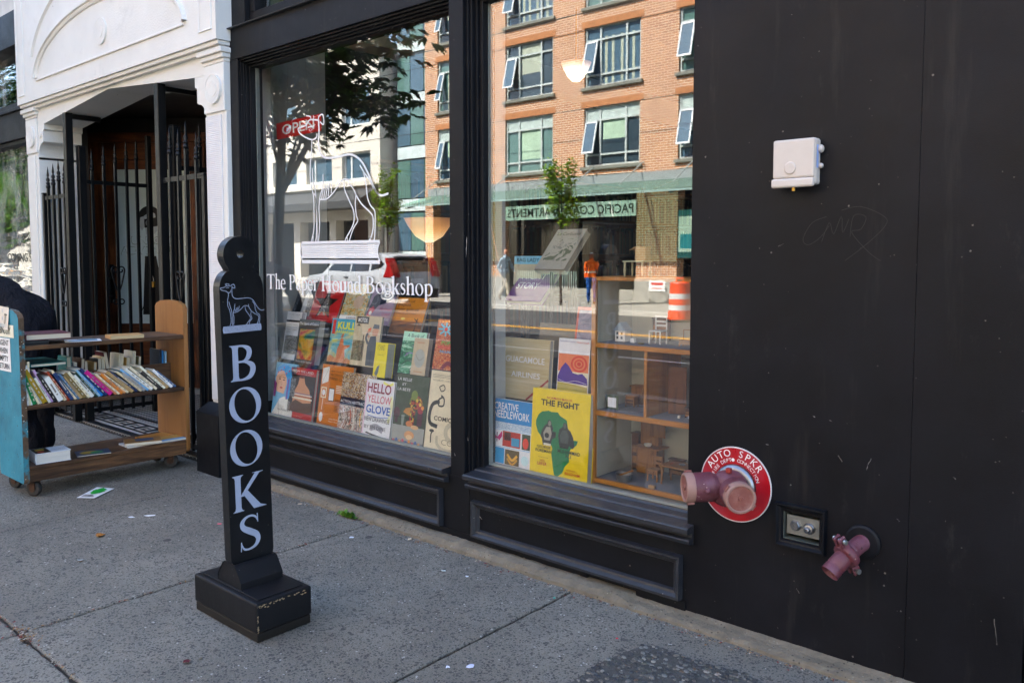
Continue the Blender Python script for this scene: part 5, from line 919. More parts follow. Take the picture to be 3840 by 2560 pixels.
dbook('pale square book titled Guacamole Airlines with a red corner stripe', -2.827, .306, .325, .70, .31, .03, 5, '#cdbf9c', [('rect', 0, 0, 1, 1, pattern('pale_veneer_print', ['#bfa878', '#cbb88a', '#d3c49c', '#c4ae7c'], 5, 'noise', True, (.4, 1, 9))), ('text', 'GUACAMOLE', .06, .6, .9, .70, '#ffffff', {'bold': .01}), ('text', 'AIRLINES', .2, .36, .82, .45, '#ffffff', {'bold': .01}), ('line', [(.55, .0), (1, .36)], .035, '#8c2f26')])
dbook('white song book with a purple hill and red sun', -2.467, .19, .33, .762, .266, .035, 5, '#d9d8d8', [('rect', .02, 0, .98, .72, '#d2c9b0'), ('rect', .02, .4, .98, .72, '#d8744a'), ('ell', .68, .55, .26, .15, '#c8402c'), ('ell', .68, .55, .2, .115, '#d8744a'), ('ell', .68, .55, .15, .085, '#c8402c'), ('ell', .68, .55, .1, .055, '#d8744a'), ('ell', .68, .55, .06, .035, '#c03424'), ('poly', [(.02, .2), (.02, .3), (.12, .46), (.25, .56), (.36, .5), (.5, .38), (.66, .36), (.8, .38), (.95, .3), (.98, .18)], '#4a2f86'), ('line', [(.05, .24), (.3, .2), (.6, .24), (.95, .2)], .01, '#c8c0dc'), ('poly', [(.02, 0), (.98, 0), (.98, .14), (.6, .17), (.02, .19)], '#a89a3a'), ('text', 'Twenty Ethnic Songs from', .04, .93, .56, .96, '#4a3a8c'), ('text', 'Western Canada', .58, .93, .96, .96, '#c8402c')] )
dbook('purple book with white block lettering leaning askew', -2.96, .25, .5, 1.19, .30, .03, 46, '#5a1e6a', [('text', 'ASIAN FILM', .1, .74, .9, .88, '#e2d8e6'), ('text', 'NIGHT', .1, .54, .75, .68, '#e2d8e6'), ('text', 'STORY', .1, .3, .7, .46, '#e2d8e6')])
dbook('grey architecture book leaning behind the purple one', -2.80, .2, .56, 1.36, .30, .04, 44, '#9c9a8e', [('text', 'Le Corbusier', .1, .84, .9, .92, '#33342f'), ('rect', .1, .2, .9, .75, pattern('model_photo_print', ['#5f6f5a', '#b8b6a8', '#8a8f86', '#d0cdbf'], 16, 'step'))])
dbook('light blue paperback titled Bag Lady behind the leaning books', -3.0, .2, .62, 1.27, .16, .02, 4, '#6fb0c8', [('text', 'BAG LADY', .1, .8, .9, .93, '#1c2c34', {'bold': .01}), ('rect', .0, .0, 1, .72, '#a8a48c')])
dbook('photo book with an orange edge standing beside the dollhouse', -2.49, .22, .5, .96, .215, .02, 10, '#b8402c', [('rect', .06, .0, 1, .92, pattern('beach_photo_print', ['#5a5a78', '#8a8298', '#a89cb0', '#c07a6a'], 9, 'noise')), ('line', [(.7, .0), (.75, .4), (.6, .7)], .16, '#c88a78')])
dbook('plain brown board book behind Guacamole Airlines', -2.74, .24, .5, .70, .38, .01, 6, '#6f6450', None)
stand(-2.46, -2.29, .335, .40, .699, .761); stand(-2.49, -2.27, .49, .62, .699, .959); stand(-2.86, -2.84, .52, .54, .9, 1.189); stand(-2.71, -2.69, .58, .60, .9, 1.359); stand(-2.91, -2.89, .625, .64, .9, 1.269); P('display_tier', MB().box(-3.05, -2.5, .605, .9, .386, .899), TIER); P('display_tier', MB().box(-3.05, -2.55, .485, .604, .699, .8995), TIER)
# ------------------------------------------------------------------ dollhouse
PINE = wood('dollhouse_pine', '#8a5420', '#b87a34', 'x', 9, .5, .1, False); PINEZ = wood('dollhouse_pine_upright', '#8a5420', '#b87a34', 'z', 9, .5, .1, False)
dh = thing('dollhouse', 'open-fronted pine dollhouse with three floors in the right window', 'dollhouse', (-1.7, .2, .39))
def Dh(name, mb, m, par=None, **k): return obj(name, mb, m, par or dh, w=True, **k)
DX0, DX1, DY0, DY1 = -2.165, -1.27, .2, .5
for z, t_, y0 in ((.396, .02, .2), (.706, .022, .2), (1.016, .02, .2), (1.318, .016, .2)): Dh('floor_board', MB().cbox(DX0 + .024, DX1, y0, DY1, z, z + t_, .002), PINE)
Dh('side_panel', MB().cbox(DX0, DX0 + .023, .199, DY1, .39, 1.336, .002), PINEZ); Dh('side_panel', MB().cbox(DX1, DX1 + .02, .2, DY1, .39, 1.334, .002), PINEZ)
Dh('partition', MB().cbox(-1.888, -1.872, .203, DY1, .7285, 1.0155, .002), PINEZ); Dh('partition', MB().cbox(-1.60, -1.585, .203, DY1, 1.0365, 1.3175, .002), PINEZ)
WP = mat('dollhouse_wallpaper', '#b3b3a6', .8, var=.08); GF = mat('dollhouse_grey_floor', '#77777a', .8)
for z0, z1 in ((.4185, .7055), (.7305, 1.0155), (1.0385, 1.3175)): Dh('wall_lining', MB().box(DX0 + .0235, DX0 + .026, .215, DY1 - .001, z0, z1), WP)
Dh('back_wall', MB().box(DX0 + .023, DX1, DY1, DY1 + .008, .39, 1.334), WP)
for z in (.4165, .7285, 1.0365): Dh('floor_covering', MB().box(DX0 + .025, DX1 - .002, .214, DY1 - .001, z, z + .0015), GF)
Dh('window_frame', MB().cbox(-1.80, -1.62, .492, .4995, .58, .70, .002), PINE); Dh('window_glass', MB().box(-1.79, -1.715, .4895, .4915, .592, .69).box(-1.705, -1.63, .4895, .4915, .592, .69), mat('dark_pane', '#15181a', .1))
MW = wood('miniature_oak', '#6a4420', '#94652f', 'z', 30, .5, .1, False); MW2 = wood('miniature_walnut', '#3a2416', '#5c3a20', 'x', 30, .5, .1, False); MWH = mat('miniature_white_paint', '#d5d6d4', .5)
def mini(name, label, parts):
    t = None
    if min(v[2] for pn, mb, m in parts for v in mb.v) < .5:      # ground floor set is a little larger in scale
        for q in {id(mb): mb for pn, mb, m in parts}.values(): q.v = [(-2.13 + (v[0] + 2.13) * 1.2, .495 + (v[1] - .495) * 1.13, F1 + (v[2] - F1) * 1.08) for v in q.v]
    for pn, mb, m in parts:
        if t is None: t = thing(name, label, 'miniature', mb.v[0], group='miniatures in the dollhouse')
        obj(pn, mb, m, t, w=True)
    return t
def leg4(x0, x1, y0, y1, z0, z1, s): return [MB().box(a, a + s, b, b + s, z0, z1) for a in (x0, x1 - s) for b in (y0, y1 - s)]
F1 = .4185; F2 = .7305; F3 = 1.0385
def chair(x, y, z, label, m, s=.045, seat=.045, top=.1, splay=0):
    p = [('seat', MB().cbox(x, x + s, y, y + s, z + seat, z + seat + .005, .001), m)] + [('leg', b, m) for b in leg4(x, x + s, y, y + s, z, z + seat, .005)]
    p += [('back_post', MB().box(a, a + .005, y + s - .005, y + s, z + seat + .005, z + top), m) for a in (x, x + s - .005)] + [('slat', MB().box(x + .005, x + s - .005, y + s - .004, y + s - .001, z + q, z + q + .009), m) for q in (seat + .02, seat + .038, top - .01)]
    return mini('toy_chair', label, p)
mini('toy_cabinet', 'tall oak toy kitchen cabinet with its door open, ground floor', [('base', MB().cbox(-2.065, -1.975, .42, .485, F1, F1 + .11, .002), MW), ('counter', MB().cbox(-2.07, -1.955, .40, .485, F1 + .111, F1 + .117, .001), MW), ('upper_cabinet', MB().cbox(-2.065, -1.985, .45, .485, F1 + .118, F1 + .25, .002), MW), ('door', MB().cbox(-2.02, -1.95, .44, .445, F1 + .16, F1 + .235, .001), MW)])
mini('toy_bowl', 'white enamel toy bowl on the cabinet counter', [('bowl', MB().lathe([(.008, 0), (.017, .014), (.019, .02), (.016, .018), (.008, .004)], 14, Matrix.Translation((-2.0, .425, F1 + .118))), MWH)])
mini('toy_washtub', 'grey metal toy washtub on the ground floor', [('tub', MB().lathe([(.026, 0), (.032, .03), (.034, .031), (.031, .028), (.024, .004), (0, .004)], 18, Matrix.Translation((-2.03, .27, F1))), mat('zinc', '#8c8f92', .4, .7)), ('paddle', MB().bar((-2.05, .26, F1 + .02), (-2.0, .29, F1 + .045), .006), MW)])
chair(-1.965, .33, F1, 'ladder-back toy chair left of the toy table', MW)
chair(-1.72, .25, F1, 'ladder-back toy chair right of the toy table', MW); chair(-1.66, .40, F1, 'ladder-back toy chair behind the toy table', MW2)
tp = [('tabletop', MB().cbox(-1.91, -1.76, .32, .41, F1 + .073, F1 + .08, .002), MW)]
for a in (-1.905, -1.772):
    for b in (.325, .398): tp.append(('leg', MB().tube([(a + .004, b + .004, F1), (a + .003, b + .004, F1 + .01), (a + .006, b + .004, F1 + .05), (a + .002, b + .004, F1 + .073)], [.004, .003, .004, .006], 6), MW))
mini('toy_table', 'toy dining table with curved legs, ground floor', tp)
for k, x in enumerate((-1.88, -1.835, -1.79)): mini('toy_dish', '%s toy dish on the dining table' % ('red', 'grey', 'white')[k], [('dish', MB().lathe([(.006, 0), (.012, .004), (.013, .006), (.0, .005)], 12, Matrix.Translation((x, .365, F1 + .081))), (paper('#8c4a30'), paper('#6f7478'), MWH)[k])])
mini('toy_hutch', 'oak toy sideboard under the dollhouse window', [('body', MB().cbox(-1.83, -1.70, .455, .488, F1, F1 + .11, .002), MW), ('back', MB().cbox(-1.825, -1.705, .475, .488, F1 + .111, F1 + .155, .002), MW), ('drawer', MB().cbox(-1.815, -1.765, .452, .456, F1 + .07, F1 + .095, .001), MW2)])
mini('toy_phonograph', 'black toy phonograph on the sideboard', [('horn', MB().lathe([(.002, 0), (.005, .014), (.016, .03), (.018, .032)], 12, Matrix.Translation((-1.77, .465, F1 + .125)) @ Matrix.Rotation(.7, 4, 'X')), paper('#1a1c1e')), ('box', MB().cbox(-1.785, -1.755, .458, .478, F1 + .1115, F1 + .128, .001), MW2)])
mini('toy_stove', 'black iron toy stove at the right of the ground floor', [('body', MB().cbox(-1.70 + .05, -1.58, .43, .487, F1, F1 + .1, .003), IRON), ('kettle', MB().lathe([(.016, 0), (.018, .012), (.008, .022), (0, .024)], 12, Matrix.Translation((-1.615, .455, F1 + .1))), paper('#2a3648')), ('shelf', MB().box(-1.64, -1.585, .475, .487, F1 + .14, F1 + .146), IRON)])
mini('toy_box', 'tiny tan toy box on the floor by the table', [('box', MB().cbox(-1.91, -1.885, .245, .26, F1, F1 + .012, .001), paper('#9a7a54'))])
# first floor
mini('toy_dresser', 'oak toy roll-top desk on the middle floor', [('body', MB().cbox(-2.105, -2.04, .44, .487, F2, F2 + .08, .002), MW), ('top', MB().cbox(-2.11, -2.035, .435, .488, F2 + .081, F2 + .088, .001), MW)])
mini('toy_sofa', 'dark upholstered toy sofa on the middle floor', [('seat', MB().cbox(-2.03, -1.94, .44, .485, F2 + .01, F2 + .045, .004), paper('#3a2e2a')), ('back', MB().cbox(-2.03, -1.94, .475, .488, F2 + .046, F2 + .095, .004), paper('#3a2e2a'))])
mini('toy_piano', 'dark toy piano beside the partition on the middle floor', [('body', MB().cbox(-1.945, -1.895, .40, .487, F2, F2 + .09, .002), MW2), ('keys', MB().cbox(-1.96, -1.946, .41, .48, F2 + .045, F2 + .05, .001), MWH)])
mini('toy_picture', 'framed note in a green frame leaning on the middle floor', [('frame', MB().cbox(-2.115, -2.05, .25, .255, F2 + .002, F2 + .066, .002, Matrix.Translation((0, 0, 0))), paper('#4c5440')), ('note', MB().cbox(-2.105, -2.06, .2475, .2498, F2 + .012, F2 + .056, .0005), paper('#d2d6d4'))])
mini('toy_rug', 'small grey cloth on the middle floor', [('cloth', MB().box(-2.06, -1.95, .25, .38, F2, F2 + .002), paper('#5c6066'))])
mini('toy_door', 'open brown toy door beside the partition', [('leaf', MB().cbox(-1.845, -1.765, .34, .347, F2, F2 + .21, .001, Matrix.Translation((-1.845, .34, 0)) @ Matrix.Rotation(.3, 4, 'Z') @ Matrix.Translation((1.845, -.34, 0))), wood('toy_door_wood', '#4a2a14', '#7a4a24', 'z', 24, .5, .1, False)), ('lintel', MB().box(-1.86, -1.78, .48, .487, F2 + .225, F2 + .235), MW2)])
mini('toy_rug', 'round woven toy mat on the back wall of the middle floor', [('mat', MB().prism(circle(-1.70, F2 + .15, .075, .028, 24), .494, .499, 'y'), paper('#8a7658'))])
chair(-1.70, .36, F2, 'dark toy chair on the right of the middle floor', MW2); mini('toy_shelf', 'small toy shelf at the right of the middle floor', [('body', MB().cbox(-1.67, -1.63, .45, .487, F2, F2 + .12, .002), MW2)])
for k in range(4): mini('toy_trinket', 'small pale trinket on the middle floor, %s from the left' % ORD[k], [('trinket', MB().cbox(-1.76 + .04 * k, -1.748 + .04 * k, .27 + .02 * (k % 2), .282 + .02 * (k % 2), F2, F2 + .012, .002), paper(('#c9c6bd', '#a8b0b8', '#d6d2c8', '#8a7a6a')[k]))])
for k, (x, y, z, w_, d_, h_, m_, lb) in enumerate(((-2.10, .44, F1, .03, .04, .16, MW2, 'narrow dark toy cupboard in the ground floor corner'), (-1.94, .455, F1, .06, .03, .07, MW2, 'dark toy chest behind the dining table'), (-2.085, .36, F2, .05, .04, .05, MW, 'oak toy side table beside the framed note'), (-2.0, .40, F2, .045, .035, .065, MW2, 'dark toy cabinet in front of the toy sofa'), (-1.80, .45, F2, .05, .035, .13, MW, 'tall oak toy bookcase right of the partition'), (-1.74, .30, F2, .05, .04, .04, MW2, 'low dark toy stool on the middle floor'), (-1.62, .30, F2, .05, .05, .09, MW, 'oak toy armoire at the right end of the middle floor'), (-2.0, .455, F3, .08, .03, .10, MW2, 'dark toy sideboard against the top floor wall'))):
    mini('toy_furniture', lb, [('body', MB().cbox(x, x + w_, y, y + d_, z + .008, z + h_, .002), m_), ('top', MB().cbox(x - .003, x + w_ + .003, y - .003, y + d_, z + h_, z + h_ + .005, .001), m_)] + [('leg', b, m_) for b in leg4(x, x + w_, y, y + d_, z, z + .008, .005)] + [('drawer', MB().cbox(x + .005, x + w_ - .005, y - .0025, y - .0002, z + h_ * q, z + h_ * q + h_ * .2, .0008), MW if m_ is MW2 else MW2) for q in (.2, .5)])
# top floor
c = chair(-1.925, .30, F3, 'white spindle-back toy chair on the top floor', MWH, .06, .055, .125)
mini('toy_house', 'tiny white toy house on the top floor', [('walls', MB().cbox(-2.105, -2.05, .30, .35, F3, F3 + .05, .001), MWH), ('roof', MB().prism([(-2.11, F3 + .0505), (-2.045, F3 + .0505), (-2.0775, F3 + .088)], .295, .355, 'y'), paper('#7d8a94')), ('window', MB().box(-2.095, -2.085, .2985, .2998, F3 + .012, F3 + .024).box(-2.072, -2.062, .2985, .2998, F3 + .012, F3 + .024).box(-2.095, -2.085, .2985, .2998, F3 + .032, F3 + .044).box(-2.072, -2.062, .2985, .2998, F3 + .032, F3 + .044), paper('#3c464e'))])
mini('toy_block', 'small white cube on the top floor', [('cube', MB().cbox(-2.015, -1.995, .29, .31, F3, F3 + .02, .001), MWH)]); mini('toy_book', 'tiny olive toy book on the top floor', [('cover', MB().cbox(-1.955, -1.93, .26, .275, F3, F3 + .007, .001), paper('#5c5630'))])
mini('toy_bench', 'small brown toy washstand on the top floor', [('body', MB().cbox(-1.775, -1.71, .30, .34, F3 + .008, F3 + .028, .001), MW)] + [('leg', b, MW) for b in leg4(-1.775, -1.71, .30, .34, F3, F3 + .008, .006)] + [('towel_rail', MB().tube([(-1.77, .335, F3 + .028), (-1.77, .335, F3 + .07), (-1.715, .335, F3 + .07), (-1.715, .335, F3 + .028)], .002, 6), MW)])
mini('toy_table', 'white toy table standing on the dollhouse roof', [('tabletop', MB().cbox(-2.08, -1.97, .32, .40, 1.40, 1.407, .001), mat('cream_paint', '#b9b493', .5))] + [('leg', MB().tube([(a, b, 1.334), (a, b, 1.36), (a, b, 1.40)], [.003, .006, .005], 6), mat('cream_paint', '#b9b493', .5)) for a in (-2.072, -1.978) for b in (.328, .392)])
mini('toy_box', 'brown cardboard box on the white toy table', [('box', MB().box(-2.03, -1.975, .345, .39, 1.4075, 1.47), paper('#8a6a48')), ('flap', MB().bar((-2.03, .367, 1.47), (-2.06, .367, 1.455), .04, .002), paper('#a8865c'))]); mini('toy_bottle', 'tiny green bottle on the dollhouse roof', [('bottle', MB().lathe([(.008, 1.4075), (.008, 1.43), (.003, 1.44), (.003, 1.452)], 10, Matrix.Translation((-1.955, .36, -.074))), paper('#2f6a58'))])
# ------------------------------------------------------------------ shop inside
op = thing('open_sign', 'red hanging sign reading OPEN behind the left window', 'sign', (-4.61, .33, 2.216), (0, R(-1.2), 0))
obj('panel', MB().cbox(-.25, .25, 0, .006, 0, .11, .004), paper('#a81c1c', .3), op); text('OPEN', 'sign_lettering', paper('#dcdcda'), op, frame_xz(0, -.0012, .022), w=.36, h=.068, bold=.012)
for x in (-.13, .13): obj('cord', MB().tube([(x, .003, .11), (x * .4, .003, .95)], .0012, 5), paper('#8a8a80'), op)
def lamp(label, x, y, zt, rt, h, floor, glow, col):
    t = thing('floor_lamp', label, 'lamp', (x, y, 0)); prof = [(.03, -h), (rt * .55, -h * .75), (rt * .85, -h * .3), (rt, 0), (rt * .985, .0), (rt * .83, -h * .3), (rt * .53, -h * .72), (.028, -h * .96)]
    N = NT('lamp_glass_' + label[:6].strip()); sp = N.n('SeparateXYZ'); N.l(N.pos(obj=True), sp.inputs[0]); gr = N.step(sp.outputs[2], zt, zt - h); gl_ = N.bsdf(lin(col), .35, 0, .4); N.l(N.ramp(gr, [(0, lin('#c07a50')), (.5, lin(col)), (1, lin('#ffe2b0'))]), gl_.inputs['Emission Color']); N.l(N.math('ADD', glow * .3, N.math('MULTIPLY', gr, glow * 1.6)), gl_.inputs['Emission Strength'])
    obj('glass_bowl', MB().lathe(prof, 28, Matrix.Translation((0, 0, zt))), N.m, t, smooth=True); obj('bulb', MB().lathe([(.0, .0), (.022, .012), (.026, .03), (.014, .055), (0, .06)], 12, Matrix.Translation((0, 0, zt - h * .9))), emis('warm_bulb', '#ffd9a0', 2.0), t, smooth=True)
    if floor: obj('stem', MB().tube([(0, 0, .02), (0, 0, zt - h)], .011, 8), BRASS, t); obj('base', MB().lathe([(.13, 0), (.13, .012), (.03, .03), (.012, .05)], 20), BRASS, t)
    else: obj('stem', MB().tube([(0, 0, zt - h), (.0, .0, 3.2)], .006, 8), BRASS, t)
lamp('amber glass torchiere lamp glowing behind the left window', -4.30, 1.2, 1.70, .18, .17, True, .10, '#ffb469')
lamp('white bowl pendant lamp deep inside the right window', -3.6, 2.0, 2.82, .11, .13, False, .3, '#fff0dc'); lamp('small orange pendant lamp at the right of the shop', -2.12, 1.9, 2.25, .075, .09, False, .25, '#ffa04a')
# bookcases along the back and side
CASEW = wood('bookcase_wood', '#33200f', '#5a3a1e', 'z', 10, .6)
r = random.Random(3); SP = ['#3a1c18', '#1c2833', '#443a28', '#281d18', '#4d4436', '#182820', '#574d3e', '#301218', '#151b22', '#5c5240', '#442618']
for k, (x, y, rz, nm) in enumerate(((-4.80, 1.75, pi / 2, 'nearest'), (-4.80, 2.98, pi / 2, 'second'), (-4.80, 4.21, pi / 2, 'third'), (-4.80, 5.44, pi / 2, 'furthest'))):
    bc = thing('bookcase', 'tall dark bookcase full of books, %s of the row inside the shop' % nm, 'bookcase', (x, y, -.02), (0, 0, rz), group='bookcases inside the shop')
    mb = MB().box(-.6, -.57, 0, .28, 0, 2.2).box(.57, .6, 0, .28, 0, 2.2).box(-.57, .57, .26, .28, 0, 2.2)
    for j in range(7): mb.box(-.57, .57, 0, .26, .05 + j * .35, .075 + j * .35)
    obj('case', mb, CASEW, bc); mats = [paper(c) for c in SP]; mb = MB()
    for j in range(6):
        u = -.565
        while u < .54:
            t_ = r.uniform(.015, .045); mb.cur = r.randrange(len(SP)); mb.box(u, u + t_ - .001, .04, .24, .0765 + j * .35, .0765 + j * .35 + r.uniform(.2, .29)); u += t_
    obj('shelved_books', mb, mats, bc, kind='stuff')
tb = thing('shop_table', 'low dark table with stacked books behind the dollhouse', 'table', (-1.8, 1.6, -.02)); obj('tabletop', MB().cbox(-.8, .6, -.3, .4, .9, .94, .004), CASEW, tb)
for a in (-.75, .55):
    for b in (-.25, .35): obj('leg', MB().box(a - .03, a + .03, b - .03, b + .03, 0, .9), CASEW, tb)
for k in range(14): flat('paperback_book', '%s stacked book on the table behind the dollhouse' % ORD[k], (.2, .14, .03), SP[k % len(SP)], -2.5 + .28 * (k % 5) + r.uniform(-.02, .02), 1.5, .921 + .031 * (k // 5), 80 + r.uniform(-12, 12), group='books stacked inside the shop')
# ------------------------------------------------------------------ fire department connection
fdc = thing('fire_connection', 'pinkish red two-way fire hose connection on a red wall disc', 'hydrant', (-1.353, 0, .575))
RED = mat('red_enamel', '#a8121f', .32, var=.12, vs=14, mottle=('#b84a5e', 6, .5, .75, .6), specks=[('#d8b8bc', 50, .07, .62), ('#5a0d14', 30, .1, .62)], bump=.06, bs=20); PINK = mat('faded_red_paint', '#63313a', .5, var=.15, vs=18, bump=.12, bs=50, mottle=('#7d5a68', 9, .5, .72, .6), specks=[('#a58a86', 70, .16, .56), ('#3a2220', 45, .2, .6)]); CAPM = mat('faded_pink_plastic', '#80483f', .55, var=.14, vs=22, bump=.1, bs=60, mottle=('#b08a80', 10, .5, .75, .6), specks=[('#5a3430', 60, .14, .58)]); RIMP = mat('bleached_pink_rim', '#97746a', .6, var=.12, vs=20, specks=[('#7a5048', 60, .14, .58)]); CHRM = mat('dull_chrome', '#8a8d92', .36, 1)
WHT = paper('#d8d4d4')
Y90 = Matrix.Rotation(R(90), 4, 'X')   # z axis -> -y
def at(*p): return Matrix.Translation(p)
dsc = obj('disc', MB().lathe([(.0, 0), (.138, 0), (.138, .003), (.0, .003)][1:3] + [(.0, .003)], 64, at(0, -.006, 0) @ Y90), RED, fdc)
obj('disc_rim', MB().lathe([(.1375, .0), (.1415, .0), (.1415, .004), (.138, .005), (.1375, .0035)], 64, at(0, -.005, 0) @ Y90), mat('white_enamel', '#cfcacb', .4), fdc)
def arc_text(s, rad, a0, a1, h, name):
    n = len(s)
    for i, ch in enumerate(s):
        if ch == ' ': continue
        a = a0 + (a1 - a0) * i / (n - 1)
        M = Matrix.Translation((rad * cos(a), -.0108, rad * sin(a))) @ Matrix.Rotation(pi / 2 - a, 4, 'Y') @ Matrix(((1, 0, 0, 0), (0, 0, -1, 0), (0, 1, 0, 0), (0, 0, 0, 1)))
        text(ch, name, WHT, fdc, M, h=h)
arc_text('AUTO SPKR', .106, R(148), R(38), .026, 'raised_lettering'); arc_text('FIRE DEPT. CONNECTION', .086, R(160), R(18), .013, 'raised_lettering')
obj('wall_collar', MB().lathe([(.082, .0), (.080, .012), (.066, .02), (.06, .02)], 40, at(.0, -.009, -.005) @ Y90), CHRM, fdc, smooth=True)
bd = obj('body', MB().lathe([(.06, 0), (.064, .02), (.068, .05), (.062, .08), (.04, .098), (0, .104)], 32, at(0, -.02, -.002) @ Y90), PINK, fdc, smooth=True)
for nm, dx, dy, L in (('left', -.72, -.69, .17), ('right', .66, -.75, .155)):
    d = Vector((dx, dy, -.02)).normalized(); q = d.to_track_quat('Z', 'Y').to_matrix().to_4x4(); o = at(0, -.058, .004) @ q
    out = obj('outlet', MB().lathe([(.045, .0), (.048, .05), (.05, .06), (.05, .064), (.054, .066), (.054, L - .05), (.0535, L - .03)], 32, o), PINK, fdc, smooth=False); smooth_by_angle(out)
    cp = obj('cap_rim', MB().lathe([(.0535, L - .034), (.0555, L - .033), (.0555, L - .006), (.053, L - .001), (.047, L), (.043, L - .0045)], 36, o, False), RIMP, out); smooth_by_angle(cp)
    cp = obj('cap_face', MB().lathe([(.0445, L - .004), (.010, L - .004), (.009, L + .001), (.004, L + .001), (.003, L - .002), (0, L - .002)], 36, o, False), CAPM, out); smooth_by_angle(cp)
    for a in (pi / 2, -pi / 2): obj('cap_lug', MB().cbox(.0555 - .001, .0625, -.012, .012, L - .033, L - .008, .002, o @ Matrix.Rotation(a + .35 + (.6 if nm == 'right' else 0), 4, 'Z')), CAPM, out)
    obj('pin_lug', MB().lathe([(.012, 0), (.010, .010), (.004, .014), (0, .0145)], 12, o @ at(0, 0, .095) @ Matrix.Rotation(R(90), 4, 'Y') @ Matrix.Rotation(R(0), 4, 'Z') @ at(0, 0, .053)), PINK, out)
obj('drain_valve', MB().lathe([(.013, 0), (.013, .03), (.016, .031), (.016, .038), (.005, .04), (.005, .056), (0, .056)], 12, at(-.03, -.13, -.02)), PINK, fdc)
obj('plug', MB().cbox(-.009, .009, -.009, .009, 0, .018, .002, at(.012, -.088, .062)), mat('rust_red', '#8c2a22', .6), fdc)
# ------------------------------------------------------------------ junction box
jb = thing('junction_box', 'small white plastic junction box on the black wall', 'junction box', (-1.136, 0, 1.745), (0, 0, 0)); jb.scale = (.93, 1, 1); IV = mat('ivory_plastic', '#cfc6bd', .42, var=.04, vs=12, bump=.03)
obj('housing', MB().box(-.078, .078, -.048, -.0005, -.076, .082), IV, jb, bevel=.010); obj('cover_plate', MB().box(-.079, .077, -.062, -.0485, -.052, .08), IV, jb, bevel=.007); obj('lower_cover', MB().box(-.083, .077, -.066, -.0486, -.084, -.0525), IV, jb, bevel=.007)
obj('knock_out', MB().lathe([(.0, 0), (.022, 0), (.021, .003), (.017, .0035), (0, .002)], 24, at(-.012, -.0622, -.018) @ Y90), IV, jb, smooth=True)
for z, rr in ((.045, .014), (-.012, .009)): obj('grommet', MB().lathe([(rr, 0), (rr, .008), (rr * .7, .014), (0, .0155)], 16, at(.078, -.018, z) @ Matrix.Rotation(R(90), 4, 'Y')), IV, jb, smooth=True)
obj('blue_sticker', MB().box(.0781, .0786, -.042, -.026, -.02, .058), paper('#8aa0cc'), jb); obj('screw', MB().lathe([(.007, 0), (.007, -.012), (0, -.014)], 12, at(-.002, -.05, -.084)), BRASS, jb)
# ------------------------------------------------------------------ recessed bolt box
rb = thing('recessed_test_box', 'black framed recessed steel box with two hex fittings', 'utility box', (-1.1, 0, .461))
SAGE = mat('worn_green_steel', '#5a6460', .5, .3, var=.2, vs=20); PLT = mat('brushed_steel', '#a2a4a0', .38, .85, var=.12, vs=25)
for mb in moulding_rect(-1.196, -1.012, .384, .545, .027, .022): obj('frame', mb, BLACK, rb, w=True)
obj('recess', MB().box(HX[0] - .01, HX[1] + .01, .075, .08, HX[2] - .01, HX[3] + .01).box(HX[0] + .0005, HX[0] + .003, .002, .075, HX[2], HX[3]).box(HX[0] + .003, HX[1], .002, .075, HX[2] + .0005, HX[2] + .003), SAGE, rb, w=True)
obj('plate', MB().cbox(-1.162, -1.034, .014, .02, .428, .498, .001), PLT, rb, w=True)
for k, x in enumerate((-1.128, -1.078)):
    o = at(x, .014, .464 - .002 * k) @ Y90; n = obj('hex_fitting', MB().lathe([(.021, 0), (.021, .004), (.0185, .0045), (.0185, .013), (.0165, .015), (.008, .015), (.007, .006), (0, .006)] if k == 0 else [(.021, 0), (.020, .008), (.016, .012), (.016, .018), (.010, .02), (.010, .034), (.007, .036), (.005, .028), (0, .028)], 6 if k == 0 else 18, o), CHRM, rb, w=True)
# ------------------------------------------------------------------ drain pipe outlet with clamp
pp = thing('drain_outlet', 'faded pink pipe outlet with a clamp coupling and black wall flange', 'pipe', (-.89, 0, .46))
obj('wall_flange', MB().lathe([(.058, 0), (.058, .010), (.05, .015), (.028, .016)], 36, at(-.89, -.0005, .462) @ Y90), BLACK, pp, w=True)
path = [(-.890, .0, .462), (-.893, -.035, .460), (-.900, -.062, .452), (-.914, -.09, .434)]
obj('pipe', MB().tube(path[:3] + [(-.906, -.075, .445)], [.028, .028, .028, .028], 24), PINK, pp, w=True, smooth=True)
el = MB().tube([(-.902, -.068, .449), (-.912, -.088, .437), (-.924, -.110, .420), (-.935, -.130, .402), (-.9365, -.1325, .400), (-.938, -.135, .3975), (-.947, -.152, .382)], [.029, .0295, .030, .0305, .0275, .0305, .031], 24, cap=False); el.tube([(-.947, -.152, .382), (-.938, -.135, .3975), (-.924, -.11, .42)], [.031, .0262, .025], 24, cap=False)
obj('elbow', el, PINK, pp, w=True, smooth=True)
dd = (Vector(path[3]) - Vector(path[2])).normalized(); q = dd.to_track_quat('Z', 'X').to_matrix().to_4x4(); o = at(-.913, -.090, .4355) @ q
cl = obj('clamp', MB().lathe([(.030, -.016), (.041, -.014), (.044, -.009), (.044, .009), (.041, .014), (.030, .016)], 28, o), PINK, pp, w=True, smooth=True)
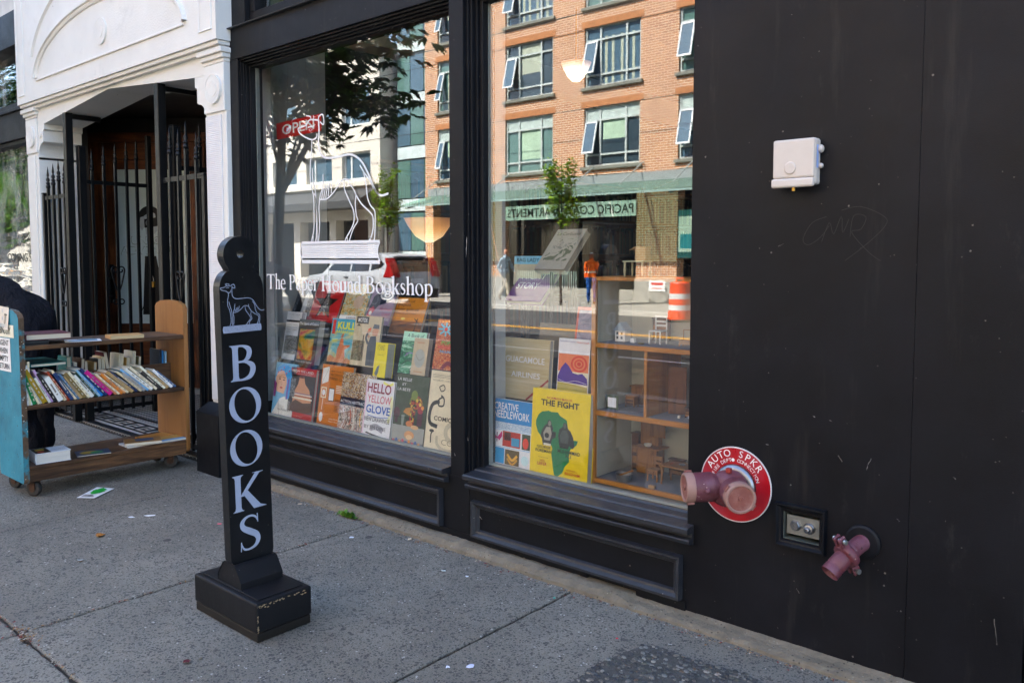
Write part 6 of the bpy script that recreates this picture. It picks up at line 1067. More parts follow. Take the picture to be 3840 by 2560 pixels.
for s_ in (-1, 1):
    for v in (-.010, .012): obj('clamp_ear', MB().cbox(.036, .074, -.014, .014, -.005, .005, .002, o @ Matrix.Rotation(R(90) * 0 + (0 if s_ > 0 else pi), 4, 'Z') @ at(0, v, 0) @ Matrix.Rotation(R(90), 4, 'X')), PINK, cl, w=True)
    obj('clamp_bolt', MB().lathe([(.009, -.026), (.009, -.018), (.005, -.017), (.005, .02), (.009, .021), (.008, .028), (0, .029)], 10, o @ Matrix.Rotation(0 if s_ > 0 else pi, 4, 'Z') @ at(.062, 0, 0) @ Matrix.Rotation(R(90), 4, 'X')), PLT, cl, w=True)
# ------------------------------------------------------------------ scratched tag on the wall
sg = thing('graffiti_tag', 'faint scratched graffiti tag on the black wall', 'graffiti', (-1.0, -.0015, 1.5)); mb = MB()
for st_ in ([(-1.04, 1.56), (-1.09, 1.54), (-1.12, 1.485), (-1.10, 1.465), (-1.06, 1.49), (-1.03, 1.53)], [(-1.055, 1.475), (-1.03, 1.54), (-1.015, 1.50), (-.99, 1.56), (-.985, 1.505), (-.965, 1.55)], [(-.96, 1.49), (-.95, 1.56), (-.91, 1.555), (-.925, 1.515), (-.955, 1.505), (-.90, 1.44), (-.86, 1.41)], [(-.99, 1.58), (-.93, 1.59), (-.86, 1.56), (-.845, 1.53), (-.90, 1.47), (-.975, 1.41)]): mb.ribbon(st_, .0017, -.0012)
obj('scratch', mb, paper('#262524', .7), sg, w=True)
mb = MB()
for a_, b_, w_, k_ in [((-2.752,1.518),(-2.759,1.424),0.006,4),((-0.871,0.751),(-0.886,0.71),0.0022,2),((-1.208,1.46),(-1.189,1.469),0.002,2),((-0.98,0.744),(-0.965,0.724),0.003,1),((-1.069,0.869),(-1.063,0.866),0.003,3),((-0.496,0.312),(-0.485,0.232),0.0025,0),((-0.785,0.564),(-0.777,0.557),0.003,2),((-1.238,0.743),(-1.228,0.743),0.003,2),((-1.013,0.861),(-1.004,0.859),0.0025,2),((-0.622,0.732),(-0.615,0.726),0.003,1),((-2.674,0.174),(-2.657,0.163),0.006,6),((-2.842,0.457),(-2.839,0.444),0.003,5),((-2.751,0.546),(-2.748,0.532),0.003,5),((-1.114,0.241),(-1.104,0.224),0.003,1)]:
    mb.cur = k_; n_ = 5; mb.ribbon([(a_[0] + (b_[0] - a_[0]) * t / n_ + rnd.uniform(-.0015, .0015), a_[1] + (b_[1] - a_[1]) * t / n_) for t in range(n_ + 1)], [w_ * rnd.uniform(.2, 1.1) for t in range(n_ + 1)], -.0036)
obj('paint_scuffs', mb, [paper(c, .8) for c in ['#55534f', '#5a5856', '#6a6866', '#7a7876', '#8f8c88', '#9a9690', '#a8a298']], shop, w=True, kind='stuff')
# ------------------------------------------------------------------ small things on the ground
fl = thing('flyer', 'white flyer with a bright green print lying on the sidewalk', 'flyer', (-5.1, -.82, .001), (0, 0, 0))
q4 = [(-5.079, -.931), (-4.982, -.869), (-5.112, -.699), (-5.209, -.762)]
mb = MB(); mb.add([(*p, .004 + .003 * (k % 2)) for k, p in enumerate(q4)] + [(*p, .0025 + .003 * (k % 2)) for k, p in enumerate(q4)], [(0, 1, 2, 3), (7, 6, 5, 4), (0, 4, 5, 1), (1, 5, 6, 2), (2, 6, 7, 3), (3, 7, 4, 0)]); obj('sheet', mb, paper('#d9dde2', .6), fl, w=True)
def fq(u, v): a = Vector((*q4[0], 0)); return a + (Vector((*q4[1], 0)) - a) * u + (Vector((*q4[3], 0)) - a) * v
mb = MB(); r = random.Random(2); ring_ = []
for k in range(26): a = 2 * pi * k / 26; p = fq(.5 + .36 * cos(a) * r.uniform(.7, 1.1), .64 + .3 * sin(a) * r.uniform(.7, 1.1)); ring_.append((p.x, p.y))
mb.plate([ring_], .0088, 'z'); obj('green_print', mb, paper('#1f9a3a'), fl, w=True)
mb = MB()
for k in range(3):
    a, b = fq(.15, .1 + .07 * k), fq(.85 - .1 * k, .1 + .07 * k); mb.ribbon([(a.x, a.y), (b.x, b.y)], .007, .0088, 'z', 0)
obj('small_print', mb, paper('#2a2d30'), fl, w=True)
# torn white scraps, gum, dry leaves, chips
def scrap(name, label, x, y, s, col, seed, cat='litter', flat_=True, n=7, el=1.0, rz=0):
    r = random.Random(seed); pts = [(s * el * cos(2 * pi * k / n) * r.uniform(.5, 1.2), s * sin(2 * pi * k / n) * r.uniform(.5, 1.2)) for k in range(n)]
    z = [.002 + (0 if flat_ else r.uniform(0, s * .5)) for _ in pts]
    mb = MB(); mb.add([(*p, zz) for p, zz in zip(pts, z)] + [(*p, zz + .001) for p, zz in zip(pts, z)] + [(0, 0, .0045), (0, 0, .001)], [(k, k + n, (k + 1) % n + n, (k + 1) % n) for k in range(n)] + [(k + n, 2 * n, (k + 1) % n + n) for k in range(n)] + [(k, (k + 1) % n, 2 * n + 1) for k in range(n)])
    o = obj(name, mb, paper(col, .8), None, loc=(x, y, .0005), rot=(0, 0, rz)); return tag(o, label, cat)
scrap('gum_spot', 'longer white smear of old gum on the slab beyond the sign', -4.42, -.80, .016, '#cfd3d6', 1, 'gum', el=2.6, rz=.9); scrap('gum_spot', 'short white gum spot beside the longer smear', -4.47, -.88, .014, '#c3c8cc', 2, 'gum', el=1.4, rz=.5)
scrap('dry_leaf', 'orange dry leaf left of the sign on the slab', -4.28, -1.12, .028, '#8a5a24', 3, 'leaf', False, 9); scrap('dry_leaf', 'small brown dry leaf at the left edge of the picture', -4.20, -1.62, .014, '#8a5024', 4, 'leaf', False)
scrap('dry_leaf', 'pale dry leaf on the slab in front of the teal cart end', -4.0, -1.33, .016, '#9aa0a0', 5, 'leaf', False)
scrap('candy_wrapper', 'crumpled maroon wrapper on the slab in front of the sign foot', -2.70, -1.475, .014, '#4a1820', 6, 'litter', False); scrap('stone_chip', 'brown stone chip beside the maroon wrapper', -2.69, -1.43, .011, '#5c5548', 7, 'stone')
for k, (x, y, s, c, lb) in enumerate(((-3.30, -.29, .012, '#c2c8ce', 'small white paper scrap on the slab right of the sign'), (-2.62, -.30, .013, '#cdd2d8', 'white scrap on the slab below the left riser panel'), (-2.5, -.27, .008, '#c5cad0', 'tiny white scrap beside the larger scrap on the slab'), (-1.98, -.9, .010, '#bfc3d6', 'torn white scrap near the bottom joint'), (-1.93, -.84, .016, '#b8bcd0', 'pale lilac scrap near the bottom joint'), (-3.05, -.12, .013, '#b6ac96', 'curled pale leaf by the foundation ledge'), (-3.98, -.13, .014, '#a8957c', 'tan leaf by the ledge behind the sign'), (-2.06, -.2, .006, '#2f9a86', 'tiny green plastic bit on the slab'), (-1.66, -.33, .006, '#c01f3a', 'tiny red plastic bit beyond the pebble patch'), (-5.9, -.5, .02, '#c65a8a', 'pink paper scrap on the sidewalk behind the cart'), (-4.0, -.62, .012, '#d05a6a', 'pink scrap on the joint left of the sign'))): scrap('litter_scrap', lb, x, y, s, c, 20 + k, 'litter', k % 2 == 0)
# debris in the corner where joints meet, and along joints
mb = MB(); r = random.Random(12); DEB = ['#5a4430', '#7a5a38', '#3a2c20', '#8a7458', '#6a2a28', '#9a9488']
for k in range(260):
    a, d = r.uniform(0, 2 * pi), abs(r.gauss(0, .05)); x, y = -3.36 + d * cos(a) * 1.1, -1.785 + d * sin(a) * .6
    if k > 110:
        x, y = (-3.388 + r.gauss(0, .007), -1.78 + r.random() * 1.5) if k % 2 else (-3.39 + r.uniform(-.5, .9), -1.781 + r.gauss(0, .007))
    s = r.uniform(.003, .009); mb.cur = r.randrange(6); t = r.uniform(0, pi); u = (cos(t) * s, sin(t) * s); v = (-sin(t) * s * .5, cos(t) * s * .5); z = .001 + r.random() * .006
    mb.add([(x - u[0], y - u[1], z), (x + v[0], y + v[1], z + .002), (x + u[0], y + u[1], z + r.random() * .005), (x - v[0], y - v[1], z + .001)], [(0, 1, 2, 3)])
o = obj('joint_debris', mb, [paper(c, .9) for c in DEB]); o['kind'] = 'stuff'; tag(o, 'dead leaves and grit gathered where sidewalk joints cross', 'debris')
mb = MB()
for k in range(500):
    x = r.uniform(-4.8, -.2); y = -.092 - abs(r.gauss(0, .018)); s = r.uniform(.002, .007); mb.cur = r.randrange(6); t = r.uniform(0, pi); u = (cos(t) * s, sin(t) * s); v = (-sin(t) * s * .6, cos(t) * s * .6)
    mb.add([(x - u[0], y - u[1], .001), (x + v[0], y + v[1], .004), (x + u[0], y + u[1], .002), (x - v[0], y - v[1], .003)], [(0, 1, 2, 3)])
o = obj('wall_foot_debris', mb, [paper(c, .9) for c in DEB]); o['kind'] = 'stuff'; tag(o, 'grit and leaf bits along the foot of the shop wall', 'debris')
# weed
wd_ = thing('weed', 'small green weed growing between sidewalk and ledge', 'plant', (-3.585, -.095, 0)); mb = MB(); r = random.Random(4)
for k in range(90):
    a = r.uniform(0, 2 * pi); L = r.uniform(.02, .06); e = r.uniform(.2, 1.2); b = Vector((r.gauss(0, .028), r.gauss(0, .008), .002)); d = Vector((cos(a) * cos(e), sin(a) * cos(e) * .6 - .1, sin(e) * .8)) * L; s = Vector((-sin(a), cos(a), .2)) * L * .22
    mb.cur = k % 3; mb.add([b, b + d * .5 + s, b + d, b + d * .5 - s], [(0, 1, 2, 3)])
obj('leaves', mb, [mat('weed_leaf%d' % k, c, .6, obj=True) for k, c in enumerate(('#4f7a1e', '#6a9228', '#3d641a'))], wd_)
# exposed-aggregate patch
poly = [(-1.595, -.70), (-1.602, -.543), (-1.58, -.42), (-1.553, -.307), (-1.488, -.285), (-1.371, -.29), (-1.288, -.28), (-1.183, -.262), (-1.10, -.285), (-.9, -.30), (-.75, -.45), (-.72, -1.3), (-1.58, -1.3)]
struct('aggregate_patch', MB().prism(poly, .0, .0042, 'z'), mat('patch_mortar', '#4d4c48', .9, var=.3, vs=60, bump=.5, bs=150))
def inside(x, y):
    c = False; n = len(poly)
    for i in range(n):
        (x1, y1), (x2, y2) = poly[i], poly[i - 1]
        if (y1 > y) != (y2 > y) and x < (x2 - x1) * (y - y1) / (y2 - y1) + x1: c = not c
    return c
mb = MB(); r = random.Random(8); AG = ['#3d3f41', '#2f3133', '#565856', '#66625a', '#454842', '#8f8b82', '#62503f', '#36393d', '#6f706c']
ico = []
for k in range(5): ico.append((cos(k * 2 * pi / 5), sin(k * 2 * pi / 5), .0))
cnt_ = 0
while cnt_ < 3800:
    x, y = r.uniform(-1.62, -.72), r.uniform(-1.3, -.26)
    if not inside(x, y): continue
    cnt_ += 1; s = r.uniform(.004, .0125); t = r.uniform(0, 2 * pi); e = r.uniform(.6, 1); mb.cur = r.choices(range(9), (5, 4, 4, 3, 4, .7, 1.2, 4, 2))[0]
    base = [(x + s * cos(t + k * pi / 3) * r.uniform(.85, 1.15), y + s * e * sin(t + k * pi / 3) * r.uniform(.85, 1.15)) for k in range(6)]; h = s * r.uniform(.25, .5)
    vs = [(*p, .003) for p in base] + [(x + (p[0] - x) * .65, y + (p[1] - y) * .65, .004 + h) for p in base]
    mb.add(vs, [(k, (k + 1) % 6, (k + 1) % 6 + 6, k + 6) for k in range(6)] + [tuple(range(6, 12))])
o = obj('exposed_pebbles', mb, [mat('pebble%d' % k, c, .6, var=.3, vs=120) for k, c in enumerate(AG)]); o['kind'] = 'stuff'; tag(o, 'dark mixed pebbles of the exposed aggregate sidewalk patch', 'pebbles')
# ------------------------------------------------------------------ across the street (seen in the window reflections)
def brickmat():
    N = NT('orange_brick'); g = N.n('NewGeometry'); sp = N.n('SeparateXYZ'); N.l(g.outputs['Position'], sp.inputs[0]); cb = N.n('CombineXYZ'); s = N.math('ADD', sp.outputs[0], sp.outputs[1]); N.l(s, cb.inputs[0]); N.l(sp.outputs[2], cb.inputs[1])
    b = N.n('TexBrick'); N.l(cb.outputs[0], b.inputs['Vector']); b.inputs['Scale'].default_value = 1; b.inputs['Brick Width'].default_value = .235; b.inputs['Row Height'].default_value = .078; b.inputs['Mortar Size'].default_value = .012; b.inputs['Color1'].default_value = lin('#bd8253'); b.inputs['Color2'].default_value = lin('#a0643c'); b.inputs['Mortar'].default_value = lin('#ddd0bc')
    cc = N.mix(N.math('MULTIPLY', N.noise(g.outputs['Position'], .7, 4), .2), b.outputs[0], lin('#b87c4c'))
    N.bsdf(cc, .85, 0, .2, N.bump(b.outputs['Fac'], -.4, .01)); return N.m
BRICK = brickmat(); FY = -19.8
WF = mat('window_frame_pale', '#b9c2bc', .5); SILL = mat('precast_sill', '#77786c', .8)
def dark_glass(name, col, refl=.35):
    if name in MC: return MC[name]
    N = NT(name); N.bsdf(lin(col), .08, 0, .8, None); MC[name] = N.m; return N.m
DG = [dark_glass('pane_blue', '#4d6878'), dark_glass('pane_teal', '#587a72'), dark_glass('pane_dark', '#36464e')]  # flat pane colours lightened to stand in for sky reflections and curtains
ap = thing('brick_apartments', 'orange brick apartment building reflected in the shop windows', 'building', (-14, FY - .2, 0))
def A(name, mb, m, par=None, **k): return obj(name, mb, m, par or ap, w=True, **k)
COLX = [-27.5 + 0, -20.25 - 3.6 + .02, -20.25, -16.67, -13.07, -9.47, -5.87, -2.27]; COLX = [x for x in COLX if x > -24.3]; WWD = 2.22
ROWS = [(4.48, 6.46), (7.13, 9.11), (9.78, 11.76), (12.43, 14.41)]
x_l, x_r = -24.55, 2.0
mb = MB(); zs = [4.2] + [z for rr in ROWS for z in rr] + [16.5]
for k in range(0, len(zs), 2): mb.box(x_l, x_r, FY - .35, FY, zs[k], zs[k + 1])
for (z0, z1) in ROWS:
    e = x_l
    for x in COLX:
        w0 = x; w1 = x + WWD * (.62 if x < -23 else 1); mb.box(e, w0, FY - .35, FY, z0, z1); e = w1
    mb.box(e, x_r, FY - .35, FY, z0, z1)
A('wall', mb, BRICK); A('wall', MB().box(x_l, x_l + .35, FY - 12, FY - .351, 4.2, 16.5).box(x_r - .35, x_r, FY - 12, FY - .351, 4.2, 16.5), BRICK); A('roof', MB().box(x_l - .1, x_r + .1, FY - 12, FY + .1, 16.5, 16.8), SILL)
SOLD = mat('soldier_course', '#b07548', .85, var=.2, vs=8); CURT = mat('window_curtain', '#a8b09c', .8); BLIND = mat('window_blind', '#a9c4a8', .8)
r = random.Random(6)
for ri, (z0, z1) in enumerate(ROWS):
    for ci, x in enumerate(COLX):
        W = WWD * (.62 if x < -23 else 1); wf = MB(); y0, y1 = FY - .16, FY - .07
        wf.box(x, x + W, y0, y1, z0, z0 + .07).box(x, x + W, y0, y1, z1 - .05, z1).box(x, x + .07, y0, y1, z0 + .07, z1 - .05).box(x + W - .07, x + W, y0, y1, z0 + .07, z1 - .05)
        for q in ((.28, .74) if W > 2 else (.5,)): wf.box(x + W * q - .035, x + W * q + .035, y0 + .002, y1 + .002, z0 + .07, z1 - .05)
        for q in (.2, .78): wf.box(x + .07, x + W - .07, y0 + .004, y1 + .004, z0 + (z1 - z0) * q - .03, z0 + (z1 - z0) * q + .03)
        wn = A('window', wf, WF); A('pane', MB().box(x + .05, x + W - .05, FY - .14, FY - .13, z0 + .05, z1 - .03), DG[(ri + ci) % 3], wn)
        if ri == 0: A('spandrel', MB().box(x + .06, x + W - .06, FY - .125, FY - .10, z1 - .42, z1 - .04), mat('pale_spandrel', '#b5c4bc', .5), wn)
        if (ri + ci) % 2 == 0 or ri == 0: A('blind', MB().box(x + W * .32, x + W * .72, FY - .128, FY - .125, z0 + (z1 - z0) * (.25 if ri == 0 and ci % 2 else .45), z1 - .08), BLIND if ri == 0 else CURT, wn)
        else:
            for q in (.34, .46, .62, .82): A('curtain', MB().box(x + W * q, x + W * q + .1, FY - .128, FY - .125, z0 + .1, z1 - .35), CURT, wn)
        if (ri * 3 + ci * 5) % 7 in (2, 5): continue_open = False
        else: continue_open = True
        M = at(x + .04, FY - .05, z0 + (z1 - z0) * .76) @ Matrix.Rotation(R(14), 4, 'X') ; hh = (z1 - z0) * .56; ww = W * .22
        if continue_open: A('open_sash', MB().box(0, ww, -.02, .02, -.05, 0, M).box(0, ww, -.02, .02, -hh, -hh + .06, M).box(0, .05, -.02, .02, -hh + .06, -.05, M).box(ww - .05, ww, -.02, .02, -hh + .06, -.05, M), mat('white_sash', '#d2d6d4', .5), wn) and A('pane', MB().box(.05, ww - .05, -.004, .004, -hh + .06, -.05, M), DG[0], wn)
        A('sill', MB().box(x - .1, x + W + .1, FY - .2, FY + .09, z0 - .1, z0 - .002), SILL); A('lintel', MB().box(x - .12, x + W + .12, FY - .1, FY + .012, z1 + .002, z1 + .22), SOLD)
# ground floor: piers, dark shop glass, canopy, name sign
for x0, x1 in ((-24.55, -24.1), (-20.95, -20.4), (-14.53, -13.03), (-8.2, -7.2), (-2.2, -1.4)): A('pier', MB().box(x0, x1, FY - .4, FY + .02, .75, 4.2), BRICK); A('pier_base', MB().box(x0 - .03, x1 + .03, FY - .4, FY + .05, -.05, .749), mat('grey_concrete_base', '#9d9a90', .85))
A('shop_glass', MB().box(-24.1, 1.9, FY - 1.2, FY - 1.15, 0, 4.2), dark_glass('deep_glass', '#14181a')); A('beam', MB().box(x_l, x_r, FY - .3, FY - .05, 3.75, 4.199), mat('dark_beam', '#2a2622', .7))
for k in range(9): A('mullion', MB().box(-23.5 + k * 2.9, -23.42 + k * 2.9, FY - 1.14, FY - 1.05, 0, 3.75), mat('bronze_mullion', '#33281f', .5))
lw_ = A('low_wall', MB().box(-20.4, -14.53, FY - .6, FY - .5, -.05, .35), mat('grey_concrete_base', '#9d9a90', .85))
for k in range(30): A('railing_bar', MB().box(-20.3 + k * .1, -20.26 + k * .1, FY - .57, FY - .54, .35, .95), mat('grey_rail', '#c2c6c0', .5))
cn_ = thing('glass_canopy', 'steel and glass canopy over the apartment entrance', 'canopy', (-14, FY + 1, 3.6))

N = NT('canopy_glass'); t_ = N.n('BsdfTransparent'); t_.inputs[0].default_value = (.6, .78, .7, 1); d_ = N.n('BsdfDiffuse'); d_.inputs[0].default_value = (.45, .6, .52, 1); m_ = N.n('MixShader'); m_.inputs[0].default_value = .22; N.l(t_.outputs[0], m_.inputs[1]); N.l(d_.outputs[0], m_.inputs[2]); N.l(m_.outputs[0], N.out.inputs[0]); CG = N.m
ST = mat('galvanised_steel', '#a3aaa6', .5, .3)
obj('gutter', MB().box(-24.2, 1.8, FY + .02, FY + .2, 3.87, 4.15), mat('pale_gutter', '#8f9694', .6), cn_, w=True)
for k in range(9):
    a, b = -24.1 + k * 2.8, -21.35 + k * 2.8
    obj('glass_panel', MB().add([(a, FY + .2, 3.87), (b, FY + .2, 3.87), (b, FY + 1.7, 3.44), (a, FY + 1.7, 3.44), (a, FY + .2, 3.855), (b, FY + .2, 3.855), (b, FY + 1.7, 3.425), (a, FY + 1.7, 3.425)], [(0, 1, 2, 3), (7, 6, 5, 4), (0, 4, 5, 1), (2, 6, 7, 3)]), CG, cn_, w=True)
obj('edge_beam', MB().box(-24.2, 1.8, FY + 1.64, FY + 1.7, 3.36, 3.42), mat('pale_green_edge', '#8fa8a0', .4), cn_, w=True)
for k in range(14): obj('arm', MB().bar((-23.8 + k * 1.9, FY + .02, 3.78), (-23.8 + k * 1.9, FY + 1.62, 3.36), .06, .12), mat('dark_arm', '#3c443f', .5), cn_, w=True); obj('tie_rod', MB().tube([(-23.8 + k * 1.9, FY + .02, 4.5), (-23.8 + k * 1.9, FY + 1.4, 3.66)], .02, 6), ST, cn_, w=True)
nsg = thing('apartment_sign', 'dark sign band reading Pacific Coast Apartments under the canopy', 'sign', (-17.34, FY + .08, 2.82)); obj('band', MB().box(-2.82, 2.82, -.04, .0, .0, .43), mat('sign_letter_pale', '#dfe6dc', .5), nsg); text('PACIFIC COAST APARTMENTS', 'sign_lettering', mat('sign_letter_dark', '#1f2522', .5), nsg, frame_xz(0, .006, .06, True), w=5.45, h=.31, bold=.012)
obj('trim', MB().box(-2.82, 2.82, -.02, .004, .43, .47).box(-2.82, 2.82, -.02, .004, -.04, 0), mat('sign_letter_pale', '#eef2ec', .5), nsg)
pst = thing('shop_poster', 'tall teal shop poster beside the brick pier', 'poster', (-12.6, FY + .0, 1.4)); obj('panel', MB().cbox(-.5, .5, -.06, -.01, 0, 1.5, .01), paper('#2c5a5c'), pst); obj('sheet', MB().box(-.4, .4, -.009, -.006, .2, 1.3), paper('#c9ccc0'), pst); obj('teal_block', MB().box(-.34, .34, -.005, -.003, .3, .75), paper('#3a8a94'), pst)
wsg = thing('notice_sign', 'small white notice with red print on the pier base', 'sign', (-13.7, FY + .055, .35)); obj('plate', MB().box(-.3, .3, 0, .01, 0, .34), paper('#d5d2cc'), wsg); obj('red_print', MB().box(-.22, .22, .0105, .012, .2, .28).box(-.2, .2, .0105, .012, .08, .11), paper('#b53a30'), wsg)
# glazed tower between the brick and white buildings
tw = thing('glass_building', 'blue glazed building between the brick and the white building', 'building', (-25.7, FY - .8, 0))
obj('core', MB().box(-27.05, -24.56, FY - 9, FY - .75, -.05, 17), mat('curtain_wall_core', '#1d2a30', .4), tw, w=True)
for j in range(7):
    z = 1.2 + j * 2.2
    for k in range(3): obj('pane', MB().box(-27.0 + k * .82, -26.22 + k * .82, FY - .75, FY - .70, z + .55, z + 2.12), DG[(j + k) % 2], tw, w=True)
    obj('spandrel', MB().box(-27.0, -24.56, FY - .75, FY - .69, z, z + .5), mat('tower_spandrel', '#c6d4d2', .4), tw, w=True)
# white building
wb = thing('white_building', 'cream white commercial building behind the street tree', 'building', (-37, FY - .3, 0)); CRM = mat('cream_render', '#d6cfc0', .8, var=.06, vs=1.5)
mb = MB(); WR = [(4.85, 6.05), (7.2, 8.9)]; WXS = [-46.5 + k * 2.75 for k in range(7)]
zs = [3.9] + [z for q in WR for z in q] + [10.6]
for k in range(0, len(zs), 2): mb.box(-48, -27.35, FY - .4, FY, zs[k], zs[k + 1])
for z0, z1 in WR:
    e = -48
    for x in WXS: mb.box(e, x, FY - .4, FY, z0, z1); e = x + 2.0
    mb.box(e, -27.35, FY - .4, FY, z0, z1)
obj('wall', mb, CRM, wb, w=True); obj('side_wall', MB().box(-27.6, -27.35, FY - 9, FY - .401, -.05, 10.6), CRM, wb, w=True); obj('cornice', MB().box(-48, -27.2, FY - .4, FY + .3, 10.6, 11.0), CRM, wb, w=True); obj('band', MB().box(-48, -27.25, FY, FY + .16, 4.55, 4.75), CRM, wb, w=True)
for z0, z1 in WR:
    for x in WXS:
        f = obj('window', MB().box(x, x + 2, FY - .25, FY - .15, z0, z0 + .08).box(x, x + 2, FY - .25, FY - .15, z1 - .08, z1).box(x, x + .08, FY - .25, FY - .15, z0 + .08, z1 - .08).box(x + 1.92, x + 2, FY - .25, FY - .15, z0 + .08, z1 - .08).box(x + .45, x + .55, FY - .25, FY - .148, z0 + .08, z1 - .08), mat('white_sash', '#d2d6d4', .5), wb, w=True); obj('pane', MB().box(x + .05, x + 1.95, FY - .22, FY - .2, z0 + .05, z1 - .05), DG[0], f, w=True)
obj('awning', MB().prism([(FY, 4.45), (FY + 1.1, 3.85), (FY + 1.1, 3.55), (FY, 3.55)], -48, -27.5, 'x'), mat('dark_awning', '#3d3f3f', .7), wb, w=True); obj('fascia', MB().box(-48, -27.4, FY - .4, FY + .05, 3.1, 3.549), CRM, wb, w=True)
obj('shop_glass', MB().box(-48, -27.6, FY - .5, FY - .45, .3, 3.1), dark_glass('deep_glass', '#14181a'), wb, w=True); obj('base', MB().box(-48, -27.4, FY - .45, FY + .02, -.05, .5), CRM, wb, w=True)
for k in range(8): obj('shop_pier', MB().box(-47.8 + k * 2.8, -47.3 + k * 2.8, FY - .45, FY + .01, .501, 3.099), CRM, wb, w=True)
obj('interior', MB().box(-48, -27.6, FY - 9, FY - .6, -.05, 10.5), mat('dark_interior_mass', '#2a2a2a', .9), wb, w=True)
# further blocks closing the view down the street
for k, (x0, x1, y0, y1, h, c, lb) in enumerate(((-70, -48.2, -32, FY, 13, '#8a867e', 'grey-brown block further down the far side of the street'), (2.2, 26, -32, FY, 13, '#a89c8a', 'tan block at the far right of the street'), (-70, -52, 2, 14, 11, '#9a9890', 'grey block far down the near side of the street'), (-100, -82, -45, 45, 15, '#6f6a62', 'long block closing the far end of the street'))):
    t = thing('street_block', lb, 'building', ((x0 + x1) / 2, (y0 + y1) / 2, 0)); obj('wall', MB().box(x0, x1, y0, y1, -.05, h), mat('block_wall%d' % k, c, .8), t, w=True)
    f_ = y1 if y1 < 0 else y0
    for j in range(3):
        for q in range(int((x1 - x0) / 3)): xx = x0 + 1 + q * 3; obj('window', MB().box(xx, xx + 1.6, f_ - .02 if y1 < 0 else f_ - .03, f_ + .03 if y1 < 0 else f_ + .02, 4 + j * 2.9, 5.7 + j * 2.9), DG[(j + q) % 3], t, w=True)
# ------------------------------------------------------------------ trees
BARK = mat('tree_bark', '#3d342c', .9, var=.3, vs=14, bump=.8, bs=30)
def leafmat(name, col, trans=.35):
    if name in MC: return MC[name]
    N = NT(name); f = N.noise(N.pos(), 3.5, 3); c = lin(col); cc = N.ramp(f, [(.3, tuple(v * .7 for v in c[:3])), (.7, tuple(min(1, v * 1.35) for v in c[:3]))])
    d = N.n('BsdfDiffuse'); t = N.n('BsdfTranslucent'); N.l(cc, d.inputs[0]); N.l(cc, t.inputs[0]); m = N.n('MixShader'); m.inputs[0].default_value = trans; N.l(d.outputs[0], m.inputs[1]); N.l(t.outputs[0], m.inputs[2]); N.l(m.outputs[0], N.out.inputs[0]); MC[name] = N.m; return N.m
def tree(name, label, loc, trunk_h, r0, crown, n, leaf, cols, seed, lobes=14, fan=True, group=None, grate=False):
    """crown: (cx, cy, cz, rx, ry, rz); leaves gather in drooping sprays on the limb ends"""
    r = random.Random(seed); t = thing(name, label, 'tree', loc, group=group); cx, cy, cz, rx, ry, rz = crown; mb = MB()
    mb.tube([(0, 0, -.1), (r.gauss(0, .02), 0, trunk_h * .5), (cx * .3, cy * .3, trunk_h), (cx * .7, cy * .7, cz), (cx, cy, cz + rz * .7)], [r0 * 1.25, r0, r0 * .85, r0 * .5, r0 * .12], 9); ends = []
    for k in range(lobes):
        a = k * 2.4 + r.uniform(-.4, .4); e = r.uniform(-.5, 1.0); d = r.uniform(.72, 1.0); p = Vector((cx + rx * d * cos(a) * cos(e), cy + ry * d * sin(a) * cos(e), cz + rz * d * sin(e))); b = Vector((cx * .5, cy * .5, min(p.z - .2, trunk_h + (cz + rz * .5 - trunk_h) * r.uniform(0, .75)))); m = (b + p) / 2 + Vector((0, 0, .12 * rz)); mb.tube([b, m, p], [r0 * .35, r0 * .2, r0 * .06], 5); ends += [p, m, (m + p) / 2 + Vector((r.gauss(0, .1), r.gauss(0, .1), 0))]
    obj('trunk', mb, BARK, t, smooth=True); mb = MB(); nc = len(cols)
    for k in range(n):
        c = ends[r.randrange(len(ends))]; p = c + Vector((r.gauss(0, rx * .15), r.gauss(0, ry * .15), r.gauss(0, rz * .09)))
        a = r.uniform(0, 2 * pi); dn = r.uniform(-.7, .25); L = leaf * r.uniform(.6, 1.2); d = Vector((cos(a), sin(a), dn)).normalized(); s = d.cross(Vector((r.gauss(0, .35), r.gauss(0, .35), 1))).normalized(); mb.cur = r.randrange(nc)
        if fan:
            for q in (-.85, -.35, .2, .7):
                dd = (d + s * q).normalized(); ss = dd.cross(Vector((0, 0, 1))).normalized(); l2 = L * (1 - .3 * abs(q)); mb.add([p, p + dd * l2 * .55 + ss * l2 * .2 + Vector((0, 0, .03 * L)), p + dd * l2 - Vector((0, 0, l2 * .25)), p + dd * l2 * .55 - ss * l2 * .2], [(0, 1, 2, 3)])
        else: mb.add([p, p + d * L * .5 + s * L * .28, p + d * L, p + d * L * .5 - s * L * .28], [(0, 1, 2, 3)])
    o = obj('crown', mb, [leafmat('leaf_' + c.strip('#'), c) for c in cols], t); return t
CH = ['#2f4a1e', '#3a5a24', '#26401a', '#456a2a']; GT = 'street trees'
tree('chestnut_tree', 'broad-leaved street tree on the near kerb, reflected behind the painted hound', (-11.3, -4.25, 0), 2.4, .09, (.9, .25, 4.3, 2.1, 1.8, 1.8), 2300, .25, CH, 3, 30, True, GT)
tree('chestnut_tree', 'broad-leaved street tree further left on the near kerb', (-18.5, -4.3, 0), 2.8, .12, (0, 0, 4.9, 2.4, 2.0, 2.2), 2400, .26, CH, 5, 20, True, GT)
tree('chestnut_tree', 'furthest broad-leaved street tree on the near kerb', (-27, -4.3, 0), 2.8, .13, (0, 0, 5.0, 2.6, 2.2, 2.4), 1900, .3, ['#4a6a2a', '#5a7a30', '#3d5a22'], 6, 18, True, GT)
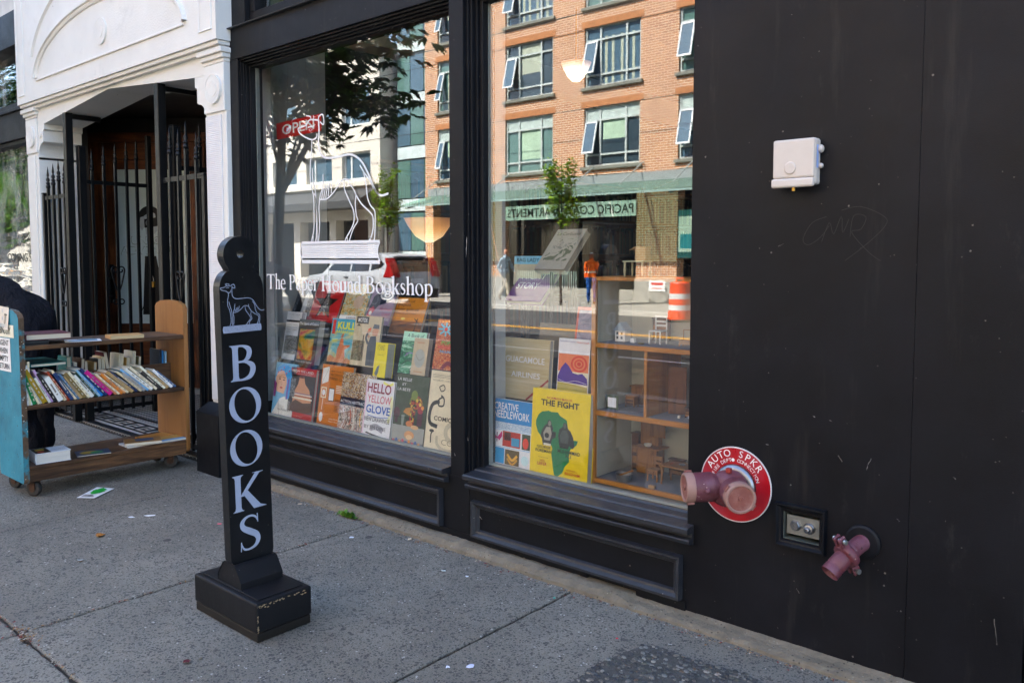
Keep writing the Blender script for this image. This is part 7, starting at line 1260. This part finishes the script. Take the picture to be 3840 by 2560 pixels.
tree('tall_tree', 'tall green tree far down the street', (-42, -6, 0), 3, .2, (0, 0, 7, 3.6, 3, 4), 2200, .36, ['#4a6a2a', '#5a7a30', '#3d5a22'], 9, 22, True, GT)
for k, x in enumerate((-50, -55.5, -60.5, -65.5)): tree('leafy_tree', 'sunlit leafy tree on the far sidewalk, %s of four down the street' % ORD[k], (x, -16.6, 0), 1.8, .14, (0, 0, 5.0, 2.6, 2.4, 3.2), 1500, .36, ['#4a6a2a', '#5a7a30', '#3d5a22'], 30 + k, 22, True, GT)
YG = ['#6f8f22', '#86a52e', '#5d7d1e']
tree('sapling', 'slender yellow green sapling in front of the apartment entrance', (-15.0, -16.4, 0), 1.7, .035, (0, 0, 3.3, .55, .55, 1.6), 1700, .15, YG, 11, 20, False, 'saplings on the far sidewalk')
tree('sapling', 'slender yellow green sapling in front of the glazed building', (-22.9, -16.4, 0), 1.6, .035, (0, 0, 3.3, .55, .55, 1.55), 1700, .15, YG, 12, 20, False, 'saplings on the far sidewalk')
# ------------------------------------------------------------------ car
car = thing('parked_car', 'white SUV with tall red tail lights, reflected in the left window', 'car', (-20.6, -13.65, -.12))
def body_sec(pts, hw, tumble):
    mb = MB(); rows = []
    for s_ in (-1, 1): rows.append([(x, s_ * (hw - max(0, (z - .95)) * tumble), z) for x, z in pts])
    n = len(pts); mid = []
    vs = rows[0] + rows[1]; mb.add(vs, [(k, (k + 1) % n, (k + 1) % n + n, k + n) for k in range(n)]); tri = tessellate_polygon([[Vector((*p, 0)) for p in pts]])
    mb.add(rows[0], [list(q) for q in tri]); mb.add(rows[1], [list(q)[::-1] for q in tri]); return mb
CP = mat('white_car_paint', '#b0b4b8', .18, var=.03, spec=.6); CGL = dark_glass('car_glass', '#10161a'); TYR = mat('tyre_rubber', '#17171a', .8); RIMM = mat('alloy_rim', '#a4a8ac', .3, .8); TL = NT('tail_light_lens'); TLb = TL.bsdf(lin('#9c1016'), .15, 0, .6); TLb.inputs['Emission Color'].default_value = lin('#e8201a'); TLb.inputs['Emission Strength'].default_value = 0; TL = TL.m
prof = [(2.25, .32), (2.28, .62), (2.24, .95), (2.16, 1.12), (2.05, 1.36), (1.88, 1.58), (1.6, 1.66), (.6, 1.70), (-.35, 1.66), (-.75, 1.5), (-1.15, 1.12), (-1.25, 1.05), (-1.95, .96), (-2.2, .8), (-2.26, .55), (-2.2, .34)]
bdy = obj('body', body_sec(prof, .91, .26), CP, car, bevel=.04)
for s_ in (-1, 1):
    def side(pts, d=.004): return MB().add([(x, s_ * (.91 - max(0, z - .95) * .26 + d), z) for x, z in pts], [list(range(len(pts)))])
    obj('side_window', side([(-.98, 1.14), (-.6, 1.5), (-.3, 1.58), (.12, 1.61), (.12, 1.12)]), CGL, car); obj('side_window', side([(.2, 1.12), (.2, 1.61), (.7, 1.61), (1.05, 1.57), (1.05, 1.14)]), CGL, car); obj('side_window', side([(1.15, 1.15), (1.15, 1.56), (1.45, 1.52), (1.75, 1.36), (1.6, 1.24)]), CGL, car)
    obj('tail_light', MB().prism([(2.12, .98), (2.285, .98), (2.235, 1.12), (2.12, 1.36), (2.0, 1.54), (1.90, 1.54), (1.98, 1.3), (1.86, 1.05), (1.8, .98)], s_ * .66, s_ * .93, 'y'), TL, car)
    for x in (-.1, 1.0): obj('door_handle', MB().cbox(x, x + .2, s_ * .912, s_ * .935, .93, .965, .006) if s_ > 0 else MB().cbox(x, x + .2, -.935, -.912, .93, .965, .006), CHRM, car)
    obj('door_seam', side([(.155, .5), (.165, .5), (.165, 1.1), (.155, 1.1)], .005), TYR, car)
    for x in (-1.42, 1.38):
        wh = obj('wheel', MB().lathe([(.2, -.11), (.33, -.11), (.355, -.07), (.355, .07), (.33, .11), (.2, .11)], 28, at(x, s_ * .82, .355) @ Y90), TYR, car); obj('rim', MB().lathe([(0, .09), (.1, .085), (.21, .105), (.21, -.105), (.1, -.085), (0, -.09)], 20, at(x, s_ * .83, .355) @ Y90), RIMM, wh)
        obj('wheel_arch', MB().prism([(x + .43 * cos(a), .355 + .43 * sin(a)) for a in [k * pi / 12 for k in range(13)]], s_ * .905, s_ * .915, 'y'), TYR, car)
    obj('sill_trim', side([(-1.0, .3), (.95, .3), (.95, .42), (-1.0, .42)], .006), TYR, car)
def rear(y0, y1, pts, m, nm, d=.006):
    return obj(nm, MB().add([(x + d, y, z) for y in (y0, y1) for x, z in pts], [tuple(range(len(pts))), tuple(range(len(pts), 2 * len(pts)))] + [(k, k + 1, k + 1 + len(pts), k + len(pts)) for k in range(len(pts) - 1)]), m, car)
rear(-.62, .62, [(2.165, 1.13), (2.06, 1.36), (1.93, 1.53)], CGL, 'rear_window'); rear(-.26, .26, [(2.255, .78), (2.245, .92)], paper('#c8ccd0'), 'number_plate', .012); rear(-.85, .85, [(2.255, .34), (2.28, .6)], TYR, 'bumper_trim'); obj('roof_spoiler', MB().cbox(1.75, 2.02, -.62, .62, 1.56, 1.62, .02), CP, car)
obj('windscreen', MB().add([(-1.14, y, 1.13) for y in (-.75, .75)] + [(-.77, y, 1.49) for y in (.68, -.68)], [(0, 1, 2, 3)]), CGL, car)
# ------------------------------------------------------------------ people, drums, wires
JW = dict(pel=(0, 0, .95, .14, .11), sp1=(.02, 0, 1.12, .13, .1), ch=(.04, 0, 1.34, .155, .11), nk=(.05, 0, 1.50, .055), hd=(.07, 0, 1.62, .08, .09), tp=(.07, 0, 1.74, .065), sl=(.04, .19, 1.38, .06), el=(-.06, .24, 1.12, .05), wl=(.06, .22, .92, .036), hl=(.09, .21, .84, .03), sr=(.04, -.19, 1.38, .06), er=(.12, -.24, 1.12, .05), wr=(.24, -.2, .97, .036), hr=(.28, -.19, .90, .03), pl=(0, .1, .88, .1), kl=(.22, .1, .5, .07), al=(.30, .1, .1, .05), fl=(.42, .1, .04, .04), pr=(0, -.1, .88, .1), kr=(-.08, -.1, .5, .07), ar=(-.34, -.1, .16, .05), fr=(-.25, -.1, .05, .04))
person('person', 'pedestrian in a pale grey top walking past the apartments', JW, E_STD, ['#8fa0a8', ('z', -1, .12, '#5a4a3c'), ('z', .12, .92, '#b5ab98'), ('z', 1.53, 1.70, '#b07a5c'), ('z', 1.70, 2, '#3a2a1e'), ('ball', (.28, -.19, .88), .08, '#b07a5c')], (-17.8, -17.0, 0), R(0))
JS = dict(JW); JS.update(el=(-.02, .21, 1.12, .05), wl=(.03, .2, .9, .036), hl=(.04, .2, .82, .03), er=(.02, -.21, 1.12, .05), wr=(.1, -.2, .92, .036), hr=(.12, -.19, .84, .03), kl=(.03, .1, .5, .07), al=(.02, .1, .1, .05), fl=(.14, .1, .04, .04), kr=(.02, -.1, .5, .07), ar=(0, -.1, .1, .05), fr=(.12, -.1, .04, .04))
person('person', 'road worker in an orange vest and blue trousers', JS, E_STD, ['#e8641a', ('z', -1, .1, '#3a3028'), ('z', .1, .9, '#1e4a8a'), ('z', 1.05, 1.10, '#d8d8c8'), ('z', 1.53, 1.68, '#8a5a42'), ('z', 1.68, 2, '#c9c9c4')], (-14.6, -17.4, 0), R(60), scale=.92)
ORG = mat('traffic_orange', '#e8480e', .45, var=.06); RW = mat('reflective_white', '#d5d5d2', .35, var=.05)
dr = thing('traffic_drum', 'orange traffic drum with white bands on the road', 'traffic drum', (-9.95, -14.55, -.12)); zz = 0.06
for k, (h, m_, nm) in enumerate(((.22, ORG, 'drum_section'), (.13, RW, 'white_band'), (.14, ORG, 'drum_section'), (.13, RW, 'white_band'), (.24, ORG, 'drum_section'))): obj(nm, MB().lathe([(.28 - zz * .06, zz), (.28 - (zz + h) * .06 + .004, zz + h - .001)], 26, None), m_, dr); zz += h
obj('lid', MB().lathe([(.24, zz), (.22, zz + .03), (.1, zz + .04), (0, zz + .04)], 26), ORG, dr); obj('rubber_base', MB().lathe([(.36, 0), (.36, .04), (.29, .06)], 26), TYR, dr); obj('handle', MB().tube([(-.09, 0, zz + .03), (-.09, 0, zz + .13), (.09, 0, zz + .13), (.09, 0, zz + .03)], .018, 8), ORG, dr)
dl = thing('traffic_cone', 'tall orange delineator beside the traffic drum', 'traffic cone', (-9.0, -14.2, -.12)); obj('post', MB().lathe([(.19, .06), (.13, .95), (.12, 1.0)], 20), mat('sunfaded_orange', '#f07a1c', .45), dl); obj('top', MB().lathe([(.12, 1.001), (.17, 1.04), (.16, 1.1), (0, 1.12)], 16), mat('tan_sandbag', '#c9a468', .8), dl); obj('rubber_base', MB().box(-.25, .25, -.25, .25, 0, .06), TYR, dl)
for k, (y, z) in enumerate(((-7.2, 6.4), (-8.0, 6.5), (-11.4, 6.6), (-17.6, 8.3), (-17.8, 6.0))):
    w_ = obj('overhead_wire', MB().tube([(-60, y, z + .2), (-20, y, z), (20, y, z + .1), (50, y, z + .2)], .013, 5), mat('wire_black', '#1a1a1c', .6)); tag(w_, ('lowest trolley wire over the near lane', 'trolley wire beside the lowest one', 'trolley wire over the far lane', 'upper cable along the apartment front', 'lower cable along the apartment front')[k], 'wire', 'overhead wires')

finish_texts()
for o in COL.objects:
    if o.type == 'MESH' and o.name.split('.')[0] in ('body',): smooth_by_angle(o)
